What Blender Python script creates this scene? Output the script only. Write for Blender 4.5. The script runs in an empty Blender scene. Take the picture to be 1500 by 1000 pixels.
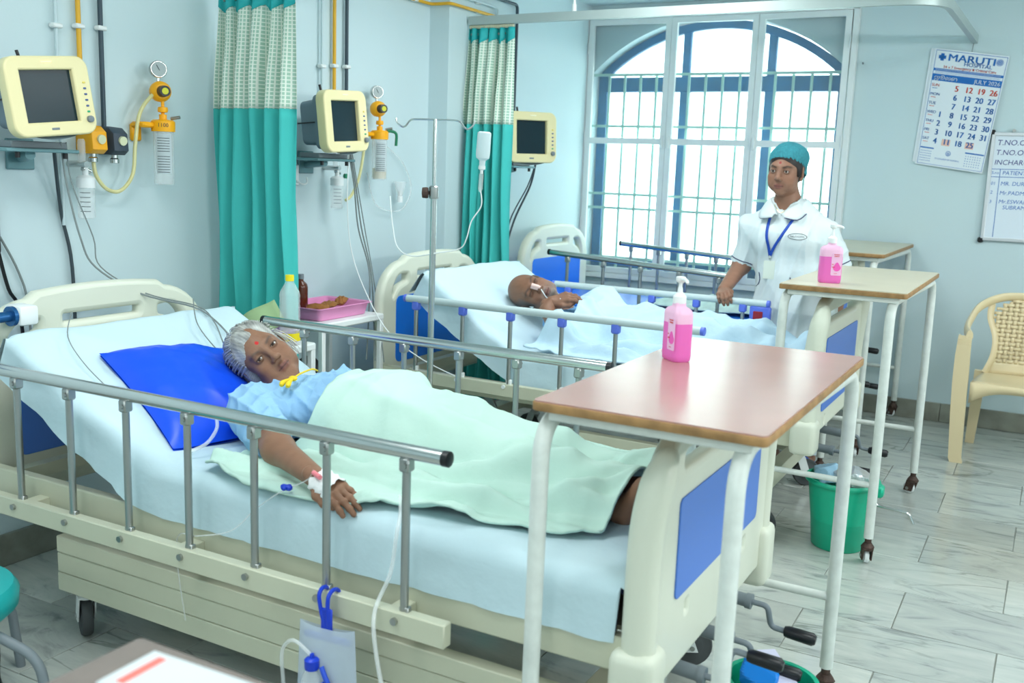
import bpy, bmesh, math, random
import numpy as np
from mathutils import Vector, Matrix

random.seed(7)
rng = np.random.default_rng(7)
scene = bpy.context.scene
col = scene.collection
PI = math.pi

# ------------------------------------------------------------------ camera
cam_d = bpy.data.cameras.new('camera')
cam_d.lens = 35.0
cam_d.sensor_width = 36.0
cam_d.clip_start = 0.05
cam_o = bpy.data.objects.new('camera', cam_d)
col.objects.link(cam_o)
yaw, pitch, roll = math.radians(28.586), math.radians(9.887), math.radians(2.058)
fw = Vector((-math.sin(yaw) * math.cos(pitch), math.cos(yaw) * math.cos(pitch), -math.sin(pitch)))
rt = Vector((math.cos(yaw), math.sin(yaw), 0))
up = rt.cross(fw)
rt2 = rt * math.cos(roll) + up * math.sin(roll)
up2 = -rt * math.sin(roll) + up * math.cos(roll)
m = Matrix((rt2, up2, -fw)).transposed().to_4x4()
m.translation = Vector((0, 0, 1.4))
cam_o.matrix_world = m
cam_d.dof.use_dof = True
cam_d.dof.focus_distance = 3.4
cam_d.dof.aperture_fstop = 4.0
scene.camera = cam_o

# ------------------------------------------------------------------ world, light, exposure
scene.view_settings.view_transform = 'Standard'
scene.view_settings.look = 'None'
scene.view_settings.exposure = 0.0
scene.view_settings.gamma = 1.0
scene.view_settings.use_curve_mapping = False
scene.cycles.use_denoising = True
scene.cycles.max_bounces = 8
scene.cycles.transparent_max_bounces = 16
scene.cycles.sample_clamp_indirect = 6.0
world = bpy.data.worlds.new('daylight')
scene.world = world
world.use_nodes = True
bgn = world.node_tree.nodes['Background']
bgn.inputs[0].default_value = (0.88, 1.0, 1.0, 1)
bgn.inputs[1].default_value = 7.0


def area_light(name, loc, size, size_y, power, color):
    d = bpy.data.lights.new(name, 'AREA')
    d.shape = 'RECTANGLE'
    d.size = size
    d.size_y = size_y
    d.energy = power
    d.color = color
    o = bpy.data.objects.new(name, d)
    col.objects.link(o)
    o.location = loc
    return o


CEIL = 2.48
LAMPS = [(-1.7, 1.3), (0.6, 1.3), (-1.7, 3.9), (0.6, 4.0), (-0.6, -1.0)]
for lx, ly in LAMPS:
    area_light('ceiling_lamp_light', (lx, ly, CEIL - 0.035), 0.55, 1.15, 17, (0.97, 1.0, 1.0))
# added fill: unseen tubes on the right-hand wall and behind the camera
FILL_TUBES = [(2.9, 1.2, 'r'), (2.9, 4.2, 'r'), (-1.9, -2.6, 'b'), (0.9, -2.6, 'b')]
for tx, ty, w_ in FILL_TUBES:
    o_ = area_light('tube_lamp_light', (tx - 0.08, ty, 2.05) if w_ == 'r' else (tx, ty + 0.08, 2.05), 1.2, 0.16, 34 if w_ == 'r' else 10, (0.97, 1.0, 1.0))
    o_.rotation_euler = (PI / 2, 0, PI / 2) if w_ == 'r' else (PI / 2, 0, PI)
    # an area light shines along its own -z
    d_ = Vector((-1, 0, -0.12)) if w_ == 'r' else Vector((0, 1, -0.12))
    o_.rotation_euler = d_.to_track_quat('-Z', 'Y').to_euler()


# ------------------------------------------------------------------ helpers
def lin(c):
    c = c / 255.0
    return c / 12.92 if c <= 0.04045 else ((c + 0.055) / 1.055) ** 2.4


def rgb(r, g, b):
    return (lin(r), lin(g), lin(b), 1.0)


MATS = {}


def mat(name, color, rough=0.5, metal=0.0, var=0.0, vscale=8.0, bump=0.0, bscale=60.0, trans=0.0, ior=1.45,
        alpha=1.0, emit=0.0, emit_col=None, coat=0.0, sss=0.0, attr=None, spec=0.5, dark=None, transl=0.0):
    if name in MATS:
        return MATS[name]
    mt = bpy.data.materials.new(name)
    mt.use_nodes = True
    nt = mt.node_tree
    b = nt.nodes['Principled BSDF']
    b.inputs['Base Color'].default_value = color
    b.inputs['Roughness'].default_value = rough
    b.inputs['Metallic'].default_value = metal
    b.inputs['IOR'].default_value = ior
    b.inputs['Transmission Weight'].default_value = trans
    b.inputs['Alpha'].default_value = alpha
    b.inputs['Coat Weight'].default_value = coat
    b.inputs['Specular IOR Level'].default_value = spec
    if sss > 0:
        b.inputs['Subsurface Weight'].default_value = sss
        b.inputs['Subsurface Radius'].default_value = (0.012, 0.006, 0.004)
    if emit > 0:
        b.inputs['Emission Color'].default_value = emit_col or color
        b.inputs['Emission Strength'].default_value = emit
    tc = None
    if var > 0 or bump > 0:
        tc = nt.nodes.new('ShaderNodeTexCoord')
    src = None
    if attr:
        at = nt.nodes.new('ShaderNodeAttribute')
        at.attribute_name = attr
        src = at.outputs['Color']
    if var > 0:
        n = nt.nodes.new('ShaderNodeTexNoise')
        n.inputs['Scale'].default_value = vscale
        n.inputs['Detail'].default_value = 5.0
        nt.links.new(tc.outputs['Object'], n.inputs['Vector'])
        mx = nt.nodes.new('ShaderNodeMix')
        mx.data_type = 'RGBA'
        mx.blend_type = 'MULTIPLY'
        mx.inputs[0].default_value = 1.0
        if src:
            nt.links.new(src, mx.inputs[6])
        else:
            mx.inputs[6].default_value = color
        r = nt.nodes.new('ShaderNodeValToRGB')
        d = dark or (1 - var, 1 - var, 1 - var, 1)
        r.color_ramp.elements[0].position = 0.3
        r.color_ramp.elements[0].color = d
        r.color_ramp.elements[1].position = 0.65
        r.color_ramp.elements[1].color = (1, 1, 1, 1)
        nt.links.new(n.outputs['Fac'], r.inputs[0])
        nt.links.new(r.outputs[0], mx.inputs[7])
        nt.links.new(mx.outputs[2], b.inputs['Base Color'])
    elif src:
        nt.links.new(src, b.inputs['Base Color'])
    if bump > 0:
        n2 = nt.nodes.new('ShaderNodeTexNoise')
        n2.inputs['Scale'].default_value = bscale
        n2.inputs['Detail'].default_value = 4.0
        nt.links.new(tc.outputs['Object'], n2.inputs['Vector'])
        bp = nt.nodes.new('ShaderNodeBump')
        bp.inputs['Strength'].default_value = bump
        bp.inputs['Distance'].default_value = 0.01
        nt.links.new(n2.outputs['Fac'], bp.inputs['Height'])
        nt.links.new(bp.outputs[0], b.inputs['Normal'])
    if transl > 0:
        out = nt.nodes['Material Output']
        tl = nt.nodes.new('ShaderNodeBsdfTranslucent')
        tl.inputs[0].default_value = color
        ms = nt.nodes.new('ShaderNodeMixShader')
        ms.inputs[0].default_value = transl
        nt.links.new(b.outputs[0], ms.inputs[1])
        nt.links.new(tl.outputs[0], ms.inputs[2])
        nt.links.new(ms.outputs[0], out.inputs[0])
    MATS[name] = mt
    return mt


ORG = {}


class MB:
    """collects shapes and links them as one mesh object"""

    def __init__(s):
        s.v = []
        s.f = []
        s.mi = []
        s.cur = 0

    def add(s, vs, fs, M=None):
        o = len(s.v)
        if M is not None:
            vs = [M @ Vector(p) for p in vs]
        s.v.extend([tuple(p) for p in vs])
        s.f.extend([tuple(i + o for i in f) for f in fs])
        s.mi.extend([s.cur] * len(fs))
        return s

    def addbm(s, bm, M=None):
        bm.verts.index_update()
        s.add([v.co.copy() for v in bm.verts], [[v.index for v in f.verts] for f in bm.faces], M)
        bm.free()
        return s

    def box(s, c, d, bev=0.0, M=None, seg=1):
        if bev <= 0:
            x, y, z = d[0] / 2, d[1] / 2, d[2] / 2
            vs = [(c[0] + a * x, c[1] + b * y, c[2] + e * z) for a in (-1, 1) for b in (-1, 1) for e in (-1, 1)]
            fs = [(0, 1, 3, 2), (4, 6, 7, 5), (0, 4, 5, 1), (2, 3, 7, 6), (0, 2, 6, 4), (1, 5, 7, 3)]
            return s.add(vs, fs, M)
        bm = bmesh.new()
        bmesh.ops.create_cube(bm, size=1.0)
        for v in bm.verts:
            v.co = Vector((v.co.x * d[0], v.co.y * d[1], v.co.z * d[2]))
        bmesh.ops.bevel(bm, geom=bm.edges[:], offset=min(bev, min(d) * 0.49), segments=seg, profile=0.5, affect='EDGES')
        T = Matrix.Translation(Vector(c))
        return s.addbm(bm, (M @ T) if M is not None else T)

    def span(s, a, b, bev=0.0, M=None, seg=1):
        return s.box([(a[i] + b[i]) / 2 for i in range(3)], [abs(b[i] - a[i]) for i in range(3)], bev, M, seg)

    def tube(s, pts, r, n=10, caps=True, closed=False, M=None, flat=None):
        P = [Vector(p) for p in pts]
        k = len(P)
        R = r if isinstance(r, (list, tuple)) else [r] * k
        t0 = (P[1] - P[0]).normalized()
        ref = Vector((0, 0, 1)) if abs(t0.z) < 0.9 else Vector((1, 0, 0))
        nrm = (ref - t0 * ref.dot(t0)).normalized()
        vs, fs = [], []
        for i in range(k):
            if closed:
                t = (P[(i + 1) % k] - P[i - 1]).normalized()
            elif i == 0:
                t = t0
            elif i == k - 1:
                t = (P[-1] - P[-2]).normalized()
            else:
                t = ((P[i + 1] - P[i]).normalized() + (P[i] - P[i - 1]).normalized())
                t = t.normalized() if t.length > 1e-6 else (P[i + 1] - P[i]).normalized()
            nrm = nrm - t * nrm.dot(t)
            nrm = nrm.normalized() if nrm.length > 1e-6 else t.orthogonal().normalized()
            bn = t.cross(nrm)
            for j in range(n):
                a = 2 * PI * j / n
                fx = flat if flat else 1.0
                vs.append(P[i] + nrm * (R[i] * math.cos(a)) + bn * (R[i] * fx * math.sin(a)))
        m_ = k if closed else k - 1
        for i in range(m_):
            i2 = (i + 1) % k
            for j in range(n):
                j2 = (j + 1) % n
                fs.append((i * n + j, i * n + j2, i2 * n + j2, i2 * n + j))
        if caps and not closed:
            fs.append(tuple(reversed(range(n))))
            fs.append(tuple((k - 1) * n + j for j in range(n)))
        return s.add(vs, fs, M)

    def lathe(s, prof, n=24, M=None, sx=1.0, sy=1.0):
        vs, fs = [], []
        k = len(prof)
        for r, z in prof:
            for j in range(n):
                a = 2 * PI * j / n
                vs.append((r * math.cos(a) * sx, r * math.sin(a) * sy, z))
        for i in range(k - 1):
            for j in range(n):
                j2 = (j + 1) % n
                fs.append((i * n + j, i * n + j2, (i + 1) * n + j2, (i + 1) * n + j))
        if prof[0][0] > 1e-6:
            fs.append(tuple(reversed(range(n))))
        if prof[-1][0] > 1e-6:
            fs.append(tuple((k - 1) * n + j for j in range(n)))
        return s.add(vs, fs, M)

    def cyl(s, a, b, r, n=16, r2=None):
        return s.tube([a, b], [r, r if r2 is None else r2], n)

    def ell(s, c, r, n=16, M=None):
        vs, fs = [], []
        k = max(6, n // 2)
        for i in range(k + 1):
            th = PI * i / k
            for j in range(n):
                a = 2 * PI * j / n
                vs.append((c[0] + r[0] * math.sin(th) * math.cos(a), c[1] + r[1] * math.sin(th) * math.sin(a), c[2] + r[2] * math.cos(th)))
        for i in range(k):
            for j in range(n):
                j2 = (j + 1) % n
                fs.append((i * n + j, (i + 1) * n + j, (i + 1) * n + j2, i * n + j2))
        return s.add(vs, fs, M)

    def grid(s, fn, nu, nv, closed_u=False, flip=False):
        vs, fs = [], []
        for i in range(nu):
            for j in range(nv):
                vs.append(fn(i, j))
        for i in range(nu if closed_u else nu - 1):
            i2 = (i + 1) % nu
            for j in range(nv - 1):
                q = (i * nv + j, i2 * nv + j, i2 * nv + j + 1, i * nv + j + 1)
                fs.append(tuple(reversed(q)) if flip else q)
        return s.add(vs, fs)

    def prism(s, poly, lo, hi, M=None, bev=0.0):
        """closed outline poly [(x,y)] extruded along z"""
        bm = bmesh.new()
        vb = [bm.verts.new((p[0], p[1], lo)) for p in poly]
        f = bm.faces.new(vb)
        r = bmesh.ops.extrude_face_region(bm, geom=[f])
        for e in r['geom']:
            if isinstance(e, bmesh.types.BMVert):
                e.co.z = hi
        bmesh.ops.recalc_face_normals(bm, faces=bm.faces[:])
        if bev > 0:
            ed = [e for e in bm.edges if abs(e.verts[0].co.z - e.verts[1].co.z) < 1e-7]
            bmesh.ops.bevel(bm, geom=ed, offset=bev, segments=2, profile=0.5, affect='EDGES')
        return s.addbm(bm, M)

    def build(s, name, mats, parent=None, smooth=True, ang=40):
        me = bpy.data.meshes.new(name)
        vs = s.v
        if parent is not None and parent.name in ORG:
            ox, oy, oz = ORG[parent.name]
            vs = [(x - ox, y - oy, z - oz) for x, y, z in vs]
        me.from_pydata(vs, [], s.f)
        ml = mats if isinstance(mats, (list, tuple)) else [mats]
        for mt in ml:
            me.materials.append(mt)
        if len(ml) > 1:
            me.polygons.foreach_set('material_index', s.mi)
        me.validate()
        if smooth:
            me.polygons.foreach_set('use_smooth', [True] * len(me.polygons))
            me.set_sharp_from_angle(angle=math.radians(ang))
        me.update()
        o = bpy.data.objects.new(name, me)
        col.objects.link(o)
        if parent is not None:
            o.parent = parent
            if parent.name in ORG:
                ORG[o.name] = ORG[parent.name]
        return o


def link_mesh(name, me, mats, parent=None):
    for mt in (mats if isinstance(mats, (list, tuple)) else [mats]):
        me.materials.append(mt)
    if parent is not None and parent.name in ORG:
        me.transform(Matrix.Translation(-Vector(ORG[parent.name])))
    o = bpy.data.objects.new(name, me)
    col.objects.link(o)
    if parent is not None:
        o.parent = parent
        if parent.name in ORG:
            ORG[o.name] = ORG[parent.name]
    return o


def tag(o, label, cat, group=None):
    o['label'] = label
    o['category'] = cat
    if group:
        o['group'] = group
    return o


def struct(o):
    o['kind'] = 'structure'
    return o


def thing(name, label, cat, loc=(0, 0, 0), group=None, world_coords=True, rz=0.0):
    """an Empty at the base of the thing; with world_coords its parts are written in room coordinates"""
    o = bpy.data.objects.new(name, None)
    o.empty_display_size = 0.05
    col.objects.link(o)
    o.location = loc
    o.rotation_euler = (0, 0, rz)
    if world_coords:
        ORG[o.name] = tuple(loc)
    return tag(o, label, cat, group)


def copy_tree(o, parent=None):
    c = o.copy()
    col.objects.link(c)
    c.parent = parent
    for ch in list(o.children):
        copy_tree(ch, c)
    return c


def smooth_path(pts, n=6, closed=False):
    """Catmull-Rom through the points"""
    P = [Vector(p) for p in pts]
    k = len(P)
    out = []
    for i in range(k if closed else k - 1):
        if closed:
            p0, p1, p2, p3 = P[i - 1], P[i], P[(i + 1) % k], P[(i + 2) % k]
        else:
            p0 = P[max(i - 1, 0)]
            p1 = P[i]
            p2 = P[i + 1]
            p3 = P[min(i + 2, k - 1)]
        for j in range(n):
            t = j / n
            out.append(0.5 * ((2 * p1) + (p2 - p0) * t + (2 * p0 - 5 * p1 + 4 * p2 - p3) * t * t + (3 * p1 - p0 - 3 * p2 + p3) * t ** 3))
    if not closed:
        out.append(P[-1])
    return out


def round_path(pts, r, n=5):
    """polyline with its inner corners rounded by radius r"""
    P = [Vector(p) for p in pts]
    out = [P[0]]
    for i in range(1, len(P) - 1):
        a, b, c = P[i - 1], P[i], P[i + 1]
        u = (a - b)
        w = (c - b)
        d = min(r, u.length * 0.49, w.length * 0.49)
        s_, e_ = b + u.normalized() * d, b + w.normalized() * d
        for j in range(n + 1):
            t = j / n
            out.append(s_ * (1 - t) ** 2 + b * 2 * t * (1 - t) + e_ * t * t)
    out.append(P[-1])
    return out


def rrect(x0, y0, x1, y1, r, n=5):
    out = []
    for cx, cy, a0 in ((x1 - r, y1 - r, 0), (x0 + r, y1 - r, 90), (x0 + r, y0 + r, 180), (x1 - r, y0 + r, 270)):
        for i in range(n + 1):
            a = math.radians(a0 + 90 * i / n)
            out.append((cx + r * math.cos(a), cy + r * math.sin(a)))
    return out


def plate(outlines, depth, bev, M):
    """flat outline with holes, given thickness and rounded rims, as a mesh (outline in xy, centred on z)"""
    cu = bpy.data.curves.new('outline', 'CURVE')
    cu.dimensions = '2D'
    cu.fill_mode = 'BOTH'
    cu.extrude = max(depth / 2 - bev, 0.0005)
    cu.bevel_depth = bev
    cu.bevel_resolution = 2
    for pl in outlines:
        sp = cu.splines.new('POLY')
        sp.points.add(len(pl) - 1)
        for i, p in enumerate(pl):
            sp.points[i].co = (p[0], p[1], 0, 1)
        sp.use_cyclic_u = True
    ob = bpy.data.objects.new('outline', cu)
    col.objects.link(ob)
    me = bpy.data.meshes.new_from_object(ob.evaluated_get(bpy.context.evaluated_depsgraph_get()))
    bpy.data.objects.remove(ob)
    bpy.data.curves.remove(cu)
    me.transform(M)
    me.polygons.foreach_set('use_smooth', [True] * len(me.polygons))
    me.set_sharp_from_angle(angle=math.radians(50))
    return me


def text_mesh(body, size, M=None, align='LEFT', extrude=0.0, shear=0.0, offset=0.0, sx=1.0):
    cu = bpy.data.curves.new('lettering', 'FONT')
    cu.body = body
    cu.size = size
    cu.align_x = align
    cu.extrude = extrude
    cu.shear = shear
    cu.offset = offset
    cu.resolution_u = 3
    ob = bpy.data.objects.new('lettering', cu)
    col.objects.link(ob)
    me = bpy.data.meshes.new_from_object(ob.evaluated_get(bpy.context.evaluated_depsgraph_get()))
    bpy.data.objects.remove(ob)
    bpy.data.curves.remove(cu)
    if sx != 1.0:
        me.transform(Matrix.Diagonal((sx, 1, 1, 1)))
    if M is not None:
        me.transform(M)
    return me


def add_mesh(mb, me, fn=None):
    """append a mesh datablock to a collector, optionally warping each vertex"""
    vs = [v.co.copy() for v in me.vertices]
    if fn:
        vs = [fn(p) for p in vs]
    mb.add(vs, [tuple(p.vertices) for p in me.polygons])
    bpy.data.meshes.remove(me)


def frame(o, x, y, z):
    M = Matrix((Vector(x), Vector(y), Vector(z))).transposed().to_4x4()
    M.translation = Vector(o)
    return M


def TR(x=0, y=0, z=0):
    return Matrix.Translation((x, y, z))


def RX(a): return Matrix.Rotation(math.radians(a), 4, 'X')
def RY(a): return Matrix.Rotation(math.radians(a), 4, 'Y')
def RZ(a): return Matrix.Rotation(math.radians(a), 4, 'Z')


# ------------------------------------------------------------------ materials
M_WALL = mat('wall_paint', rgb(205, 224, 228), 0.55, var=0.04, vscale=1.2, bump=0.03, bscale=160)
M_CEIL = mat('ceiling_paint', rgb(214, 232, 234), 0.7)
M_STONE = mat('skirting_stone', rgb(150, 152, 140), 0.35, var=0.35, vscale=9, bump=0.05)
M_CREAM = mat('cream_metal', rgb(206, 207, 184), 0.38, var=0.06, vscale=5)
M_CREAMP = mat('cream_plastic', rgb(222, 225, 208), 0.35, var=0.03, vscale=4)
M_WHITEM = mat('white_metal', rgb(236, 241, 240), 0.4, var=0.05, vscale=7)
M_CHROME = mat('steel', (0.62, 0.63, 0.62, 1), 0.22, 1.0)
M_CHROMED = mat('dull_steel', (0.42, 0.43, 0.42, 1), 0.38, 1.0)
M_GREYP = mat('grey_plastic', rgb(120, 130, 136), 0.45)
M_DARKP = mat('black_plastic', rgb(22, 24, 28), 0.35)
M_RUBBER = mat('rubber', rgb(70, 74, 76), 0.6)
M_RUST = mat('rusty_metal', rgb(92, 72, 64), 0.65, 0.3, var=0.45, vscale=40, bump=0.3, bscale=120)
M_WHITEP = mat('white_plastic', rgb(235, 240, 240), 0.4)
M_BLUEP = mat('blue_plastic', rgb(24, 62, 200), 0.35)
M_CLIPB = mat('violet_blue_plastic', rgb(96, 120, 225), 0.4)
M_YELP = mat('yellow_plastic', rgb(250, 176, 20), 0.4)
M_CLEAR = mat('clear_plastic', (0.94, 0.97, 0.97, 1), 0.08, alpha=0.28, spec=0.6)
M_TUBE = mat('clear_tubing', (0.88, 0.92, 0.93, 1), 0.15, alpha=0.38)
M_CABLE = mat('grey_cable', rgb(128, 138, 138), 0.5)
M_CABLED = mat('dark_cable', rgb(60, 72, 78), 0.5)
M_PRINTB = mat('blue_print', rgb(28, 110, 190), 0.6)
M_PRINTR = mat('red_print', rgb(222, 74, 54), 0.6)
M_PRINTK = mat('black_print', rgb(40, 44, 52), 0.6)
M_PAPER = mat('paper', rgb(232, 240, 246), 0.7)
# ================================================================== the setting
XN, XF, YW, YJ = -3.04, -2.92, 6.31, 4.55     # near left wall, far left wall, window wall, jog
XR, YB = 2.9, -2.6                             # walls behind the camera


def marble():
    mt = bpy.data.materials.new('marble')
    mt.use_nodes = True
    nt = mt.node_tree
    b = nt.nodes['Principled BSDF']
    b.inputs['Roughness'].default_value = 0.16
    b.inputs['Specular IOR Level'].default_value = 0.5
    tc = nt.nodes.new('ShaderNodeTexCoord')
    oi = nt.nodes.new('ShaderNodeObjectInfo')
    mp = nt.nodes.new('ShaderNodeVectorMath')
    mp.operation = 'ADD'
    sc = nt.nodes.new('ShaderNodeVectorMath')
    sc.operation = 'SCALE'
    sc.inputs['Scale'].default_value = 37.0
    cb = nt.nodes.new('ShaderNodeCombineXYZ')
    for i in range(3):
        nt.links.new(oi.outputs['Random'], cb.inputs[i])
    nt.links.new(cb.outputs[0], sc.inputs[0])
    nt.links.new(tc.outputs['Object'], mp.inputs[0])
    nt.links.new(sc.outputs[0], mp.inputs[1])
    rot = nt.nodes.new('ShaderNodeMapping')
    rot.inputs['Rotation'].default_value = (0, 0, 0.22)
    rot.inputs['Scale'].default_value = (0.8, 2.6, 1.0)
    nt.links.new(mp.outputs[0], rot.inputs['Vector'])
    n1 = nt.nodes.new('ShaderNodeTexNoise')
    n1.inputs['Scale'].default_value = 2.6
    n1.inputs['Detail'].default_value = 8
    n1.inputs['Roughness'].default_value = 0.62
    n1.inputs['Distortion'].default_value = 2.2
    nt.links.new(rot.outputs[0], n1.inputs['Vector'])
    r1 = nt.nodes.new('ShaderNodeValToRGB')
    e = r1.color_ramp.elements
    e[0].position = 0.30
    e[0].color = rgb(142, 148, 146)
    e[1].position = 0.72
    e[1].color = rgb(204, 207, 199)
    k = e.new(0.43)
    k.color = rgb(184, 190, 184)
    nt.links.new(n1.outputs['Fac'], r1.inputs[0])
    n2 = nt.nodes.new('ShaderNodeTexNoise')
    n2.inputs['Scale'].default_value = 1.5
    n2.inputs['Detail'].default_value = 9
    n2.inputs['Distortion'].default_value = 1.6
    nt.links.new(rot.outputs[0], n2.inputs['Vector'])
    r2 = nt.nodes.new('ShaderNodeValToRGB')
    e = r2.color_ramp.elements
    e[0].position = 0.475
    e[0].color = (1, 1, 1, 1)
    e[1].position = 0.53
    e[1].color = (1, 1, 1, 1)
    k = e.new(0.503)
    k.color = (0.50, 0.53, 0.50, 1)
    nt.links.new(n2.outputs['Fac'], r2.inputs[0])
    n3 = nt.nodes.new('ShaderNodeTexNoise')
    n3.inputs['Scale'].default_value = 1.6
    nt.links.new(mp.outputs[0], n3.inputs['Vector'])
    r3 = nt.nodes.new('ShaderNodeValToRGB')
    r3.color_ramp.elements[0].position = 0.50
    r3.color_ramp.elements[1].position = 0.66
    nt.links.new(n3.outputs['Fac'], r3.inputs[0])
    mx = nt.nodes.new('ShaderNodeMix')
    mx.data_type = 'RGBA'
    mx.blend_type = 'MULTIPLY'
    nt.links.new(r3.outputs[0], mx.inputs[0])
    nt.links.new(r1.outputs[0], mx.inputs[6])
    nt.links.new(r2.outputs[0], mx.inputs[7])
    tone = nt.nodes.new('ShaderNodeMapRange')
    tone.inputs['To Min'].default_value = 0.76
    tone.inputs['To Max'].default_value = 1.0
    nt.links.new(oi.outputs['Random'], tone.inputs['Value'])
    mv = nt.nodes.new('ShaderNodeVectorMath')
    mv.operation = 'SCALE'
    nt.links.new(mx.outputs[2], mv.inputs[0])
    nt.links.new(tone.outputs[0], mv.inputs['Scale'])
    nt.links.new(mv.outputs[0], b.inputs['Base Color'])
    return mt


M_MARBLE = marble()
M_GROUT = mat('grout', rgb(150, 154, 146), 0.8)

fl = MB()
fl.span((XN - 0.2, YB - 0.1, -0.12), (XR + 0.1, YW + 0.1, -0.004))
floor = struct(fl.build('floor', M_GROUT))
tile_me = {}


def tile_mesh(w, d):
    k = (round(w, 3), round(d, 3))
    if k not in tile_me:
        t = MB()
        t.box((0, 0, -0.004), (w - 0.003, d - 0.003, 0.008), 0.0012)
        o = t.build('marble_tile', M_MARBLE)
        tile_me[k] = o.data
        bpy.data.objects.remove(o)
    return tile_me[k]


row = 0
y = 2.877 - 0.326 * 17
while y < YW - 0.01:
    y1 = min(y + 0.326, YW)
    x = -0.61 - 0.58 * 6 + (0.0 if row % 2 else 0.275)
    while x < XR:
        xa, xb = max(x, XN), min(x + 0.58, XR)
        if xb - xa > 0.03 and y1 > YB + 0.02:
            ya = max(y, YB)
            o = bpy.data.objects.new('marble_tile', tile_mesh(xb - xa, y1 - ya))
            col.objects.link(o)
            o.parent = floor
            o.location = ((xa + xb) / 2, (ya + y1) / 2, random.uniform(-0.0006, 0.0004))
        x += 0.58
    y += 0.326
    row += 1

w = MB()
w.span((XN - 0.2, YB, 0), (XN, YJ, CEIL))
struct(w.build('wall_left', M_WALL))
w = MB()
w.span((XN - 0.2, YJ, 0), (XF, YW, CEIL))
struct(w.build('wall_left_pier', M_WALL))
w = MB()
w.span((XR, YB, 0), (XR + 0.15, YW, CEIL))
struct(w.build('wall_right', M_WALL))
w = MB()
w.span((XN, YB - 0.15, 0), (XR, YB, CEIL))
struct(w.build('wall_back', M_WALL))
c = MB()
c.span((XN - 0.2, YB - 0.15, CEIL), (XR + 0.15, YW + 0.25, CEIL + 0.1))
struct(c.build('ceiling', M_CEIL))

# window wall with an arched opening
WX0, WX1, WSILL, WSPR, WAPX = -2.895, -1.225, 0.74, 2.04, 2.385
wcx, whw = (WX0 + WX1) / 2, (WX1 - WX0) / 2


def arch(x0, x1, z0, zs, za, n=28):
    """outline of an arched opening, counter-clockwise from lower left"""
    cx, hw = (x0 + x1) / 2, (x1 - x0) / 2
    pts = [(x0, z0), (x1, z0)]
    rise = za - zs
    rad = (hw * hw + rise * rise) / (2 * rise)
    for i in range(n + 1):
        xx = x1 - (x1 - x0) * i / n
        pts.append((xx, za - rad + math.sqrt(max(rad * rad - (xx - cx) ** 2, 0))))
    return pts


MXZ = Matrix(((1, 0, 0, 0), (0, 0, -1, 0), (0, 1, 0, 0), (0, 0, 0, 1)))   # outline (x, z) -> room, thickness along y
me = plate([[(XF - 0.12, 0), (XR, 0), (XR, CEIL), (XF - 0.12, CEIL)], list(reversed(arch(WX0, WX1, WSILL, WSPR, WAPX)))], 0.22, 0.0, TR(0, YW + 0.11, 0) @ MXZ)
struct(link_mesh('wall_far', me, M_WALL))
# stone skirting, in separate lengths of slab
bb = MB()
bb.span((XF, YW - 0.012, 0), (XR, YW, 0.112))
bbo = struct(bb.build('baseboard_far', M_GROUT))
x = XF
while x < XR - 0.05:
    x2 = min(x + 0.6, XR)
    t = MB()
    t.span((x + 0.0015, YW - 0.02, 0.001), (x2 - 0.0015, YW - 0.011, 0.113), 0.002)
    t.build('skirting_slab', M_STONE, bbo)
    x = x2
bb = MB()
bb.span((XN, YB, 0), (XN + 0.016, YJ, 0.112), 0.003)
struct(bb.build('baseboard_left', M_STONE))
bb = MB()
bb.span((XF, YJ, 0), (XF + 0.016, YW - 0.02, 0.112), 0.003)
struct(bb.build('baseboard_left_pier', M_STONE))

# ------------------------------------------------------------------ window
M_BLUEW = mat('blue_window_paint', rgb(12, 98, 150), 0.45, var=0.25, vscale=14, bump=0.08)
M_GRILLE = mat('grille_paint', rgb(176, 214, 204), 0.45, var=0.1, vscale=20)


def pane_mat():
    mt = bpy.data.materials.new('frosted_glass')
    mt.use_nodes = True
    nt = mt.node_tree
    nt.nodes.clear()
    out = nt.nodes.new('ShaderNodeOutputMaterial')
    tr = nt.nodes.new('ShaderNodeBsdfTransparent')
    tr.inputs[0].default_value = (0.9, 0.97, 0.95, 1)
    tl = nt.nodes.new('ShaderNodeBsdfTranslucent')
    tl.inputs[0].default_value = (0.86, 0.95, 0.93, 1)
    gl = nt.nodes.new('ShaderNodeBsdfGlossy')
    gl.inputs['Roughness'].default_value = 0.25
    m1 = nt.nodes.new('ShaderNodeMixShader')
    m1.inputs[0].default_value = 0.45
    nt.links.new(tr.outputs[0], m1.inputs[1])
    nt.links.new(tl.outputs[0], m1.inputs[2])
    m2 = nt.nodes.new('ShaderNodeMixShader')
    m2.inputs[0].default_value = 0.04
    nt.links.new(m1.outputs[0], m2.inputs[1])
    nt.links.new(gl.outputs[0], m2.inputs[2])
    nt.links.new(m2.outputs[0], out.inputs[0])
    return mt


def mesh_mat():
    mt = bpy.data.materials.new('insect_mesh')
    mt.use_nodes = True
    nt = mt.node_tree
    nt.nodes.clear()
    out = nt.nodes.new('ShaderNodeOutputMaterial')
    tr = nt.nodes.new('ShaderNodeBsdfTransparent')
    df = nt.nodes.new('ShaderNodeBsdfDiffuse')
    df.inputs[0].default_value = rgb(170, 184, 186)
    mx = nt.nodes.new('ShaderNodeMixShader')
    mx.inputs[0].default_value = 0.16
    nt.links.new(tr.outputs[0], mx.inputs[1])
    nt.links.new(df.outputs[0], mx.inputs[2])
    nt.links.new(mx.outputs[0], out.inputs[0])
    return mt


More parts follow.
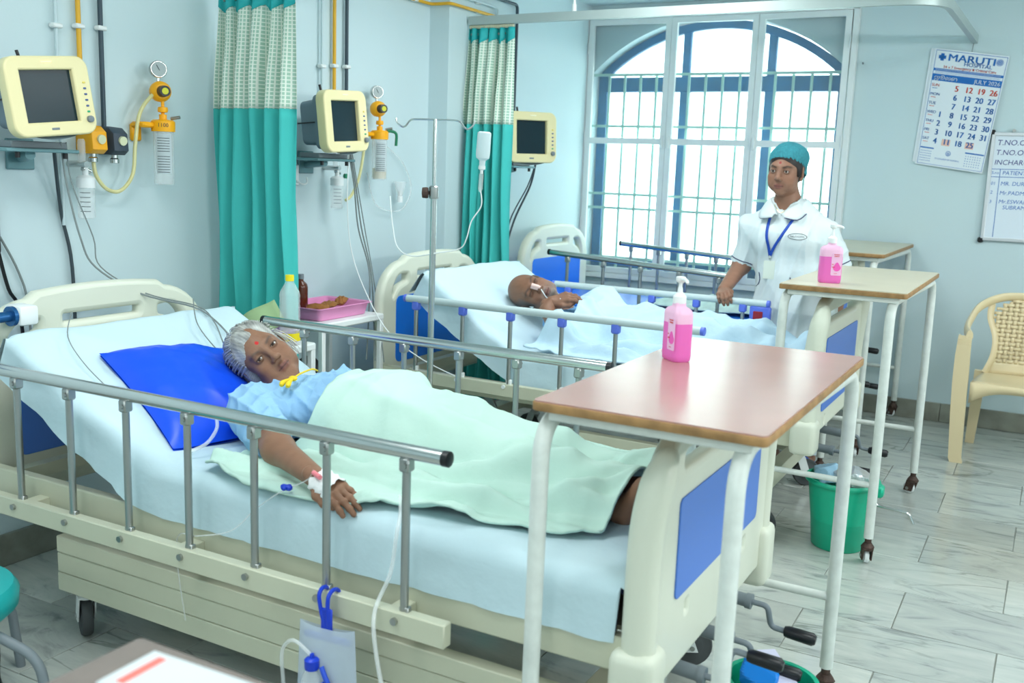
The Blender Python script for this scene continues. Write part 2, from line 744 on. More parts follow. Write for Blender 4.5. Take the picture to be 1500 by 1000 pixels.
M_PANE, M_MESH = pane_mat(), mesh_mat()
YF = YW + 0.13
i_ = 0.012
rim = 0.055
ax0, ax1 = WX0 + i_, WX1 - i_
mull = [-2.275, -1.715]
win = bpy.data.objects.new('window_1', None)
col.objects.link(win)
win.location = (wcx, YF, WSILL)
ORG['window_1'] = (wcx, YF, WSILL)
struct(win)
TB, TT = 1.93, 2.025       # transom
me = plate([arch(ax0, ax1, WSILL + 0.002, WSPR, WAPX - i_), list(reversed(arch(ax0 + rim, ax1 - rim, WSILL + 0.075, WSPR - 0.01, WAPX - i_ - rim * 0.8)))], 0.06, 0.004, TR(0, YF, 0) @ MXZ)
link_mesh('window_frame', me, M_BLUEW, win)
t = MB()
t.span((ax0 + rim * 0.7, YF - 0.032, TB), (ax1 - rim * 0.7, YF + 0.03, TT), 0.004)
t.build('transom', M_BLUEW, win)
for mx_ in mull:
    t = MB()
    t.span((mx_ - 0.03, YF - 0.028, WSILL + 0.06), (mx_ + 0.03, YF + 0.028, TB + 0.01), 0.004)
    t.build('mullion', M_BLUEW, win)
    t = MB()
    t.span((mx_ - 0.026, YF - 0.026, TT - 0.01), (mx_ + 0.026, YF + 0.026, WAPX - 0.05 - abs(mx_ - wcx) * 0.12), 0.004)
    t.build('mullion', M_BLUEW, win)
xs = [ax0 + rim] + mull + [ax1 - rim]
for k in range(3):
    t = MB()
    t.span((xs[k] + 0.01, YF - 0.003, WSILL + 0.06), (xs[k + 1] - 0.01, YF + 0.003, TB + 0.02))
    t.build('pane', M_PANE, win)
    xa, xb = xs[k], xs[k + 1]
    rise = WAPX - WSPR
    rad = (whw * whw + rise * rise) / (2 * rise)
    pl = [(xa, TT - 0.02), (xb, TT - 0.02)]
    for q in range(9):
        xx = xb + (xa - xb) * q / 8
        pl.append((xx, WAPX - 0.035 - rad + math.sqrt(max(rad * rad - (xx - wcx) ** 2, 0))))
    link_mesh('pane', plate([pl], 0.006, 0.0, TR(0, YF, 0) @ MXZ), M_PANE, win)
t = MB()
t.span((WX0 - 0.04, YW - 0.03, WSILL - 0.035), (WX1 + 0.04, YW + 0.2, WSILL), 0.005)
t.build('window_sill', M_WHITEM, win)
# grille of square bars in the opening
YG = YW + 0.035
gx = [WX0 + 0.115 + 0.1115 * k for k in range(14)]
for g in gx:
    t = MB()
    t.box((g, YG, (WSILL + 2.035) / 2), (0.015, 0.011, 2.035 - WSILL))
    t.build('grille_bar', M_GRILLE, win, False)
for z in (0.82, 1.155, 1.25, 1.70, 2.035):
    t = MB()
    t.box((wcx, YG - 0.011, z), (WX1 - WX0, 0.008, 0.017))
    t.build('grille_rail', M_GRILLE, win, False)
# insect-mesh shutters in white metal frames on the room side
YS = YW - 0.022
t = MB()
for xa, xb, za, zb in ((-2.955, -2.918, 0.70, 2.43), (-1.215, -1.18, 0.70, 2.43), (-2.955, -1.18, 2.385, 2.43), (-2.955, -1.18, 0.68, 0.715)):
    t.span((xa, YS - 0.022, za), (xb, YW, zb), 0.003)
t.build('shutter_frame', M_WHITEM, win)
sx = [-2.914, -2.335, -1.772, -1.219]
for k in range(3):
    a, b_ = sx[k] + 0.003, sx[k + 1] - 0.003
    ou = [(a, 0.72), (b_, 0.72), (b_, 2.382), (a, 2.382)]
    h1 = [(a + 0.034, 0.755), (a + 0.034, 1.585), (b_ - 0.034, 1.585), (b_ - 0.034, 0.755)]
    h2 = [(a + 0.034, 1.62), (a + 0.034, 2.35), (b_ - 0.034, 2.35), (b_ - 0.034, 1.62)]
    sh = link_mesh('mesh_shutter', plate([ou, h1, h2], 0.026, 0.002, TR(0, YS - 0.005, 0) @ MXZ), M_WHITEM, win)
    t = MB()
    t.span((a + 0.03, YS + 0.002, 0.75), (b_ - 0.03, YS + 0.003, 2.355))
    t.build('insect_mesh', M_MESH, sh, False)
    hx = a if k == 0 else b_
    for z in (1.05, 1.62, 2.2):
        t = MB()
        t.cyl((hx, YS - 0.022, z - 0.035), (hx, YS - 0.022, z + 0.035), 0.006, 8)
        t.build('hinge', M_WHITEM, sh)
    t = MB()
    t.span((b_ - 0.028 if k == 0 else a + 0.008, YS - 0.03, 1.56), (b_ - 0.012 if k == 0 else a + 0.024, YS - 0.018, 1.64), 0.002)
    t.build('latch', M_WHITEM, sh)

# ------------------------------------------------------------------ lamps on the ceiling (out of the picture)
M_LAMP = mat('lamp_diffuser', (0.95, 1, 1, 1), 0.5, emit=3.0, emit_col=(0.92, 1, 0.985, 1))
for k, (lx, ly) in enumerate(LAMPS):
    r = thing('ceiling_light', ['rectangular white ceiling light above the woman\'s bed', 'rectangular white ceiling light over the aisle near the camera', 'rectangular white ceiling light between the two patients\' beds', 'rectangular white ceiling light over the aisle by the chair', 'rectangular white ceiling light behind the camera'][k], 'light', (lx, ly, CEIL))
    t = MB()
    t.span((lx - 0.3, ly - 0.6, CEIL - 0.03), (lx + 0.3, ly + 0.6, CEIL), 0.004)
    t.build('housing', M_WHITEM, r)
    t = MB()
    t.span((lx - 0.28, ly - 0.58, CEIL - 0.034), (lx + 0.28, ly + 0.58, CEIL - 0.029))
    t.build('diffuser', M_LAMP, r, False)

for k, (tx, ty, w_) in enumerate(FILL_TUBES):  # fixtures made up for the fill lamps that brighten upright surfaces
    r = thing('tube_light', ['white tube light high on the right-hand wall near the camera', 'white tube light high on the right-hand wall near the chair', 'white tube light on the wall behind the camera, towards the beds', 'white tube light on the wall behind the camera, towards the aisle'][k], 'light', (tx, ty, 2.05))
    t = MB()
    if w_ == 'r':
        t.span((tx - 0.05, ty - 0.63, 2.0), (tx, ty + 0.63, 2.1), 0.006)
    else:
        t.span((tx - 0.63, ty, 2.0), (tx + 0.63, ty + 0.05, 2.1), 0.006)
    t.build('batten', M_WHITEM, r)
    t = MB()
    if w_ == 'r':
        t.cyl((tx - 0.064, ty - 0.6, 2.05), (tx - 0.064, ty + 0.6, 2.05), 0.014, 14)
    else:
        t.cyl((tx - 0.6, ty + 0.064, 2.05), (tx + 0.6, ty + 0.064, 2.05), 0.014, 14)
    t.build('tube', M_LAMP, r)
# ================================================================== beds
M_BOARDB = mat('board_blue', rgb(78, 126, 214), 0.35)
M_BOARDB2 = mat('board_bright_blue', rgb(20, 120, 232), 0.35)
M_NAVY = mat('navy_vinyl', rgb(22, 30, 74), 0.45)
M_VINYLB = mat('blue_vinyl', rgb(28, 118, 226), 0.32)
M_SHEET1 = mat('pale_blue_sheet', rgb(200, 224, 232), 0.85, bump=0.55, bscale=10)
M_SHEET2 = mat('pale_aqua_sheet', rgb(202, 226, 236), 0.85, bump=0.6, bscale=11)
M_CREAMRAIL = mat('pale_grey_rail', rgb(196, 212, 214), 0.4)

MYZ = Matrix(((0, 0, 1, 0), (1, 0, 0, 0), (0, 1, 0, 0), (0, 0, 0, 1)))     # outline (y, z) -> room, thickness along x


def wob(x, y, seed, n=7, f0=3.0, f1=14.0, ridge=False):
    """smooth pseudo-random field of x, y"""
    r = np.random.default_rng(seed)
    a = r.uniform(0, 2 * PI, n)
    f = np.exp(r.uniform(math.log(f0), math.log(f1), n))
    p = r.uniform(0, 2 * PI, n)
    s = 0.0
    for i in range(n):
        q = np.sin((np.cos(a[i]) * x + np.sin(a[i]) * y) * f[i] + p[i] + 0.7 * np.sin(2.3 * x + 1.7 * y + p[i] * 2))
        s = s + ((1 - np.abs(q)) ** 2 * 2 - 0.7 if ridge else q) / n * 2
    return s


def board_outline(cy, z0, zt, hw):
    o = [(cy - hw, z0), (cy + hw, z0), (cy + hw, zt - 0.22)]
    for i in range(9):
        t = i / 8
        a = math.radians(90 * t)
        o.append((cy + hw - 0.17 + 0.17 * math.cos(a), zt - 0.16 - 0.03 + 0.15 * math.sin(a) + 0.02 * t))
    for i in range(7):
        u = -1 + 2 * i / 6
        o.append((cy - u * (hw - 0.2), zt + 0.012 * (1 - u * u)))
    for i in range(9):
        t = 1 - i / 8
        a = math.radians(90 * t)
        o.append((cy - hw + 0.17 - 0.17 * math.cos(a), zt - 0.16 - 0.03 + 0.15 * math.sin(a) + 0.02 * t))
    o.append((cy - hw, zt - 0.22))
    return o


def caster(parent, x, y, r, top, rusty=False, wheel=None, ang=0.0, wid=0.03):
    """swivel caster standing on the floor"""
    M = TR(x, y, 0) @ RZ(ang)
    f = MB()
    f.cyl(M @ Vector((0, 0, 2 * r + 0.008)), M @ Vector((0, 0, top)), 0.012, 12)
    f.lathe([(0.022, 2 * r + 0.004), (0.024, 2 * r + 0.016), (0.014, 2 * r + 0.03)], 14, M)
    for s_ in (-1, 1):
        f.prism([(-0.02, 2 * r + 0.012), (0.02, 2 * r + 0.012), (0.018 + r * 0.55, r - 0.012), (r * 0.55 - 0.02, r - 0.012)], -0.002, 0.002,
                M @ TR(0, s_ * (wid / 2 + 0.006), 0) @ RX(90))
    f.box((0.0, 0, 2 * r + 0.01), (0.045, wid + 0.014, 0.006), 0.002, M)
    fo = f.build('caster', M_RUST if rusty else M_WHITEM, parent)
    wv = MB()
    c = (r * 0.55, 0, r)
    prof = [(0.0, -wid / 2), (r * 0.55, -wid / 2), (r * 0.62, -wid / 2 + 0.003), (r * 0.93, -wid / 2 + 0.002), (r, -wid / 4), (r, wid / 4), (r * 0.93, wid / 2 - 0.002), (r * 0.62, wid / 2 - 0.003), (r * 0.55, wid / 2), (0.0, wid / 2)]
    wv.lathe(prof, 24, M @ TR(*c) @ RX(90))
    wv.build('wheel', wheel or M_RUBBER, fo)
    h = MB()
    h.cyl(M @ Vector((c[0], -wid / 2 - 0.012, c[2])), M @ Vector((c[0], wid / 2 + 0.012, c[2])), 0.007, 10)
    h.build('axle', M_CHROMED, fo)
    return fo


def side_rail(root, x0, x1, y, z, bal, zb, out, chrome, z1=None, beam=(0.395, 0.45), bx=None):
    """guard rail: top tube, posts with clamps and pivots, lower beam"""
    z1 = z if z1 is None else z1

    def zt(x): return z + (z1 - z) * (x - x0) / (x1 - x0)
    r = 0.0165
    t = MB()
    t.tube([(x0, y, z), (x1, y, z1)], r, 20)
    top = t.build('side_rail', M_CHROME if chrome else M_CREAMRAIL, root)
    for xe, ze, sg in ((x0, z, -1), (x1, z1, 1)):
        t = MB()
        t.tube([(xe - sg * 0.012, y, ze), (xe + sg * 0.002, y, ze), (xe + sg * 0.004, y, ze)], [r * 1.03, r * 1.03, r * 0.8], 20)
        t.build('end_cap', M_DARKP if chrome else M_CLIPB, top)
    for x in bal:
        t = MB()
        t.tube([(x, y, zb), (x, y, zt(x) - r)], 0.0095, 12)
        t.build('baluster', M_CHROMED, top)
        t = MB()
        if chrome:
            t.box((x, y, zt(x) - r - 0.012), (0.026, 0.028, 0.032), 0.004)
            t.cyl((x + 0.004, y - out * -0.016, zt(x) - r - 0.012), (x + 0.004, y + out * 0.02, zt(x) - r - 0.012), 0.006, 10)
            t.build('clamp', M_CHROMED, top)
        else:
            t.box((x, y, zt(x) - r - 0.012), (0.034, 0.032, 0.04), 0.006)
            t.build('clamp', M_CLIPB, top)
        t = MB()
        t.box((x + 0.003, y, zb), (0.024, 0.016, 0.05), 0.002)
        t.cyl((x - 0.012, y, zb - 0.006), (x - 0.012, y + out * 0.026, zb - 0.006), 0.0085, 10)
        t.build('pivot', M_CHROMED if chrome else M_WHITEM, top)
    t = MB()
    bx = bx or (x0 + 0.05, x1 + 0.03)
    t.span((bx[0], y - 0.006 - 0.012, beam[0]), (bx[1], y + 0.012, beam[1]), 0.003)
    t.build('rail_beam', M_CREAM, top)
    for x in (bx[0] + 0.2, (bx[0] + bx[1]) / 2, bx[1] - 0.15):
        t = MB()
        t.span((x - 0.02, min(y, y - out * 0.07), beam[0] + 0.006), (x + 0.02, max(y, y - out * 0.07), beam[1] - 0.01), 0.002)
        t.build('bracket', M_CREAM, top)
    return top


def crank(root, x, y, z, drop, ang):
    t = MB()
    t.cyl((x - 0.16, y, z + 0.01), (x, y, z), 0.017, 16)
    t.cyl((x, y, z), (x + 0.015, y, z - 0.001), 0.02, 16)
    h = t.build('crank', M_GREYP, root)
    t = MB()
    a = math.radians(ang)
    dy, dz = math.sin(a) * drop, -math.cos(a) * drop
    t.tube(round_path([(x, y, z), (x + 0.055, y, z - 0.002), (x + 0.065, y + dy, z + dz), (x + 0.12, y + dy, z + dz - 0.004)], 0.014), 0.0075, 10)
    t.build('crank_arm', M_GREYP, h)
    t = MB()
    t.tube([(x + 0.10, y + dy, z + dz - 0.003), (x + 0.11, y + dy, z + dz - 0.003), (x + 0.17, y + dy, z + dz - 0.007), (x + 0.178, y + dy, z + dz - 0.008)], [0.013, 0.0155, 0.0165, 0.011], 16)
    t.build('crank_grip', M_DARKP, h)


def make_bed(label, hx, fx, cy, rails, board_h, foot_h, blue, hinge, head_top, bz=(0.29, 0.46)):
    root = thing('hospital_bed', label, 'bed', ((hx + fx) / 2, cy, 0), 'hospital beds in the ward')
    # head board
    hw = 0.43
    o = board_outline(cy, 0.36, board_h, hw)
    zt = board_h
    slots = [list(reversed(rrect(cy - 0.165, zt - 0.105, cy + 0.165, zt - 0.045, 0.022)))]
    for s_ in (-1, 1):
        q = [(p_.x, p_.y) for p_ in round_path([(0.28, zt - 0.05, 0), (0.315, zt - 0.06, 0), (0.355, zt - 0.10, 0), (0.375, zt - 0.17, 0), (0.35, zt - 0.20, 0), (0.30, zt - 0.14, 0), (0.215, zt - 0.115, 0), (0.215, zt - 0.055, 0), (0.28, zt - 0.05, 0)], 0.025)][:-1]
        slots.append([(cy + s_ * a_, b_) for a_, b_ in q])
    hb = link_mesh('headboard', plate([o] + slots, 0.05, 0.018, TR(hx + 0.025, 0, 0) @ MYZ), M_CREAMP, root)
    for s_ in (-1, 1):
        link_mesh('inset_panel', plate([rrect(cy - 0.33, 0.47, cy + 0.33, zt - 0.17, 0.03)], 0.004, 0.001, TR(hx + 0.025 + s_ * 0.0265, 0, 0) @ MYZ), blue, hb)
    # foot board
    zt = foot_h
    o = board_outline(cy, bz[0] + 0.07, zt, hw)
    slots = [list(reversed(rrect(cy - 0.30, zt - 0.115, cy + 0.30, zt - 0.05, 0.03))),
             list(reversed(rrect(cy + 0.20, 0.45, cy + 0.24, 0.50, 0.015))),
             list(reversed(rrect(cy - 0.24, 0.45, cy - 0.20, 0.50, 0.015)))]
    fb = link_mesh('footboard', plate([o] + slots, 0.045, 0.014, TR(fx - 0.0225, 0, 0) @ MYZ), M_CREAMP, root)
    for s_ in (-1, 1):
        link_mesh('inset_panel', plate([rrect(cy - 0.31, 0.52, cy + 0.31, zt - 0.16, 0.015)], 0.004, 0.001, TR(fx - 0.0225 + s_ * 0.0245, 0, 0) @ MYZ), M_BOARDB, fb)
    for s_ in (-1, 1):
        t = MB()
        yy = cy + s_ * (hw + 0.004)
        t.tube(smooth_path([(fx - 0.025, yy, 0.44), (fx - 0.025, yy, 0.52), (fx - 0.022, yy, 0.7), (fx - 0.008, yy - s_ * 0.006, zt - 0.1), (fx + 0.004, yy - s_ * 0.04, zt - 0.03)], 5), [0.036] * 16 + [0.034, 0.03, 0.026, 0.02, 0.012], 18)
        t.build('corner_post', M_CREAMP, fb)
        t = MB()
        t.span((fx - 0.075, yy - 0.05, bz[0]), (fx + 0.022, yy + 0.05, bz[1]), 0.022, seg=3)
        t.build('bumper', M_CREAMP, fb)
    # upper frame
    t = MB()
    for s_ in (-1, 1):
        t.span((hx + 0.05, cy + s_ * 0.43 - 0.016, 0.40), (fx - 0.04, cy + s_ * 0.43 + 0.016, 0.476), 0.004)
    for x in (hx + 0.1, hx + 0.7, hx + 1.25, fx - 0.15):
        t.span((x - 0.02, cy - 0.43, 0.41), (x + 0.02, cy + 0.43, 0.45))
    t.build('bed_frame', M_CREAM, root)
    # deck plates: flat part and raised back rest
    t = MB()
    t.span((hinge[0], cy - 0.40, hinge[1] - 0.012), (fx - 0.06, cy + 0.40, hinge[1] - 0.002))
    t.build('deck_panel', M_CREAM, root)
    dx, dz = head_top[0] - hinge[0], head_top[1] - hinge[1]
    L = math.hypot(dx, dz)
    ang = math.degrees(math.atan2(dz, -dx))
    t = MB()
    t.span((-L, -0.40, -0.012), (0, 0.40, -0.002), 0, TR(hinge[0], cy, hinge[1]) @ RY(ang))
    if ang > 4:
        for s_ in (-1, 1):
            t.span((-L, s_ * 0.39 - 0.012, -0.035), (0, s_ * 0.39 + 0.012, -0.012), 0, TR(hinge[0], cy, hinge[1]) @ RY(ang))
            t.tube([(hinge[0] - 0.5 * L, cy + s_ * 0.2, hinge[1] + 0.5 * dz - 0.01), (hinge[0] + 0.1, cy + s_ * 0.2, 0.42)], 0.014, 8)
    t.build('back_rest', M_CREAM, root)
    # base: side covers, cross members, lift arms
    b0, b1 = hx + 0.36, fx - 0.16
    t = MB()
    for s_ in (-1, 1):
        y = cy + s_ * 0.42
        t.span((b0, y - 0.02, 0.15), (b1, y + 0.02, 0.205), 0.003)
        t.span((b0, y - 0.018, 0.2065), (b1, y + 0.018, 0.265), 0.002)
        t.span((b0, y - 0.02, 0.2665), (b1, y + 0.02, 0.315), 0.003)
    for x in (b0 + 0.03, b1 - 0.03):
        t.span((x - 0.03, cy - 0.42, 0.18), (x + 0.03, cy + 0.42, 0.24), 0.003)
    t.build('base_frame', M_CREAM, root)
    for x in (b0 + 0.28, b1 - 0.42):
        for s_ in (-1, 1):
            t = MB()
            t.span((-0.02, -0.008, 0), (0.02, 0.008, 0.22), 0.003, TR(x, cy + s_ * 0.33, 0.24) @ RY(-28))
            t.build('lift_arm', M_CHROMED, root)
    t = MB()
    t.tube([(b0 + 0.3, cy, 0.3), (b1 - 0.1, cy, 0.3)], 0.016, 12)
    t.build('drive_shaft', M_CHROMED, root)
    for x, a in ((b0 + 0.07, 160), (b1 - 0.05, 20)):
        for s_ in (-1, 1):
            caster(root, x, cy + s_ * 0.40, 0.062, 0.16, False, M_RUBBER, a + 10 * s_, 0.034)
    for kw in rails:
        side_rail(root, **kw)
    return root


# bed of the woman
bal1 = [-1.165 - 0.2165 * k for k in range(7)]
bed1 = make_bed('cream hospital bed with steel guard rails in the foreground, the woman lies on it', -2.79, -0.625, 2.205,
                [dict(x0=-2.62, x1=-1.06, y=1.69, z=0.80, bal=bal1, zb=0.425, out=-1, chrome=True, beam=(0.385, 0.44), bx=(-2.66, -1.05)),
                 dict(x0=-2.52, x1=-1.14, y=2.72, z=0.82, bal=[x - 0.08 for x in bal1[:6]], zb=0.425, out=1, chrome=True, beam=(0.385, 0.44))],
                0.955, 0.90, M_BOARDB, (-2.06, 0.482), (-2.64, 0.772))
for k, (y, z, d, a) in enumerate(((2.40, 0.335, 0.06, 10), (2.24, 0.30, 0.06, 25), (2.03, 0.30, 0.07, 160))):
    crank(bed1, -0.60, y, z, d, a)
t = MB()
t.tube([(-1.62 + 0.0012 * k, 1.86 + 0.035 * math.cos(k * 0.5), 0.355 + 0.035 * math.sin(k * 0.5)) for k in range(220)], 0.0035, 6)
t.build('coil_spring', M_DARKP, bed1)
# bed of the man
bed2 = make_bed('hospital bed with pale grey guard rails and violet clips, the man lies on it', -2.76, -0.735, 4.15,
                [dict(x0=-2.54, x1=-1.155, y=3.65, z=0.81, bal=[-2.48, -2.237, -2.0, -1.758, -1.518, -1.28], zb=0.485, out=-1, chrome=False, beam=(0.435, 0.49)),
                 dict(x0=-2.30, x1=-1.165, y=4.65, z=0.812, bal=[-2.21, -1.98, -1.75, -1.52, -1.29], zb=0.485, out=1, chrome=False, beam=(0.435, 0.49))],
                0.955, 0.965, M_BOARDB2, (-2.02, 0.50), (-2.53, 0.83), (0.38, 0.51))
for k, (y, z, d, a) in enumerate(((4.30, 0.335, 0.06, 20), (4.0, 0.335, 0.06, -30))):
    crank(bed2, -0.715, y, z, d, a)
t = MB()
t.tube(round_path([(-0.75, 4.05, 0.20), (-0.54, 4.05, 0.135), (-0.52, 4.05, 0.125), (-0.405, 4.05, 0.117), (-0.385, 4.05, 0.078)], 0.012), 0.007, 10)
t.build('steel_crank', M_CHROME, bed2)
# rail latch box at the foot end of the man's far rail
t = MB()
t.span((-1.255, 4.635, 0.70), (-1.155, 4.665, 0.80), 0.008)
lb = t.build('rail_latch', M_CLIPB, bed2)
t = MB()
t.span((-1.235, 4.63, 0.735), (-1.19, 4.6355, 0.775), 0.002)
t.build('release_plate', mat('red_plastic', rgb(150, 30, 44), 0.4), lb)
# empty bed by the window
bed3 = make_bed('empty hospital bed with blue mattress standing in front of the window', -2.78, -1.0, 5.56,
                [dict(x0=-2.54, x1=-1.44, y=5.06, z=0.938, z1=0.882, bal=[-2.42, -2.2, -1.98, -1.76, -1.54], zb=0.60, out=-1, chrome=True, beam=(0.55, 0.60)),
                 dict(x0=-2.52, x1=-1.76, y=6.05, z=0.94, z1=0.90, bal=[-2.44, -2.25, -2.06, -1.87], zb=0.60, out=1, chrome=True, beam=(0.55, 0.60))],
                1.04, 1.0, M_BOARDB2, (-2.06, 0.52), (-2.68, 0.52))
for k, (y, z, d, a) in enumerate(((5.62, 0.55, 0.06, 20), (5.42, 0.40, 0.06, 20), (5.75, 0.33, 0.06, 20))):
    crank(bed3, -0.98, y, z, d, a)


# ------------------------------------------------------------------ mattresses and sheets
def swept(cy, hw, path, drop, r, wrinkle, seed, name, mt, nv_top=40, near_drop=None, tag_=None, step=0.03):
    """cloth or pad swept along a bent path (x, z): top, rounded edges, hanging sides and end flaps"""
    P = []
    for i in range(len(path) - 1):
        a, b = Vector((path[i][0], 0, path[i][1])), Vector((path[i + 1][0], 0, path[i + 1][1]))
        n = max(1, int((b - a).length / step))
        P += [a + (b - a) * k / n for k in range(n)]
    P.append(Vector((path[-1][0], 0, path[-1][1])))
    for _ in range(3):
        P = [P[0]] + [(P[i - 1] + P[i] * 2 + P[i + 1]) / 4 for i in range(1, len(P) - 1)] + [P[-1]]
    T = [(P[min(i + 1, len(P) - 1)] - P[max(i - 1, 0)]).normalized() for i in range(len(P))]
    N = [Vector((-t.z, 0, t.x)) for t in T]
    N = [n if n.z > 0 else -n for n in N]
    S = [0.0]
    for i in range(1, len(P)):
        S.append(S[-1] + (P[i] - P[i - 1]).length)
    # end flaps
    st = []
    for e, sg in ((0, -1), (-1, 1)):
        fl_ = []
        for k in range(1, 9):
            if k <= 4:
                a = math.radians(90 * k / 4)
                fl_.append((P[e] + T[e] * (sg * r * math.sin(a)) - N[e] * (r * (1 - math.cos(a))), (N[e] * math.cos(a) + T[e] * (sg * math.sin(a))), S[e] + sg * 0.02 * k, k))
            else:
                fl_.append((P[e] + T[e] * (sg * r) - N[e] * (r + (drop - r) * (k - 4) / 4), T[e] * sg, S[e] + sg * 0.02 * k, k))
        st.append(fl_)
    stations = list(reversed(st[0])) + [(P[i], N[i], S[i], 0) for i in range(len(P))] + st[1]
    nd = drop if near_drop is None else near_drop
    cs = []
    for k in range(6):
        cs.append((-hw, -nd + (nd - r) * k / 6, (-1.0, 0.0)))
    for k in range(5):
        a = math.radians(90 * k / 4)
        cs.append((-hw + r - r * math.cos(a), -r + r * math.sin(a), (-math.cos(a), math.sin(a))))
    for k in range(1, nv_top):
        cs.append((-hw + r + (2 * hw - 2 * r) * k / nv_top, 0, (0, 1)))
    for k in range(5):
        a = math.radians(90 * (4 - k) / 4)
        cs.append((hw - r + r * math.cos(a), -r + r * math.sin(a), (math.cos(a), math.sin(a))))
    for k in range(1, 7):
        cs.append((hw, -r - (drop - r) * k / 6, (1.0, 0.0)))
    arc = [0.0]
    for k in range(1, len(cs)):
        arc.append(arc[-1] + math.hypot(cs[k][0] - cs[k - 1][0], cs[k][1] - cs[k - 1][1]))
    mb = MB()

    def fn(i, j):
        p, n, s_, e = stations[i]
        dy, dn, nn = cs[j]
        if e:
            dn = max(dn, -0.012 * (9 - e) / 8)
            dy = dy * (1 - 0.004 * e)
        h = 0.0
        if wrinkle:
            h = wrinkle * float(wob(s_, arc[j], seed, 9, 4, 26, True)) + wrinkle * 0.8 * float(wob(s_, arc[j], seed + 1, 5, 2, 6))
            if abs(nn[0]) > 0.7 and not e:
                h += wrinkle * 1.6 * math.sin(s_ * 21 + 2.2 * math.sin(s_ * 5)) * min(1, -dn / max(nd, 0.01))
        q = p + n * (dn + nn[1] * h) + Vector((0, cy + dy + nn[0] * abs(h), 0))
        return q
    mb.grid(fn, len(stations), len(cs), flip=True)
    return mb.build(name, mt, None, True, 180)


def path_of(foot, hinge, head, off):
    """bent centre line lifted by off above the deck"""
    dx, dz = head[0] - hinge[0], head[1] - hinge[1]
    L = math.hypot(dx, dz)
    n = Vector((dz / L, 0, -dx / L))
    b = math.tan(0.5 * math.atan2(dz, -dx)) * off
    return [(foot[0], foot[1] + off), (hinge[0] + b, hinge[1] + off), (head[0] + n.x * off, head[1] + n.z * off)]


TH = 0.115
p1 = path_of((-0.70, 0.482), (-2.06, 0.482), (-2.635, 0.775), TH)
mo = swept(2.205, 0.435, path_of((-0.70, 0.482), (-2.06, 0.482), (-2.60, 0.757), TH - 0.02), TH - 0.02, 0.02, 0, 1, 'mattress', M_NAVY, 8)
tag(mo, 'navy blue mattress under the sheet of the woman\'s bed', 'mattress', 'mattresses')
so = swept(2.205, 0.447, p1, 0.135, 0.035, 0.0062, 11, 'bed_sheet', M_SHEET1, 60)
tag(so, 'pale blue wrinkled bed sheet under the woman', 'bed sheet', 'bed sheets')
p2 = path_of((-0.80, 0.50), (-2.02, 0.50), (-2.525, 0.83), TH)
mo = swept(4.15, 0.435, path_of((-0.80, 0.50), (-2.02, 0.50), (-2.48, 0.80), TH - 0.02), TH - 0.02, 0.02, 0, 1, 'mattress', M_NAVY, 8)
tag(mo, 'navy blue mattress under the sheet of the man\'s bed', 'mattress', 'mattresses')
so = swept(4.15, 0.447, p2, 0.14, 0.035, 0.007, 23, 'bed_sheet', M_SHEET2, 60)
tag(so, 'pale aqua rumpled bed sheet under the man', 'bed sheet', 'bed sheets')
mo = swept(5.56, 0.435, [(-1.06, 0.645), (-2.0, 0.645), (-2.70, 0.645)], TH, 0.025, 0.0008, 3, 'mattress', M_VINYLB, 12)
tag(mo, 'bare bright blue vinyl mattress on the empty bed by the window', 'mattress', 'mattresses')

# ------------------------------------------------------------------ over-bed tables
M_LAM1 = mat('laminate_rose', rgb(190, 142, 130), 0.2, var=0.07, vscale=4, dark=(0.88, 0.92, 0.92, 1), spec=1.0)
M_LAM2 = mat('laminate_oak', rgb(206, 196, 170), 0.3, var=0.07, vscale=6)
M_EDGE = mat('worn_wood_edge', rgb(172, 132, 84), 0.55, var=0.4, vscale=30)
M_POSTW = mat('chipped_white_enamel', rgb(222, 228, 222), 0.35, var=0.12, vscale=30)


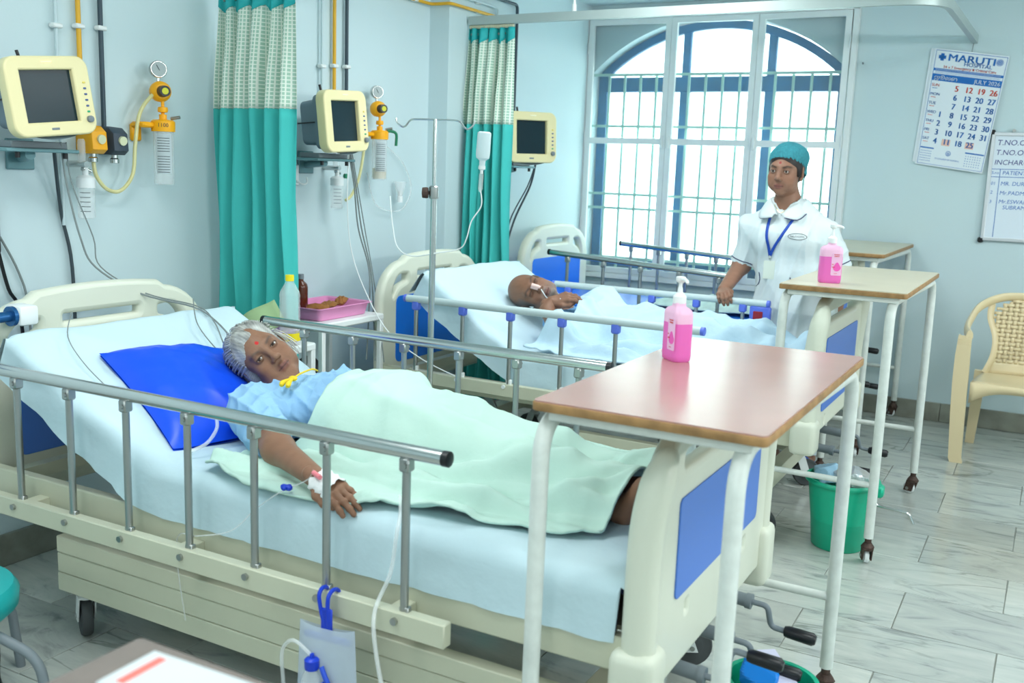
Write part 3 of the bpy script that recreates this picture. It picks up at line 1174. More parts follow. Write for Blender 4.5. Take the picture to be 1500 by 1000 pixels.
def make_table(label, x0, x1, y0, y1, z, lam, splay, casters):
    r = thing('overbed_table', label, 'table', ((x0 + x1) / 2, (y0 + y1) / 2, 0), 'over-bed tables')
    t = MB()
    t.prism(rrect(x0 + 0.003, y0 + 0.003, x1 - 0.003, y1 - 0.003, 0.012), z - 0.003, z)
    t.build('table_top', lam, r)
    t = MB()
    t.prism(rrect(x0, y0, x1, y1, 0.014), z - 0.021, z - 0.003, bev=0.003)
    t.build('edge_board', M_EDGE, r)
    for a, b in (((x0 + 0.03, y0 + 0.02), (x1 - 0.03, y0 + 0.045)), ((x0 + 0.03, y1 - 0.045), (x1 - 0.03, y1 - 0.02))):
        t = MB()
        t.span((a[0], a[1], z - 0.041), (b[0], b[1], z - 0.0212), 0.002)
        t.build('apron', M_POSTW, r)
    rr = 0.0175
    for k, x in enumerate((x0 + 0.022, x1 - 0.022)):
        sg = -1 if k == 0 else 1
        zt = z - 0.021 - rr
        t = MB()
        bot = 0.10
        pts = [(x + sg * splay, y0 + 0.004, bot), (x, y0 + 0.012, zt - 0.02), (x, y0 + 0.012, zt), (x, y1 - 0.012, zt), (x, y1 - 0.012, zt - 0.02), (x + sg * splay, y1 - 0.004, bot)]
        pts = [(x + sg * splay - 0.03 * k, y0 + 0.004, bot), (x - 0.03 * k, y0 + 0.012, zt), (x, y1 - 0.012, zt), pts[-1]]
        t.tube(round_path(pts, 0.085, 8), rr, 16)
        t.build('leg_frame', M_POSTW, r)
        for y in (y0 + 0.004, y1 - 0.004):
            caster(r, x + sg * splay - (0.03 * k if y < y0 + 0.1 else 0), y, 0.026, 0.105, True, M_WHITEP, 40 + 70 * k + 50 * (y > y0 + 0.1), 0.02)
    for y in (y0 + 0.006, y1 - 0.006):
        t = MB()
        q = splay * 0.75
        t.tube([(x0 + 0.022 - q, y, 0.30), (x1 - 0.022 + q - (0.03 if y < y0 + 0.1 else 0), y, 0.30)], 0.0115, 12)
        t.build('cross_bar', M_POSTW, r)
    return r


make_table('over-bed table with glossy rose laminate top standing across the foot of the woman\'s bed', -0.87, -0.405, 1.68, 2.63, 0.957, M_LAM1, 0.0, None)
make_table('over-bed table with matt oak top in front of the standing nurse', -0.905, -0.452, 3.72, 4.73, 1.013, M_LAM2, 0.004, None)
make_table('over-bed table far back by the wall, behind the nurse, nothing on it', -1.17, -0.755, 5.19, 6.27, 1.045, M_LAM2, 0.0, None)

# ------------------------------------------------------------------ hand-rub bottles
M_PINK = mat('pink_liquid', rgb(255, 130, 214), 0.3, sss=0.25, emit=0.0, transl=0.25)
M_PINKTOP = mat('pale_pink_plastic', rgb(255, 208, 236), 0.3, transl=0.2)
M_PINKLAB = mat('pink_label', rgb(240, 190, 224), 0.5)


def make_rub(label, x, y, z, rz, sc=1.0):
    r = thing('hand_rub_bottle', label, 'bottle', (x, y, z), 'pink hand-rub bottles on the over-bed tables', False, rz)
    r.scale = (sc, sc, sc)

    def loft(rows, name, mt, par):
        mb = MB()
        ol = []
        for hx_, hy_, zz in rows:
            ol.append([(a, b, zz) for a, b in rrect(-hx_, -hy_, hx_, hy_, min(hx_, hy_) * 0.62, 5)])
        n = len(ol[0])
        mb.add([p for o in ol for p in o], [(i * n + j, i * n + (j + 1) % n, (i + 1) * n + (j + 1) % n, (i + 1) * n + j) for i in range(len(ol) - 1) for j in range(n)] + [tuple(reversed(range(n))), tuple((len(ol) - 1) * n + j for j in range(n))])
        return mb.build(name, mt, par, True, 50)
    body = loft([(0.037, 0.023, 0.0), (0.040, 0.026, 0.004), (0.041, 0.027, 0.015), (0.041, 0.027, 0.10)], 'liquid_part', M_PINK, r)
    loft([(0.041, 0.027, 0.1), (0.041, 0.027, 0.122), (0.039, 0.0255, 0.131), (0.032, 0.021, 0.138), (0.019, 0.016, 0.142), (0.0155, 0.0155, 0.145), (0.0155, 0.0155, 0.152)], 'shoulder', M_PINKTOP, r)
    t = MB()
    t.lathe([(0.0175, 0.15), (0.0175, 0.168), (0.012, 0.174), (0.0075, 0.178), (0.006, 0.19), (0.0045, 0.193), (0.0045, 0.203), (0.010, 0.205), (0.0125, 0.209), (0.0125, 0.219), (0.0, 0.221)], 20)
    t.tube([(0, 0, 0.213), (0.02, 0, 0.214), (0.033, 0, 0.211), (0.037, 0, 0.206)], [0.006, 0.0055, 0.0045, 0.004], 10)
    t.build('pump_head', M_WHITEP, r)
    t = MB()
    t.prism(rrect(-0.002, 0.03, 0.036, 0.113, 0.004), -0.0276, -0.0271, Matrix(((1, 0, 0, 0), (0, 0, 1, 0), (0, 1, 0, 0), (0, 0, 0, 1))))
    lab = t.build('label', M_PINKLAB, r)
    t = MB()
    q = [(0.019 + 0.014 * math.cos(a) * (1 if math.sin(a) < 0.3 else 0.85), 0.06 + 0.014 * math.sin(a) + (0.006 * max(0, math.sin(a)) ** 6)) for a in [2 * PI * k / 24 for k in range(24)]]
    t.prism(q, -0.0284, -0.0277, Matrix(((1, 0, 0, 0), (0, 0, 1, 0), (0, 1, 0, 0), (0, 0, 0, 1))))
    t.build('drop_print', mat('magenta_print', rgb(238, 92, 184), 0.5), lab)
    t = MB()
    for px, pz, wd, hh in ((0.017, 0.107, 0.022, 0.003), (0.017, 0.1005, 0.019, 0.0035), (0.008, 0.060, 0.014, 0.003), (0.004, 0.07, 0.006, 0.003), (0.017, 0.037, 0.014, 0.0018)):
        for q_ in range(max(2, int(wd / 0.003))):
            xx = px - wd / 2 + 0.003 * q_
            t.span((xx, -0.0288, pz), (xx + 0.0018, -0.0284, pz + hh))
    o = t.build('fine_print', M_PRINTR, lab, False)
    o['kind'] = 'stuff'
    return r


make_rub('pink hand-rub bottle standing on the rose laminate table in the foreground', -0.784, 2.27, 0.957, math.radians(-42), 0.92)
make_rub('pink hand-rub bottle standing on the oak table in front of the nurse', -0.757, 3.89, 1.013, math.radians(22), 1.0)
# ================================================================== pipes on the wall
M_PIPEY = mat('yellow_pipe_paint', rgb(228, 172, 40), 0.4)
M_PIPEK = mat('dark_pipe_paint', rgb(52, 72, 84), 0.4)
M_PIPEW = mat('pale_pipe_paint', rgb(196, 214, 218), 0.45)
M_TEAL = mat('teal_cloth', rgb(72, 202, 196), 0.75, bump=0.1, bscale=300, transl=0.15)
M_TEALHEM = mat('teal_tape', rgb(40, 178, 180), 0.6)


def pipe(label, pts, r, mt, clips, group):
    o = thing('gas_pipe', label, 'pipe', pts[-1], group)
    t = MB()
    t.tube(round_path(pts, 0.03), r, 12)
    t.build('pipe_run', mt, o)
    for c_ in clips:
        t = MB()
        t.box(c_, (0.03, 0.036, 0.016), 0.004)
        t.build('pipe_clip', M_WHITEM, o)
    return o


for gy, zs, who in ((2.297, (1.15, 1.46, 1.49), 'left monitor'), (3.676, (1.5, 1.5, 1.5), 'middle monitor')):
    xw = XN + 0.02
    d = gy * 0.006
    pipe('thin pale pipe running down the wall behind the %s' % who, [(xw, gy * 0.993, CEIL), (xw, gy * 0.993, zs[0])], 0.006, M_PIPEW, [(xw, gy * 0.993, 1.80 + d), (xw, gy * 0.993, 2.2)], 'wall pipes')
    pipe('yellow gas pipe running down the wall behind the %s' % who, [(xw, gy * 0.993 + 0.088, CEIL), (xw, gy * 0.993 + 0.088, zs[1])], 0.0085, M_PIPEY, [(xw, gy * 0.993 + 0.088, 1.81 + d), (xw, gy * 0.993 + 0.088, 2.2)], 'wall pipes')
    pipe('dark grey pipe running down the wall beside the %s' % who, [(xw, gy * 0.993 + 0.178, CEIL), (xw, gy * 0.993 + 0.178, zs[2])], 0.0085, M_PIPEK, [(xw, gy * 0.993 + 0.178, 1.815 + d), (xw, gy * 0.993 + 0.178, 2.2)], 'wall pipes')
pipe('long yellow gas pipe running round the wall pier near the ceiling', [(XN + 0.025, 3.9, 2.225), (XN + 0.025, YJ - 0.025, 2.225), (XF + 0.02, YJ - 0.025, 2.225), (XF + 0.022, YJ + 0.02, 2.225), (XF + 0.022, 5.10, 2.225), (XF + 0.022, 5.10, 1.7)], 0.0085, M_PIPEY,
     [(XN + 0.018, 4.38, 2.225), (XF + 0.012, 4.82, 2.225)], 'pipes near the ceiling')
pipe('pale pipe running along the wall pier above the yellow pipe', [(XF + 0.022, YJ + 0.03, 2.275), (XF + 0.022, 5.02, 2.275), (XF + 0.022, 5.02, 1.7)], 0.007, M_PIPEW, [(XF + 0.012, 4.82, 2.275)], 'pipes near the ceiling')
pipe('dark pipe with an elbow above the curtain track by the far corner', [(XF + 0.022, YJ + 0.03, 2.325), (XF + 0.022, 5.24, 2.325), (XF + 0.022, 5.24, 1.7)], 0.009, M_PIPEK, [(XF + 0.012, 4.82, 2.325)], 'pipes near the ceiling')

# ================================================================== curtains and tracks


def net_mat():
    mt = bpy.data.materials.new('curtain_net')
    mt.use_nodes = True
    nt = mt.node_tree
    b = nt.nodes['Principled BSDF']
    b.inputs['Roughness'].default_value = 0.8
    uv = nt.nodes.new('ShaderNodeUVMap')
    br = nt.nodes.new('ShaderNodeTexBrick')
    br.offset = 0.0
    br.inputs['Scale'].default_value = 1.0
    br.inputs['Brick Width'].default_value = 0.0125
    br.inputs['Row Height'].default_value = 0.0145
    br.inputs['Mortar Size'].default_value = 0.0024
    br.inputs['Mortar Smooth'].default_value = 0.4
    br.inputs['Color1'].default_value = rgb(176, 214, 194)
    br.inputs['Color2'].default_value = rgb(178, 214, 192)
    br.inputs['Mortar'].default_value = rgb(236, 242, 230)
    nt.links.new(uv.outputs[0], br.inputs['Vector'])
    nt.links.new(br.outputs['Color'], b.inputs['Base Color'])
    mr = nt.nodes.new('ShaderNodeMapRange')
    mr.inputs['To Min'].default_value = 0.85
    mr.inputs['To Max'].default_value = 1.0
    nt.links.new(br.outputs['Fac'], mr.inputs['Value'])
    nt.links.new(mr.outputs[0], b.inputs['Alpha'])
    return mt


M_NET = net_mat()


def make_curtain(label, xa, xb, y, ztop, zmid, zbot, folds, seed, flare):
    r = thing('curtain', label, 'curtain', ((xa + xb) / 2, y, zbot), 'bunched ward curtains')
    rs = random.Random(seed)
    ph = [rs.uniform(-0.5, 0.5) for _ in range(folds + 2)]

    def pos(u, z):
        k = (ztop - z) / (ztop - zbot)
        wx = 1 + flare * k
        cx = (xa + xb) / 2
        a = u * folds * 2 * PI
        i = int(u * folds)
        amp = 0.034 + 0.026 * min(1, k * 4) + 0.012 * ph[min(i, folds)]
        amp *= (0.45 + 0.55 * min(1, k * 6))
        yy = y + amp * math.sin(a + 0.5 * ph[min(i, folds)] * 2 + 0.3 * math.sin(z * 2.3 + i)) + 0.006 * math.sin(z * 7 + u * 9)
        xx = cx + (u - 0.5) * (xb - xa) * wx + 0.007 * math.sin(2 * a + z * 0.9) + 0.008 * math.sin(z * 3.1 + u * 20)
        return (xx, yy, z)
    NU = folds * 14
    for name, z0, z1, mt, nz in (('hem_tape', ztop, ztop - 0.055, M_TEALHEM, 4), ('net_panel', ztop - 0.055, zmid, M_NET, 18), ('cloth_panel', zmid, zbot, M_TEAL, 36)):
        t = MB()
        sc_ = 0.03 if name == 'hem_tape' else 0.0
        t.grid(lambda i, j: (lambda q: (q[0], q[1] - (0.003 if sc_ else 0), q[2]))(pos(i / NU, z0 + (z1 - z0 - sc_ * abs(math.sin(PI * folds * i / NU))) * j / (nz - 1))), NU + 1, nz)
        o = t.build(name, mt, r, True, 180)
        uvl = o.data.uv_layers.new(name='UVMap')
        uvs = np.zeros((len(o.data.loops), 2), np.float32)
        vi = np.zeros(len(o.data.loops), np.int32)
        o.data.loops.foreach_get('vertex_index', vi)
        uvs[:, 0] = (vi // nz) / NU * (xb - xa) * 2.4
        uvs[:, 1] = z0 + (z1 - z0) * (vi % nz) / (nz - 1)
        uvl.data.foreach_set('uv', uvs.ravel())
        sm = o.modifiers.new('thickness', 'SOLIDIFY')
        sm.thickness = 0.0012
    for k in range(folds):
        u = (k + 0.25) / folds
        p = pos(u, ztop - 0.028)
        t = MB()
        t.cyl((p[0], p[1] - 0.004, p[2]), (p[0], p[1] - 0.009, p[2]), 0.006, 10)
        t.build('eyelet', M_CHROMED, r)
    return r


make_curtain('teal ward curtain with net top, hanging beside the woman\'s head', -3.0, -2.61, 3.0, 2.035, 1.59, 0.14, 5, 3, 0.16)
make_curtain('teal ward curtain with net top, hanging beside the wall pier behind the man', -2.915, -2.635, 4.735, 2.125, 1.625, 0.12, 5, 8, 0.22)


def make_track(label, pts, drops, beads):
    r = thing('curtain_track', label, 'curtain track', pts[0], 'curtain tracks under the ceiling')
    pp = round_path(pts, 0.22, 8)
    t = MB()
    sec = [(-0.014, -0.022), (0.014, -0.022), (0.014, 0.022), (-0.014, 0.022)]
    vs, fs = [], []
    for i, p in enumerate(pp):
        d = (pp[min(i + 1, len(pp) - 1)] - pp[max(i - 1, 0)]).normalized()
        n = Vector((-d.y, d.x, 0))
        for a, b in sec:
            vs.append(p + n * a + Vector((0, 0, b)))
    for i in range(len(pp) - 1):
        for j in range(4):
            fs.append((i * 4 + j, i * 4 + (j + 1) % 4, i * 4 + 4 + (j + 1) % 4, i * 4 + 4 + j))
    fs += [(3, 2, 1, 0), tuple(len(pp) * 4 - 4 + j for j in range(4))]
    t.add(vs, fs)
    t.build('rail_channel', mat('grey_aluminium', rgb(176, 190, 188), 0.4, 0.35), r)
    for x, y, z in drops:
        t = MB()
        t.cyl((x, y, z + 0.02), (x, y, CEIL), 0.007, 10)
        t.cyl((x, y, z + 0.02), (x, y, z + 0.06), 0.012, 10)
        t.build('hanger_rod', M_WHITEM, r)
    for k in range(beads[3]):
        t = MB()
        x = beads[0] + (beads[1] - beads[0]) * k / (beads[3] - 1)
        t.ell((x, beads[2], pts[0][2] - 0.032), (0.0075, 0.011, 0.010), 8)
        t.build('runner', mat('runner_nylon', rgb(206, 204, 176), 0.5), r)
    return r


make_track('grey curtain track curving from the wall pier to the window wall', [(XF + 0.01, 4.735, 2.165), (-0.55, 4.735, 2.175), (-0.55, YW - 0.001, 2.20)], [(-2.29, 4.735, 2.165), (-0.6, 4.93, 2.17)], (-2.90, -2.64, 4.735, 24))
make_track('curtain track above the woman\'s bed, end fixed to the left wall', [(XN + 0.01, 3.0, 2.09), (-1.2, 3.0, 2.09)], [(-2.0, 3.0, 2.09), (-1.25, 3.0, 2.09)], (-2.98, -2.62, 3.0, 24))

# ================================================================== patient monitors
M_BEZEL = mat('cream_yellow_plastic', rgb(234, 222, 172), 0.4)
M_HOUS = mat('slate_plastic', rgb(112, 130, 142), 0.5)
M_BRKT = mat('teal_grey_metal', rgb(112, 150, 156), 0.45, 0.3)


def screen_mat(name, base, emit):
    return mat(name, base, 0.12, spec=0.6, emit=emit, emit_col=base)


M_SCR = mat('dark_screen', rgb(24, 46, 54), 0.2, spec=0.35)


def make_monitor(label, x, y, z, rz, tilt, roll, wall_x, led, arm_y=0.0, sc=1.0):
    r = thing('patient_monitor', label, 'monitor', (x, y, z), 'wall patient monitors', False)
    r.rotation_euler = (math.radians(roll), math.radians(tilt), math.radians(rz))
    r.scale = (sc, sc, sc)
    # local: +x out of the screen, y along the wall, z up
    W, H = 0.158, 0.134
    Mf = MYZ
    me = plate([rrect(-W, -H, W, H, 0.04, 8), list(reversed(rrect(-W + 0.042, -H + 0.036, W - 0.052, H - 0.034, 0.004, 2)))], 0.05, 0.007, Mf)
    link_mesh('bezel', me, M_BEZEL, r)
    t = MB()
    t.span((-0.006, -W + 0.04, -H + 0.03), (0.004, W - 0.042, H - 0.026))
    t.build('screen', M_SCR, r, False)
    t = MB()
    rows = [(-0.02, W - 0.008, H - 0.008), (-0.055, W - 0.012, H - 0.012), (-0.06, W - 0.03, H - 0.028), (-0.15, W - 0.04, H - 0.035), (-0.165, W - 0.06, H - 0.055)]
    ol = [[(xx, a, b) for a, b in rrect(-w_, -h_, w_, h_, 0.03, 5)] for xx, w_, h_ in rows]
    n = len(ol[0])
    t.add([p for o in ol for p in o], [(i * n + j, (i + 1) * n + j, (i + 1) * n + (j + 1) % n, i * n + (j + 1) % n) for i in range(len(ol) - 1) for j in range(n)] + [tuple((len(ol) - 1) * n + j for j in range(n)), tuple(reversed(range(n)))])
    t.build('housing', M_HOUS, r, True, 35)
    t = MB()
    t.span((-0.15, -W + 0.01, -0.004), (-0.05, -W + 0.018, 0.002))
    t.build('seam', M_DARKP, r)
    t = MB()
    t.box((0.02, 0.0, H - 0.014), (0.014, 0.05, 0.012), 0.005)
    t.build('alarm_light', mat('alarm_amber', (1.0, 0.45, 0.25, 1), 0.4, emit=1.5) if led else mat('alarm_clear', rgb(250, 244, 214), 0.4), r)
    for k in range(6):
        t = MB()
        t.box((0.0255, W - 0.022, 0.045 - 0.021 * k), (0.006, 0.012, 0.007), 0.002)
        t.build('button', [mat('btn_slate', rgb(80, 100, 150), 0.4), mat('btn_green', rgb(40, 170, 120), 0.4), mat('btn_yel', rgb(238, 216, 110), 0.4)][2 if k == 0 else 1 if k == 5 else 0], r)
    t = MB()
    t.tube([(0.022, W - 0.023, -0.088), (0.036, W - 0.023, -0.088), (0.038, W - 0.023, -0.088)], [0.013, 0.012, 0.009], 16)
    t.build('dial', M_GREYP, r)
    t = MB()
    t.box((0.0253, -0.01, -H + 0.018), (0.003, 0.03, 0.008), 0.001)
    t.build('badge', M_GREYP, r)
    t = MB()
    t.tube([(-0.09, -0.02, H - 0.03), (-0.095, -0.03, H + 0.04)], 0.006, 8)
    t.build('antenna', M_DARKP, r)
    t = MB()
    t.grid(lambda i, j: (0.012 - 0.02 * i / 8, -0.1 + 0.2 * j / 16, -H - 0.004 - 0.016 * math.sin(PI * j / 16) * (1 - i / 8)), 9, 17)
    t.build('chin_tray', M_HOUS, r)
    b = thing('monitor_bracket', label.replace('patient monitor', 'wall bracket holding the patient monitor').split(',')[0], 'bracket', (wall_x, y + arm_y, z - 0.17), 'monitor brackets')
    t = MB()
    t.span((wall_x, y + arm_y - 0.05, z - 0.23), (wall_x + 0.012, y + arm_y + 0.05, z - 0.13), 0.003)
    t.build('wall_plate', M_BRKT, b)
    t = MB()
    t.tube([(wall_x + 0.01, y + arm_y, z - 0.19), (x - 0.10, y, z - 0.18)], 0.016, 10)
    t.build('swing_arm', M_BRKT, b)
    t = MB()
    t.span((x - 0.2, y - 0.13, z - 0.172), (x - 0.03, y + 0.13, z - 0.16), 0.003)
    t.build('shelf_plate', M_BRKT, b)
    t = MB()
    t.span((x - 0.16, y - 0.10, z - 0.16), (x - 0.05, y + 0.10, z - 0.138), 0.003)
    t.build('clamp_block', M_GREYP, b)
    for s_ in (-0.08, 0.09):
        t = MB()
        t.cyl((x - 0.05, y + s_, z - 0.19), (x - 0.05, y + s_, z - 0.16), 0.008, 10)
        t.build('screw_knob', M_DARKP, b)
    return r


make_monitor('patient monitor with lit alarm lamp, leftmost on the wall above the woman', -2.81, 2.085, 1.567, -4, -5, 6, XN, True, 0.05, 0.86)
make_monitor('patient monitor on the wall between the two teal curtains, middle of three', -2.79, 3.515, 1.572, 2, -4, 3, XN, False, 0.04, 0.93)
make_monitor('patient monitor in the far corner beside the window, smallest in view', -2.69, 5.07, 1.572, -27, -2, 1, XF, False, 0.1)

# ================================================================== gas outlets and suction units


def make_outlet(label, y, z, mt):
    r = thing('gas_outlet', label, 'outlet', (XN, y, z), 'wall gas outlets')
    t = MB()
    t.prism([(0, -0.055), (0.07, -0.055), (0.09, -0.04), (0.085, 0.02), (0.06, 0.04), (0, 0.045)], -0.032, 0.032, TR(XN + 0.001, y, z) @ RX(90), 0.006)
    b = t.build('outlet_body', mt, r)
    t = MB()
    t.cyl((XN + 0.085, y + 0.004, z - 0.005), (XN + 0.096, y + 0.004, z - 0.006), 0.016, 18)
    t.build('gauge_cap', mat('pale_dial', rgb(214, 216, 180), 0.4), r)
    t = MB()
    t.lathe([(0.012, -0.085), (0.016, -0.083), (0.016, -0.07), (0.012, -0.066), (0.012, -0.05)], 14, TR(XN + 0.05, y, z))
    t.build('socket', M_CHROME, r)
    return r


make_outlet('yellow wall gas outlet box beside the left monitor', 2.385, 1.452, M_YELP)
make_outlet('black wall gas outlet box next to the yellow one', 2.475, 1.45, mat('slate_outlet', rgb(52, 66, 80), 0.45))


def make_suction(label, y, z, fluid, green):
    x = XN + 0.085
    r = thing('suction_unit', label, 'suction unit', (XN, y, z - 0.22), 'yellow wall suction units')
    t = MB()
    t.lathe([(0.034, -0.205), (0.036, -0.2), (0.037, 0.0)], 28, TR(x, y, z))
    t.build('jar', M_CLEAR, r)
    if fluid:
        t = MB()
        t.lathe([(0.0, -0.199), (0.033, -0.199), (0.034, -0.15), (0.0, -0.15)], 24, TR(x, y, z))
        t.build('fluid', mat('pale_fluid', rgb(224, 216, 190), 0.3, alpha=0.8), r)
    t = MB()
    t.grid(lambda i, j: (x + 0.0375 * math.cos(-1.5 + 1.6 * i / 12), y + 0.0375 * math.sin(-1.5 + 1.6 * i / 12), z - 0.02 - 0.145 * j / 2), 13, 3)
    lb = t.build('scale_label', mat('label_film', rgb(196, 208, 212), 0.5, alpha=0.75), r)
    t = MB()
    for k in range(14):
        zz = z - 0.035 - 0.0095 * k
        if k in (6,):
            continue
        t.grid(lambda i, j: (x + 0.0382 * math.cos(-1.35 + 1.2 * i / 8), y + 0.0382 * math.sin(-1.35 + 1.2 * i / 8), zz - 0.002 * j), 9, 2)
    o = t.build('print_lines', M_PRINTK, lb)
    o['kind'] = 'stuff'
    t = MB()
    t.lathe([(0.042, -0.012), (0.043, 0.0), (0.043, 0.024), (0.036, 0.03), (0.014, 0.032), (0.014, 0.05), (0.0, 0.05)], 28, TR(x, y, z))
    t.build('jar_lid', M_YELP, r)
    t = MB()
    t.span((XN + 0.0, y - 0.085, z - 0.05), (XN + 0.02, y - 0.04, z + 0.015), 0.006)
    t.span((XN + 0.015, y - 0.09, z + 0.0), (x, y - 0.02, z + 0.02), 0.006)
    t.build('bracket', M_YELP, r)
    t = MB()
    t.lathe([(0.006, 0.045), (0.006, 0.056), (0.017, 0.058), (0.019, 0.066), (0.017, 0.076), (0.006, 0.078), (0.006, 0.10)], 16, TR(x, y, z))
    t.build('stem', M_YELP, r)
    t = MB()
    t.lathe([(0.0, -0.028), (0.026, -0.028), (0.036, -0.018), (0.038, 0.0), (0.036, 0.014), (0.026, 0.024), (0.0, 0.026)], 28, TR(x - 0.01, y, z + 0.132) @ RZ(-25) @ RY(90))
    t.build('regulator', M_YELP, r)
    t = MB()
    t.lathe([(0.021, 0.022), (0.021, 0.03), (0.0195, 0.058), (0.0, 0.058)], 20, TR(x - 0.01, y, z + 0.132) @ RZ(-25) @ RY(90))
    k_ = t.build('control_knob', M_DARKP, r)
    t = MB()
    t.lathe([(0.012, 0.0575), (0.012, 0.059), (0.0, 0.059)], 16, TR(x - 0.01, y, z + 0.132) @ RZ(-25) @ RY(90))
    t.build('knob_disc', mat('lime_disc', rgb(206, 204, 40), 0.4), k_)
    t = MB()
    t.cyl((x - 0.02, y, z + 0.16), (x - 0.02, y, z + 0.185), 0.006, 10)
    t.lathe([(0.0, -0.014), (0.029, -0.014), (0.031, -0.008), (0.031, 0.01), (0.028, 0.013)], 24, TR(x - 0.02, y, z + 0.212) @ RZ(-28) @ RY(90))
    g = t.build('gauge', M_CHROME, r)
    t = MB()
    t.lathe([(0.027, 0.0132), (0.0, 0.0134)], 24, TR(x - 0.02, y, z + 0.212) @ RZ(-28) @ RY(90))
    t.build('gauge_dial', mat('dial_grey', rgb(168, 180, 180), 0.5), g)
    t = MB()
    t.box((0.0142, 0, 0.006), (0.001, 0.002, 0.022), 0, TR(x - 0.02, y, z + 0.212) @ RZ(-28) @ RX(30))
    t.build('gauge_needle', M_PRINTK, g)
    t = MB()
    t.cyl((x + 0.02, y + 0.02, z + 0.036), (x + 0.05, y + 0.035, z + 0.042), 0.006, 10)
    t.build('spout', M_CHROMED, r)
    if green:
        t = MB()
        t.tube(round_path([(x + 0.03, y + 0.02, z + 0.03), (x + 0.06, y + 0.06, z + 0.026), (x + 0.055, y + 0.06, z - 0.04)], 0.025), 0.007, 10)
        t.build('green_elbow', mat('green_hose', rgb(20, 120, 84), 0.45), r)
    else:
        t = MB()
        add_mesh(t, text_mesh('1100', 0.02, None, 'CENTER'), lambda p: Vector((x + 0.0435 * math.cos(-0.75 + p.x / 0.0435), y + 0.0435 * math.sin(-0.75 + p.x / 0.0435), z + 0.004 + p.y)))
        t.build('hand_lettering', M_PRINTK, r, False)
    return r


make_suction('yellow wall suction unit with empty clear jar, left of the near curtain', 2.668, 1.498, False, False)
make_suction('yellow wall suction unit with green elbow and some fluid, right of the middle monitor', 4.005, 1.525, True, True)


def hose(name, label, cat, pts, r, mt, group=None, n=6):
    t = MB()
    t.tube(smooth_path(pts, n), r, 8)
    o = t.build(name, mt)
    return tag(o, label, cat, group)


M_HOSE = mat('yellowed_hose', rgb(226, 220, 160), 0.3, alpha=0.85)
hose('suction_hose', 'yellowed looped hose from the yellow outlet to the left suction unit', 'hose', [(XN + 0.05, 2.385, 1.37), (XN + 0.055, 2.392, 1.32), (XN + 0.06, 2.43, 1.275), (XN + 0.06, 2.49, 1.27), (XN + 0.06, 2.545, 1.33), (XN + 0.06, 2.56, 1.44), (XN + 0.06, 2.585, 1.55), (XN + 0.07, 2.635, 1.615), (XN + 0.075, 2.66, 1.625)], 0.007, M_HOSE)
hose('suction_hose', 'yellowed hose hanging behind the middle monitor beside the wall bottle', 'hose', [(XN + 0.05, 3.86, 1.60), (XN + 0.05, 3.93, 1.52), (XN + 0.05, 3.90, 1.35), (XN + 0.05, 3.84, 1.25), (XN + 0.05, 3.79, 1.22)], 0.007, M_HOSE)


def make_humid(label, y, z, green):
    x = XN + 0.07
    r = thing('humidifier_bottle', label, 'bottle', (XN, y, z - 0.15), 'wall oxygen humidifier bottles')
    t = MB()
    t.lathe([(0.0, -0.13), (0.026, -0.13), (0.029, -0.124), (0.029, -0.02), (0.026, 0.0)], 22, TR(x, y, z))
    t.build('bottle_cup', M_CLEAR, r)
    t = MB()
    t.lathe([(0.031, -0.025), (0.031, 0.008), (0.022, 0.016), (0.010, 0.018), (0.010, 0.05), (0.0, 0.05)], 22, TR(x, y, z))
    t.build('bottle_cap', M_WHITEP, r)
    t = MB()
    t.lathe([(0.013, 0.06), (0.013, 0.13), (0.010, 0.14), (0.0, 0.14)], 16, TR(x, y - 0.012, z))
    t.build('flow_tube', M_CLEAR, r)
    t = MB()
    t.cyl((XN, y - 0.012, z + 0.055), (x + 0.025, y - 0.012, z + 0.055), 0.011, 12)
    t.cyl((x, y - 0.012, z + 0.04), (x, y + 0.02, z + 0.03), 0.008, 10)
    t.build('valve', M_CHROME, r)
    t = MB()
    for k in range(5):
        t.grid(lambda i, j: (x + 0.0296 * math.cos(-1.4 + 1.2 * i / 8), y + 0.0296 * math.sin(-1.4 + 1.2 * i / 8), z - 0.04 - 0.016 * k - 0.002 * j), 9, 2)
    o = t.build('print_lines', M_PRINTK, r)
    o['kind'] = 'stuff'
    if green:
        t = MB()
        t.lathe([(0.011, -0.006), (0.011, 0.006), (0.0, 0.006)], 14, TR(x + 0.03, y + 0.025, z + 0.02) @ RY(90))
        t.build('green_tap', mat('green_hose', rgb(20, 120, 84), 0.45), r)
    return r


make_humid('small clear humidifier bottle with white cap under the yellow outlet', 2.335, 1.305, False)
make_humid('clear humidifier bottle with green tap hanging below the middle monitor', 3.70, 1.315, True)
# wall bottle rail hooks under the middle monitor
r = thing('cable_hook', 'small white double hook on the wall under the middle monitor', 'hook', (XN, 3.49, 1.32))
t = MB()
t.span((XN, 3.475, 1.30), (XN + 0.012, 3.505, 1.38), 0.003)
t.build('back_plate', M_WHITEP, r)
for s_ in (-1, 1):
    t = MB()
    t.tube(smooth_path([(XN + 0.01, 3.49, 1.31), (XN + 0.03, 3.49 + s_ * 0.015, 1.295), (XN + 0.035, 3.49 + s_ * 0.04, 1.30), (XN + 0.03, 3.49 + s_ * 0.045, 1.325)], 5), 0.004, 8)
    t.build('prong', M_WHITEP, r)

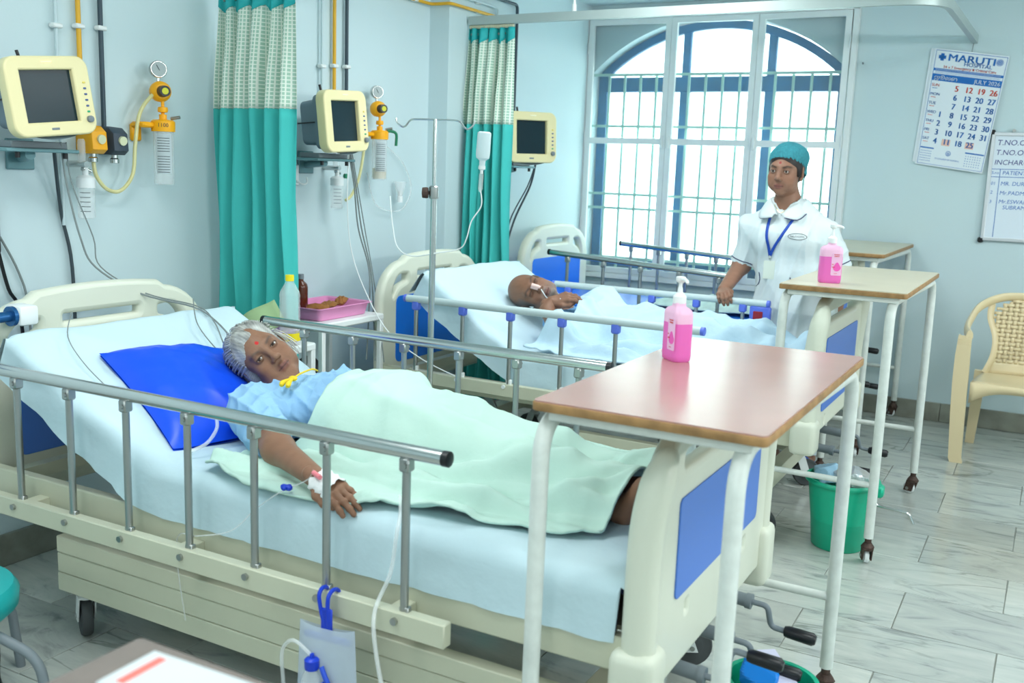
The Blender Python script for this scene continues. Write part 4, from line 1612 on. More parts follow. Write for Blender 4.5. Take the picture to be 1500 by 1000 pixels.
# cables
G = 'monitor cables'
for k, (dy, w_) in enumerate(((0.0, 0), (0.02, 0.03))):
    hose('cable', ['thick grey monitor cable looping from the left monitor onto the woman\'s bed', 'thin grey lead running beside the thick cable from the left monitor'][k], 'cable',
         [(-2.86, 2.16 + dy, 1.43), (-2.88, 2.19 + dy, 1.3), (-2.86, 2.22 + dy + w_, 1.12), (-2.84, 2.26 + dy, 1.02), (-2.74, 2.36 + dy, 0.93), (-2.60, 2.46 + dy, 0.888), (-2.5, 2.47 + dy - w_, 0.845), (-2.36, 2.44 - 2 * w_, 0.775), (-2.22, 2.42 - 2 * w_, 0.735)], 0.0032 - 0.001 * k, M_CABLE, G)
hose('cable', 'dark cable hanging down the wall from the left monitor', 'cable', [(-2.95, 2.2, 1.42), (-3.02, 2.27, 1.2), (-3.025, 2.31, 1.0), (-3.025, 2.31, 0.6), (-3.02, 2.3, 0.3)], 0.006, M_CABLED, G)
hose('cable', 'thin grey lead lying on the raised sheet above the blue pillow', 'cable', [(-2.62, 2.48, 0.912), (-2.5, 2.38, 0.855), (-2.4, 2.34, 0.805), (-2.3, 2.32, 0.757)], 0.002, M_CABLE, G)
hose('cable', 'thin lead trailing over the near corner of the woman\'s raised sheet', 'cable', [(-2.63, 2.0, 0.917), (-2.52, 1.90, 0.866), (-2.4, 1.86, 0.806), (-2.28, 1.85, 0.745)], 0.0016, M_CABLE, G)
for k in range(4):
    d = 0.012 * k
    hose('cable', ['white lead dropping from the middle monitor to the cart', 'second pale lead hanging from the middle monitor', 'third pale lead hanging under the middle monitor', 'long pale lead from the middle monitor to the man\'s bed'][k], 'cable',
         [(-2.84, 3.62 + d, 1.44), (-2.84, 3.66 + d, 1.3), (-2.86, 3.72 + 2 * d, 1.1), (-2.84, 3.78 + d, 0.9), (-2.78 + 0.02 * k, 3.70 + d, 0.7), (-2.76 + 0.05 * k, 3.66, 0.5)] if k < 3 else
         [(-2.84, 3.62, 1.44), (-2.83, 3.60, 1.2), (-2.82, 3.62, 1.0), (-2.72, 3.60, 0.82), (-2.58, 3.58, 0.66), (-2.4, 3.58, 0.56), (-2.2, 3.58, 0.5)], 0.0035 if k < 2 else 0.0025, M_WHITEP if k == 3 else M_CABLE, G)
for k in range(2):
    hose('cable', ['dark cable hanging from the far monitor down to the empty bed', 'thin grey cable beside it hanging from the far monitor'][k], 'cable', [(-2.72, 5.2, 1.43), (-2.75, 5.2 - 0.03 * k, 1.3), (-2.82, 5.15 - 0.05 * k, 1.1), (-2.85, 5.1, 0.9), (-2.86, 5.05 - 0.1 * k, 0.7), (-2.86, 4.97, 0.4)], 0.006 - 0.002 * k, M_CABLED, G)
for k in range(3):
    a = 0.04 * k
    hose('cable', ['looped grey cable on the wall below the far monitor', 'second loop of grey cable below the far monitor', 'lowest loop of cable below the far monitor'][k], 'cable', [(-2.9, 4.86, 1.32 - a), (-2.89, 4.98 + a, 1.2 - a), (-2.89, 5.02, 1.08), (-2.89, 4.95 - a, 1.02 - a / 2), (-2.9, 4.85, 1.06)], 0.0035, M_CABLE, G)
hose('cable', 'dark cable on the floor side of the woman\'s bed at the left edge', 'cable', [(XN + 0.012, 1.80, 1.06), (XN + 0.015, 1.78, 0.75), (XN + 0.02, 1.75, 0.5), (-2.85, 1.66, 0.32), (-2.6, 1.62, 0.16), (-2.45, 1.58, 0.06), (-2.32, 1.5, 0.008), (-2.1, 1.44, 0.008)], 0.007, M_DARKP, G)
hose('cable', 'black cable on the wall behind the headboard at the left edge', 'cable', [(-3.02, 2.03, 1.08), (-3.02, 2.06, 0.95), (-3.02, 2.10, 0.85), (-3.02, 2.11, 0.5)], 0.006, M_DARKP, G)
hose('cable', 'grey cable on the wall behind the headboard at the left edge', 'cable', [(-3.02, 2.04, 1.12), (-3.02, 2.10, 1.0), (-3.02, 2.13, 0.87), (-3.02, 2.14, 0.5)], 0.004, M_CABLE, G)

# oxygen mask hanging on the wall
r = thing('oxygen_mask', 'clear oxygen mask and tubing hanging on the wall left of the drip stand', 'oxygen mask', (XN, 4.25, 1.2), None)
t = MB()
t.lathe([(0.012, 0.0), (0.018, 0.02), (0.028, 0.05), (0.034, 0.075)], 16, TR(XN + 0.045, 4.24, 1.235))
t.build('mask_cup', M_CLEAR, r)
t = MB()
t.lathe([(0.015, -0.03), (0.015, 0.0), (0.011, 0.004), (0.011, 0.03)], 14, TR(XN + 0.045, 4.24, 1.235))
t.build('connector', M_WHITEP, r)
t = MB()
t.tube(smooth_path([(XN + 0.02, 4.16, 1.48), (XN + 0.02, 4.3, 1.4), (XN + 0.03, 4.36, 1.28), (XN + 0.03, 4.3, 1.18), (XN + 0.03, 4.2, 1.16), (XN + 0.03, 4.05, 1.2), (XN + 0.03, 3.98, 1.35)], 6), 0.003, 8)
t.build('tubing', M_TUBE, r)

# blood pressure set at the left edge
r = thing('blood_pressure_set', 'black and white wall instrument at the left edge of the picture', 'instrument', (XN, 1.95, 1.05))
t = MB()
t.span((XN + 0.001, 1.86, 1.06), (XN + 0.05, 2.03, 1.27), 0.018, seg=3)
t.build('case', M_DARKP, r)
t = MB()
t.span((XN + 0.045, 1.87, 1.09), (XN + 0.066, 2.012, 1.245), 0.012, seg=3)
t.build('front_panel', M_WHITEP, r)

# blue tube with white collar at the near corner of the headboard
r = thing('support_tube', 'short blue tube with white collar beside the woman\'s headboard', 'tube', (-2.72, 1.82, 0.86))
t = MB()
t.tube([(-2.70, 1.55, 0.905), (-2.70, 1.86, 0.915)], 0.016, 16)
t.build('blue_tube', mat('blue_anodised', rgb(40, 96, 150), 0.25, 0.5), r)
t = MB()
t.tube([(-2.70, 1.84, 0.914), (-2.70, 1.852, 0.914)], 0.03, 20)
t.build('flange', mat('blue_anodised', rgb(40, 96, 150), 0.25, 0.5), r)
t = MB()
t.span((-2.745, 1.852, 0.885), (-2.665, 1.915, 0.945), 0.01, seg=2)
t.build('collar', M_WHITEP, r)

# ================================================================== drip stand
IX, IY = -2.17, 3.30
r = thing('drip_stand', 'steel drip stand with double hook standing between the two patients\' beds', 'drip stand', (IX, IY, 0))
t = MB()
t.tube([(IX, IY, 0.10), (IX, IY, 1.30)], 0.0125, 16)
t.build('lower_pole', M_CHROME, r)
t = MB()
t.tube([(IX, IY, 1.28), (IX, IY, 1.575)], 0.0075, 12)
t.build('upper_pole', M_CHROME, r)
t = MB()
t.lathe([(0.018, 0.0), (0.019, 0.005), (0.019, 0.045), (0.014, 0.05)], 16, TR(IX, IY, 1.27))
k_ = t.build('collar', M_CHROMED, r)
t = MB()
t.lathe([(0.006, 0.0), (0.006, 0.02), (0.02, 0.022), (0.022, 0.03), (0.02, 0.045), (0.0, 0.048)], 16, TR(IX, IY, 1.292) @ RZ(28) @ RY(-90))
t.build('lock_knob', M_RUST, k_)
hd = Vector((0.875, 0.484, 0))
for s_ in (-1, 1):
    P = [Vector((IX, IY, 1.572)), Vector((IX, IY, 1.572)) + hd * 0.06 * s_, Vector((IX, IY, 1.568)) + hd * 0.095 * s_, Vector((IX, IY, 1.545)) + hd * 0.115 * s_, Vector((IX, IY, 1.542)) + hd * 0.13 * s_, Vector((IX, IY, 1.558)) + hd * 0.148 * s_, Vector((IX, IY, 1.575)) + hd * 0.152 * s_]
    t = MB()
    t.tube(smooth_path(P, 4), 0.0036, 8)
    t.build('hook', M_CHROME, r)
for k in range(5):
    a = math.radians(72 * k + 20)
    e = Vector((IX + 0.22 * math.cos(a), IY + 0.22 * math.sin(a), 0.075))
    t = MB()
    t.tube([(IX, IY, 0.12), (IX + 0.1 * math.cos(a), IY + 0.1 * math.sin(a), 0.1), tuple(e)], 0.011, 10)
    t.build('foot', M_CHROME, r)
    caster(r, e.x, e.y, 0.025, 0.08, False, M_RUBBER, 72 * k, 0.018)
bx_ = Vector((IX, IY, 0)) + hd * 0.122
r = thing('drip_bottle', 'white drip bottle hanging upside down from the drip stand', 'drip bottle', (bx_.x, bx_.y, 1.33))
Mb = TR(bx_.x, bx_.y, 0) @ Matrix.Rotation(math.radians(3), 4, 'Y')
M_IV = mat('milky_plastic', rgb(232, 244, 246), 0.35, transl=0.3)
t = MB()
t.lathe([(0.0, 1.535), (0.02, 1.535), (0.028, 1.53), (0.029, 1.45), (0.027, 1.435), (0.013, 1.425), (0.012, 1.405), (0.0, 1.405)], 20, Mb, 1.0, 0.75)
t.build('bottle_body', M_IV, r)
t = MB()
t.lathe([(0.0135, 1.405), (0.0135, 1.393), (0.006, 1.388), (0.006, 1.375)], 14, Mb)
t.build('spike', M_WHITEP, r)
t = MB()
t.lathe([(0.0085, 1.375), (0.0085, 1.315), (0.004, 1.305)], 14, Mb)
t.build('drip_chamber', M_CLEAR, r)
q = bx_
t = MB()
t.tube(smooth_path([(q.x + 0.07, q.y, 1.31), (q.x + 0.075, q.y, 1.25), (q.x + 0.045, q.y - 0.02, 1.19), (q.x + 0.03, q.y - 0.03, 1.12), (q.x - 0.0, q.y - 0.03, 1.08), (q.x - 0.08, q.y - 0.06, 1.06), (q.x - 0.19, q.y - 0.08, 1.04), (q.x - 0.26, q.y - 0.08, 1.07), (q.x - 0.30, q.y - 0.06, 1.15), (q.x - 0.33, q.y - 0.04, 1.27)], 6), 0.0026, 8)
t.build('drip_line', M_WHITEP, r)

# ================================================================== carts by the wall
M_GREYST = mat('brushed_steel', (0.5, 0.5, 0.48, 1), 0.35, 0.9)


def make_cart(label, x0, x1, y0, y1, z, zs):
    r = thing('bedside_cart', label, 'cart', ((x0 + x1) / 2, (y0 + y1) / 2, 0), 'white bedside carts')
    t = MB()
    t.span((x0, y0, z - 0.03), (x1, y1, z), 0.006)
    t.build('top_shelf', M_WHITEM, r)
    t = MB()
    t.span((x0 + 0.01, y0 + 0.01, zs - 0.02), (x1 - 0.01, y1 - 0.01, zs), 0.004)
    t.build('lower_shelf', M_WHITEM, r)
    for x in (x0 + 0.014, x1 - 0.014):
        for y in (y0 + 0.014, y1 - 0.014):
            t = MB()
            t.span((x - 0.012, y - 0.012, 0.06), (x + 0.012, y + 0.012, z - 0.02), 0.003)
            t.build('leg', M_WHITEM, r)
            caster(r, x, y, 0.02, 0.065, False, M_RUBBER, 30, 0.016)
    return r


make_cart('white cart behind the near curtain carrying the pink tray', -3.015, -2.69, 3.26, 3.70, 0.72, 0.36)
make_cart('narrow white cart between the woman\'s bed and the near curtain', -2.86, -2.45, 2.765, 2.935, 0.715, 0.36)
M_PINKT = mat('pink_tray_plastic', rgb(228, 150, 196), 0.4)


def make_tray(label, cx, cy, z, lx, ly, h, mt, rz=0):
    M = TR(cx, cy, z) @ RZ(rz)
    r = thing('tray', label, 'tray', (cx, cy, z))
    t = MB()
    rows = [(0.86, 0.0), (0.9, 0.003), (0.975, h - 0.004), (1.05, h - 0.003), (1.05, h), (0.96, h), (0.88, 0.005), (0.0, 0.005)]
    ol = []
    for k, zz in rows:
        k_ = max(k, 0.02)
        ol.append([M @ Vector((a, b, zz)) for a, b in rrect(-lx / 2 * k_, -ly / 2 * k_, lx / 2 * k_, ly / 2 * k_, 0.02 * k_, 4)])
    n = len(ol[0])
    t.add([p for o in ol for p in o], [(i * n + j, i * n + (j + 1) % n, (i + 1) * n + (j + 1) % n, (i + 1) * n + j) for i in range(len(ol) - 1) for j in range(n)] + [tuple(reversed(range(n))), tuple((len(ol) - 1) * n + j for j in range(n))])
    t.build('tray_body', mt, r, True, 35)
    t = MB()
    t.tube([M @ Vector((a, b, h)) for a, b in rrect(-lx / 2 * 1.05, -ly / 2 * 1.05, lx / 2 * 1.05, ly / 2 * 1.05, 0.02, 4)], 0.003, 6, closed=True)
    t.build('tray_rim', mt, r)
    return r


make_tray('pink plastic tray with medicines on the white cart behind the curtain', -2.86, 3.47, 0.72, 0.26, 0.36, 0.055, M_PINKT)
make_tray('small lilac tray on the narrow cart beside the woman\'s pillow', -2.57, 2.85, 0.715, 0.13, 0.13, 0.05, mat('lilac_plastic', rgb(196, 176, 214), 0.4))
r = thing('medicine_bottle', 'brown glass medicine bottle with grey cap standing in the pink tray', 'bottle', (-2.93, 3.40, 0.726))
t = MB()
t.lathe([(0.0, 0.0), (0.03, 0.0), (0.032, 0.004), (0.032, 0.12), (0.028, 0.135), (0.014, 0.148), (0.012, 0.16)], 24, TR(-2.93, 3.40, 0.726))
t.build('glass_body', mat('brown_glass', rgb(92, 40, 18), 0.12, spec=0.7), r)
t = MB()
t.lathe([(0.0145, 0.157), (0.0145, 0.178), (0.0, 0.178)], 18, TR(-2.93, 3.40, 0.726))
t.build('cap', M_GREYP, r)
t = MB()
t.grid(lambda i, j: (-2.93 + 0.0325 * math.cos(-2.6 + 1.3 * i / 10), 3.40 + 0.0325 * math.sin(-2.6 + 1.3 * i / 10), 0.74 + 0.08 * j), 11, 2)
t.build('label', M_PAPER, r)
r = thing('dark_jar', 'small dark jar with steel lid beside the brown bottle', 'jar', (-2.95, 3.32, 0.726))
t = MB()
t.lathe([(0.0, 0.0), (0.026, 0.0), (0.028, 0.004), (0.028, 0.07), (0.024, 0.078)], 20, TR(-2.95, 3.32, 0.726))
t.build('glass_body', mat('dark_glass', rgb(40, 40, 38), 0.15), r)
t = MB()
t.lathe([(0.026, 0.076), (0.026, 0.096), (0.0, 0.097)], 20, TR(-2.95, 3.32, 0.726))
t.build('lid', M_CHROMED, r)
M_MEDB = mat('brown_packet', rgb(170, 112, 56), 0.6, var=0.3, vscale=30)
for k, (x, y, a, b, c_, rz, lab) in enumerate(((-2.83, 3.40, 0.10, 0.05, 0.02, 30, 'crumpled brown packet lying at the front of the pink tray'), (-2.82, 3.46, 0.09, 0.06, 0.025, -20, 'flat brown packet leaning on others in the middle of the tray'), (-2.84, 3.57, 0.05, 0.07, 0.035, 15, 'small reddish-brown packet at the far end of the pink tray'))):
    t = MB()
    M_ = TR(x, y, 0.768 + 0.004 * k) @ RZ(rz) @ RX(14)
    t.grid(lambda i, j: M_ @ Vector((a * (i / 8 - 0.5), b * (j / 6 - 0.5), c_ * 0.5 * (1 - (2 * i / 8 - 1) ** 4) * (1 - (2 * j / 6 - 1) ** 4) + 0.004 * math.sin(i * 2.1 + j * 1.7 + k))), 9, 7)
    t.grid(lambda i, j: M_ @ Vector((a * (i / 8 - 0.5), b * (j / 6 - 0.5), -c_ * 0.5 * (1 - (2 * i / 8 - 1) ** 4) * (1 - (2 * j / 6 - 1) ** 4))), 9, 7, flip=True)
    tag(t.build('medicine_packet', M_MEDB), lab, 'packet', 'packets in the pink tray')
# water bottle and paper on the narrow cart
r = thing('water_bottle', 'clear plastic water bottle with yellow cap in front of the near curtain', 'bottle', (-2.50, 2.84, 0.716))
t = MB()
pr = [(0.0, 0.0), (0.036, 0.0), (0.039, 0.008)]
for k in range(9):
    pr += [(0.039, 0.02 + 0.018 * k), (0.0375, 0.029 + 0.018 * k)]
pr += [(0.039, 0.185), (0.036, 0.20), (0.022, 0.225), (0.014, 0.238), (0.014, 0.245)]
t.lathe(pr, 28, TR(-2.50, 2.84, 0.716))
t.build('bottle_body', M_CLEAR, r)
t = MB()
t.lathe([(0.016, 0.24), (0.016, 0.262), (0.0, 0.263)], 20, TR(-2.50, 2.84, 0.716))
t.build('cap', mat('bright_yellow_plastic', rgb(250, 226, 30), 0.4), r)
t = MB()
t.grid(lambda i, j: (-2.50 + 0.0395 * math.cos(2 * PI * i / 24), 2.84 + 0.0395 * math.sin(2 * PI * i / 24), 0.732 + 0.03 * j), 25, 2)
t.build('label', mat('bright_yellow_plastic', rgb(250, 226, 30), 0.4), r)
t = MB()
Mp = TR(-2.60, 2.80, 0.80) @ RZ(15) @ RX(62) @ RZ(38)
t.grid(lambda i, j: Mp @ Vector((0.15 * (i / 8 - 0.5), 0.11 * (j / 6 - 0.5), 0.012 * math.sin(i * 0.6) + 0.006 * (j / 6) ** 2)), 9, 7)
o = t.build('paper_envelope', mat('green_paper', rgb(158, 186, 138), 0.7))
o.modifiers.new('thickness', 'SOLIDIFY').thickness = 0.003
tag(o, 'green paper envelope leaning against the water bottle', 'envelope')
# things on the lower shelf
r = thing('medicine_carton', 'green and white carton lying on the lower shelf of the cart', 'carton', (-2.78, 3.42, 0.36))
t = MB()
t.span((-2.86, 3.32, 0.361), (-2.71, 3.50, 0.40), 0.002, TR(-2.78, 3.42, 0) @ RZ(12) @ TR(2.78, -3.42, 0))
t.build('carton_box', mat('teal_carton', rgb(40, 176, 150), 0.5), r)
t = MB()
t.span((-2.85, 3.36, 0.3985), (-2.72, 3.41, 0.4012), 0, TR(-2.78, 3.42, 0) @ RZ(12) @ TR(2.78, -3.42, 0))
t.build('white_stripe', M_PAPER, r)
t = MB()
t.tube([(-2.86 + 0.055 * math.cos(a), 3.36 + 0.02 * math.sin(a), 0.475 + 0.055 * math.sin(a)) for a in [2 * PI * k / 28 for k in range(28)]], 0.018, 10, closed=True)
t.tube([(-2.84 + 0.05 * math.cos(a), 3.345 + 0.06 * math.sin(a), 0.42 + 0.016 * math.cos(a)) for a in [2 * PI * k / 28 for k in range(28)]], 0.018, 10, closed=True)
tag(t.build('rubber_cuff', M_DARKP), 'black coiled rubber cuff on the lower shelf of the cart', 'cuff')
t = MB()
t.ell((-2.82, 3.61, 0.40), (0.07, 0.07, 0.045), 16)
o = t.build('plastic_bag', mat('pale_bag', rgb(214, 224, 226), 0.3, alpha=0.8, bump=0.6, bscale=30))
tag(o, 'pale plastic bag on the lower shelf behind the carton', 'bag')

# ================================================================== waste bin
BX, BY = -0.632, 3.86
r = thing('waste_bin', 'green plastic waste bin with foil rubbish standing on the marble floor', 'bin', (BX, BY, 0))
M_BIN = mat('green_plastic', rgb(20, 178, 140), 0.35)
t = MB()
t.lathe([(0.0, 0.003), (0.092, 0.0), (0.098, 0.006), (0.113, 0.16), (0.115, 0.165), (0.127, 0.255), (0.139, 0.258), (0.141, 0.266), (0.137, 0.274), (0.127, 0.272), (0.12, 0.2), (0.095, 0.012), (0.0, 0.012)], 40, TR(BX, BY, 0))
t.build('bin_body', M_BIN, r)
for s_ in (0,):
    t = MB()
    t.box((BX + 0.14, BY - 0.02, 0.25), (0.03, 0.05, 0.045), 0.008)
    t.build('handle_lug', M_BIN, r)


def crumple(cx, cy, cz, rx, ry, rz_, seed, n=40):
    rs = np.random.default_rng(seed)
    t = MB()
    dirs = rs.normal(size=(26, 3))
    dirs /= np.linalg.norm(dirs, axis=1)[:, None]
    off = rs.uniform(0.7, 1.05, 26)

    def fn(i, j):
        a = 2 * PI * i / n
        th = PI * j / 20
        d = np.array([math.sin(th) * math.cos(a), math.sin(th) * math.sin(a), math.cos(th)])
        k = np.min(off / np.maximum(dirs @ d, 0.25))
        k = min(k, 1.5) * 0.75
        return (cx + rx * d[0] * k, cy + ry * d[1] * k, cz + rz_ * d[2] * k)
    t.grid(fn, n, 21, True, flip=True)
    return t


M_FOIL = mat('crumpled_foil', (0.72, 0.73, 0.74, 1), 0.28, 0.85, bump=0.8, bscale=45)
tag(crumple(BX + 0.04, BY - 0.01, 0.272, 0.10, 0.11, 0.075, 4).build('foil_wrapper', M_FOIL, None, False), 'crumpled silver foil wrapper on top of the waste bin', 'wrapper')
tag(crumple(BX - 0.055, BY + 0.0, 0.268, 0.075, 0.09, 0.065, 9).build('foil_wrapper', mat('bluish_wrap', rgb(150, 190, 214), 0.35, bump=0.6, bscale=40), None, False), 'bluish crumpled plastic wrapper at the left of the waste bin', 'wrapper')

# second bin under the near table, only its top in view
r = thing('waste_bin', 'green waste bin at the bottom edge, under the cranks of the woman\'s bed', 'bin', (-0.49, 2.27, 0))
t = MB()
t.lathe([(0.0, 0.003), (0.078, 0.0), (0.10, 0.195), (0.110, 0.199), (0.112, 0.21), (0.10, 0.21), (0.075, 0.012), (0.0, 0.012)], 36, TR(-0.49, 2.27, 0))
t.build('bin_body', M_BIN, r)
tag(crumple(-0.525, 2.23, 0.225, 0.055, 0.05, 0.05, 5).build('plastic_wrapper', mat('bright_blue_film', rgb(30, 130, 220), 0.2), None, False), 'crumpled bright blue wrapper in the bin at the bottom edge', 'wrapper')
t = MB()
t.box((0, 0, 0), (0.05, 0.24, 0.035), 0.002, TR(-0.455, 2.245, 0.215) @ RZ(38) @ RX(8))
tag(t.build('carton_strip', mat('lavender_card', rgb(214, 214, 236), 0.6)), 'long pale lavender carton sticking out of the bin at the bottom edge', 'carton')

# ================================================================== plastic chair
M_CHAIR = mat('beige_plastic', rgb(226, 208, 168), 0.3)
CX0, CY0 = -0.085, 5.40


def make_chair():
    r = thing('plastic_chair', 'beige plastic armchair with basket-weave back against the far wall', 'chair', (CX0, CY0 + 0.25, 0))
    # seat: dished slab with rolled front
    t = MB()

    def seat(i, j):
        u, v = i / 20, j / 20
        hw_ = 0.235 - 0.03 * v
        x = (u * 2 - 1) * hw_
        y = CY0 + 0.01 + 0.42 * v
        z = 0.425 - 0.012 * v - 0.014 * (1 - (2 * u - 1) ** 2) * math.sin(PI * min(1, v * 1.1))
        if v < 0.1:
            z -= (0.1 - v) ** 2 * 2.2
        return (CX0 + x, y, z)
    t.grid(seat, 21, 21)
    s = t.build('seat', M_CHAIR, r, True, 180)
    s.modifiers.new('thickness', 'SOLIDIFY').thickness = 0.012
    t = MB()
    n = 20
    t.grid(lambda i, j: (CX0 - 0.235 + 0.47 * i / n, CY0 + 0.004 + 0.004 * j, 0.425 - (0.02 + 0.035 * abs(2 * i / n - 1) ** 3) * j), n + 1, 3)
    s2 = t.build('apron', M_CHAIR, r, True, 180)
    s2.modifiers.new('thickness', 'SOLIDIFY').thickness = 0.01
    # back: arched frame with woven panel
    def back_pt(u, z):      # u sideways, z height
        k = (z - 0.40) / 0.42
        return (CX0 + u, CY0 + 0.42 + 0.10 * k - 0.55 * u * u, z)
    for s_ in (-1, 1):
        t = MB()
        path = [(CX0 + s_ * 0.262, CY0 + 0.0, 0.655), (CX0 + s_ * 0.285, CY0 + 0.12, 0.668), (CX0 + s_ * 0.285, CY0 + 0.26, 0.70), (CX0 + s_ * 0.25, CY0 + 0.40, 0.765), (CX0 + s_ * 0.15, CY0 + 0.50, 0.812), (CX0, CY0 + 0.52, 0.822)]
        pp = smooth_path(path, 6)
        t.tube(pp, [0.030 - 0.006 * (k / (len(pp) - 1)) for k in range(len(pp))], 12, flat=0.55)
        t.build('arm_rail', M_CHAIR, r)
        # front leg and arm post: tapered channel
        t = MB()
        prof = [(0.0, 0.030, 0.006), (0.02, 0.030, 0.0), (0.25, 0.034, -0.008), (0.42, 0.036, -0.012), (0.55, 0.034, -0.014), (0.655, 0.030, -0.012)]
        vs, fs = [], []
        for z, hw_, dx in prof:
            xc = CX0 + s_ * (0.268 + dx * -1.2)
            for a, b in ((-hw_, -0.012), (hw_, -0.012), (hw_, 0.03), (hw_ - 0.008, 0.03), (hw_ - 0.008, -0.004), (-hw_ + 0.008, -0.004), (-hw_ + 0.008, 0.03), (-hw_, 0.03)):
                vs.append((xc + a, CY0 + 0.012 + b + 0.02 * (0.5 - z) * 0.3, z))
        for i in range(len(prof) - 1):
            for j in range(8):
                fs.append((i * 8 + j, i * 8 + (j + 1) % 8, i * 8 + 8 + (j + 1) % 8, i * 8 + 8 + j))
        fs.append(tuple(reversed(range(8))))
        fs.append(tuple(len(vs) - 8 + j for j in range(8)))
        t.add(vs, fs)
        t.build('front_leg', M_CHAIR, r, True, 30)
        t = MB()
        vs, fs = [], []
        for z, hw_, yy, xx in ((0.0, 0.022, 0.50, 0.235), (0.2, 0.027, 0.455, 0.225), (0.42, 0.03, 0.42, 0.215)):
            for a, b in ((-hw_, -0.02), (hw_, -0.02), (hw_, 0.02), (-hw_, 0.02)):
                vs.append((CX0 + s_ * xx + a, CY0 + yy + b, z))
        for i in range(2):
            for j in range(4):
                fs.append((i * 4 + j, i * 4 + (j + 1) % 4, i * 4 + 4 + (j + 1) % 4, i * 4 + 4 + j))
        fs += [(3, 2, 1, 0), (8, 9, 10, 11)]
        t.add(vs, fs)
        t.build('rear_leg', M_CHAIR, r, True, 30)
        # side stile of the back
        t = MB()
        pp = smooth_path([back_pt(s_ * 0.195, 0.41), back_pt(s_ * 0.165, 0.5), back_pt(s_ * 0.165, 0.6), back_pt(s_ * 0.20, 0.70), back_pt(s_ * 0.20, 0.775)], 5)
        t.tube(pp, 0.022, 10, flat=0.4)
        t.build('back_stile', M_CHAIR, r)
        for k in range(4):
            t = MB()
            t.span((CX0 + s_ * 0.285 - 0.03, CY0 - 0.002, 0.61 + 0.008 * k), (CX0 + s_ * 0.285 + 0.03, CY0 + 0.003, 0.613 + 0.008 * k), 0.001)
            t.build('grip_rib', M_CHAIR, r)
    t = MB()
    t.grid(lambda i, j: back_pt((i / 12 - 0.5) * 0.36, 0.41 + 0.07 * j / 3), 13, 4)
    o_ = t.build('back_base', M_CHAIR, r, True, 180)
    o_.modifiers.new('thickness', 'SOLIDIFY').thickness = 0.008
    # weave of flat strips
    nx, nz = 13, 15
    for i in range(nx):
        u = (i / (nx - 1) - 0.5) * 0.33
        t = MB()
        vs, fs = [], []
        m_ = 30
        ztop = 0.79 - 1.6 * max(0, abs(u) - 0.1) ** 2 * 8
        for k in range(m_ + 1):
            z = 0.47 + (ztop - 0.47) * k / m_
            w_ = 0.0085
            dd = 0.005 * math.sin(PI * ((z - 0.47) / 0.0225) + PI * i)
            for a in (-w_, w_):
                q = back_pt(u + a, z)
                vs.append((q[0], q[1] - dd, q[2]))
        for k in range(m_):
            fs.append((2 * k, 2 * k + 1, 2 * k + 3, 2 * k + 2))
        t.add(vs, fs)
        o_ = t.build('weave_upright', M_CHAIR, r, True, 180)
        o_.modifiers.new('thickness', 'SOLIDIFY').thickness = 0.003
    for j in range(nz):
        z = 0.48 + 0.0225 * (j)
        hw_ = 0.172 if z < 0.70 else max(0.06, 0.185 - 7 * max(0, z - 0.735) ** 1.6)
        t = MB()
        vs, fs = [], []
        m_ = 40
        for k in range(m_ + 1):
            u = -hw_ + 2 * hw_ * k / m_
            dd = -0.005 * math.sin(PI * (u / 0.0275) + PI * (nx - 1) / 2 + PI / 2 + PI * j)
            for a in (-0.008, 0.008):
                q = back_pt(u, z + a)
                vs.append((q[0], q[1] - dd, q[2]))
        for k in range(m_):
            fs.append((2 * k, 2 * k + 2, 2 * k + 3, 2 * k + 1))
        t.add(vs, fs)
        o_ = t.build('weave_strip', M_CHAIR, r, True, 180)
        o_.modifiers.new('thickness', 'SOLIDIFY').thickness = 0.003
    t = MB()
    t.grid(lambda i, j: (lambda q: (q[0], q[1] + 0.008, q[2]))(back_pt((i / 12 - 0.5) * 0.34 * (1 - 0.35 * max(0, j / 10 - 0.75) / 0.25), 0.45 + 0.345 * j / 10)), 13, 11)
    o_ = t.build('back_web', M_CHAIR, r, True, 180)
    o_.modifiers.new('thickness', 'SOLIDIFY').thickness = 0.003
    return r


make_chair()
# ================================================================== wall calendar
CT = [(-0.757, 2.158), (-0.366, 2.103), (-0.437, 1.462), (-0.800, 1.508)]     # corners tl, tr, br, bl on the wall (x, z)


def cal(u, v, lift=0.0):
    """u to the right, v downward, 0..1"""
    x = (CT[0][0] * (1 - u) + CT[1][0] * u) * (1 - v) + (CT[3][0] * (1 - u) + CT[2][0] * u) * v
    z = (CT[0][1] * (1 - u) + CT[1][1] * u) * (1 - v) + (CT[3][1] * (1 - u) + CT[2][1] * u) * v
    y = YW - 0.012 - 0.02 * v * u - 0.012 * math.sin(PI * v) * u - lift
    return Vector((x, y, z))


r = thing('wall_calendar', 'large blue and white wall calendar hanging askew on the far wall', 'calendar', tuple(cal(0.5, 1.0)))
t = MB()
t.grid(lambda i, j: cal(i / 12, j / 20), 13, 21)
pg = t.build('page', M_PAPER, r, True, 180)
t = MB()
t.grid(lambda i, j: cal(i / 12 - 0.045, j / 20 * 0.98 + 0.004, -0.005), 13, 21)
t.build('back_page', M_PAPER, r, True, 180)
t = MB()
e0 = cal(0.5, 0.0)
t.tube([tuple(e0), (-0.555, YW - 0.004, 2.20)], 0.0012, 6)
t.build('string', M_PRINTK, r)


def crect(mb, u0, v0, u1, v1, lift=0.0008):
    mb.grid(lambda i, j: cal(u0 + (u1 - u0) * i / 8, v0 + (v1 - v0) * j / 4, lift), 9, 5)


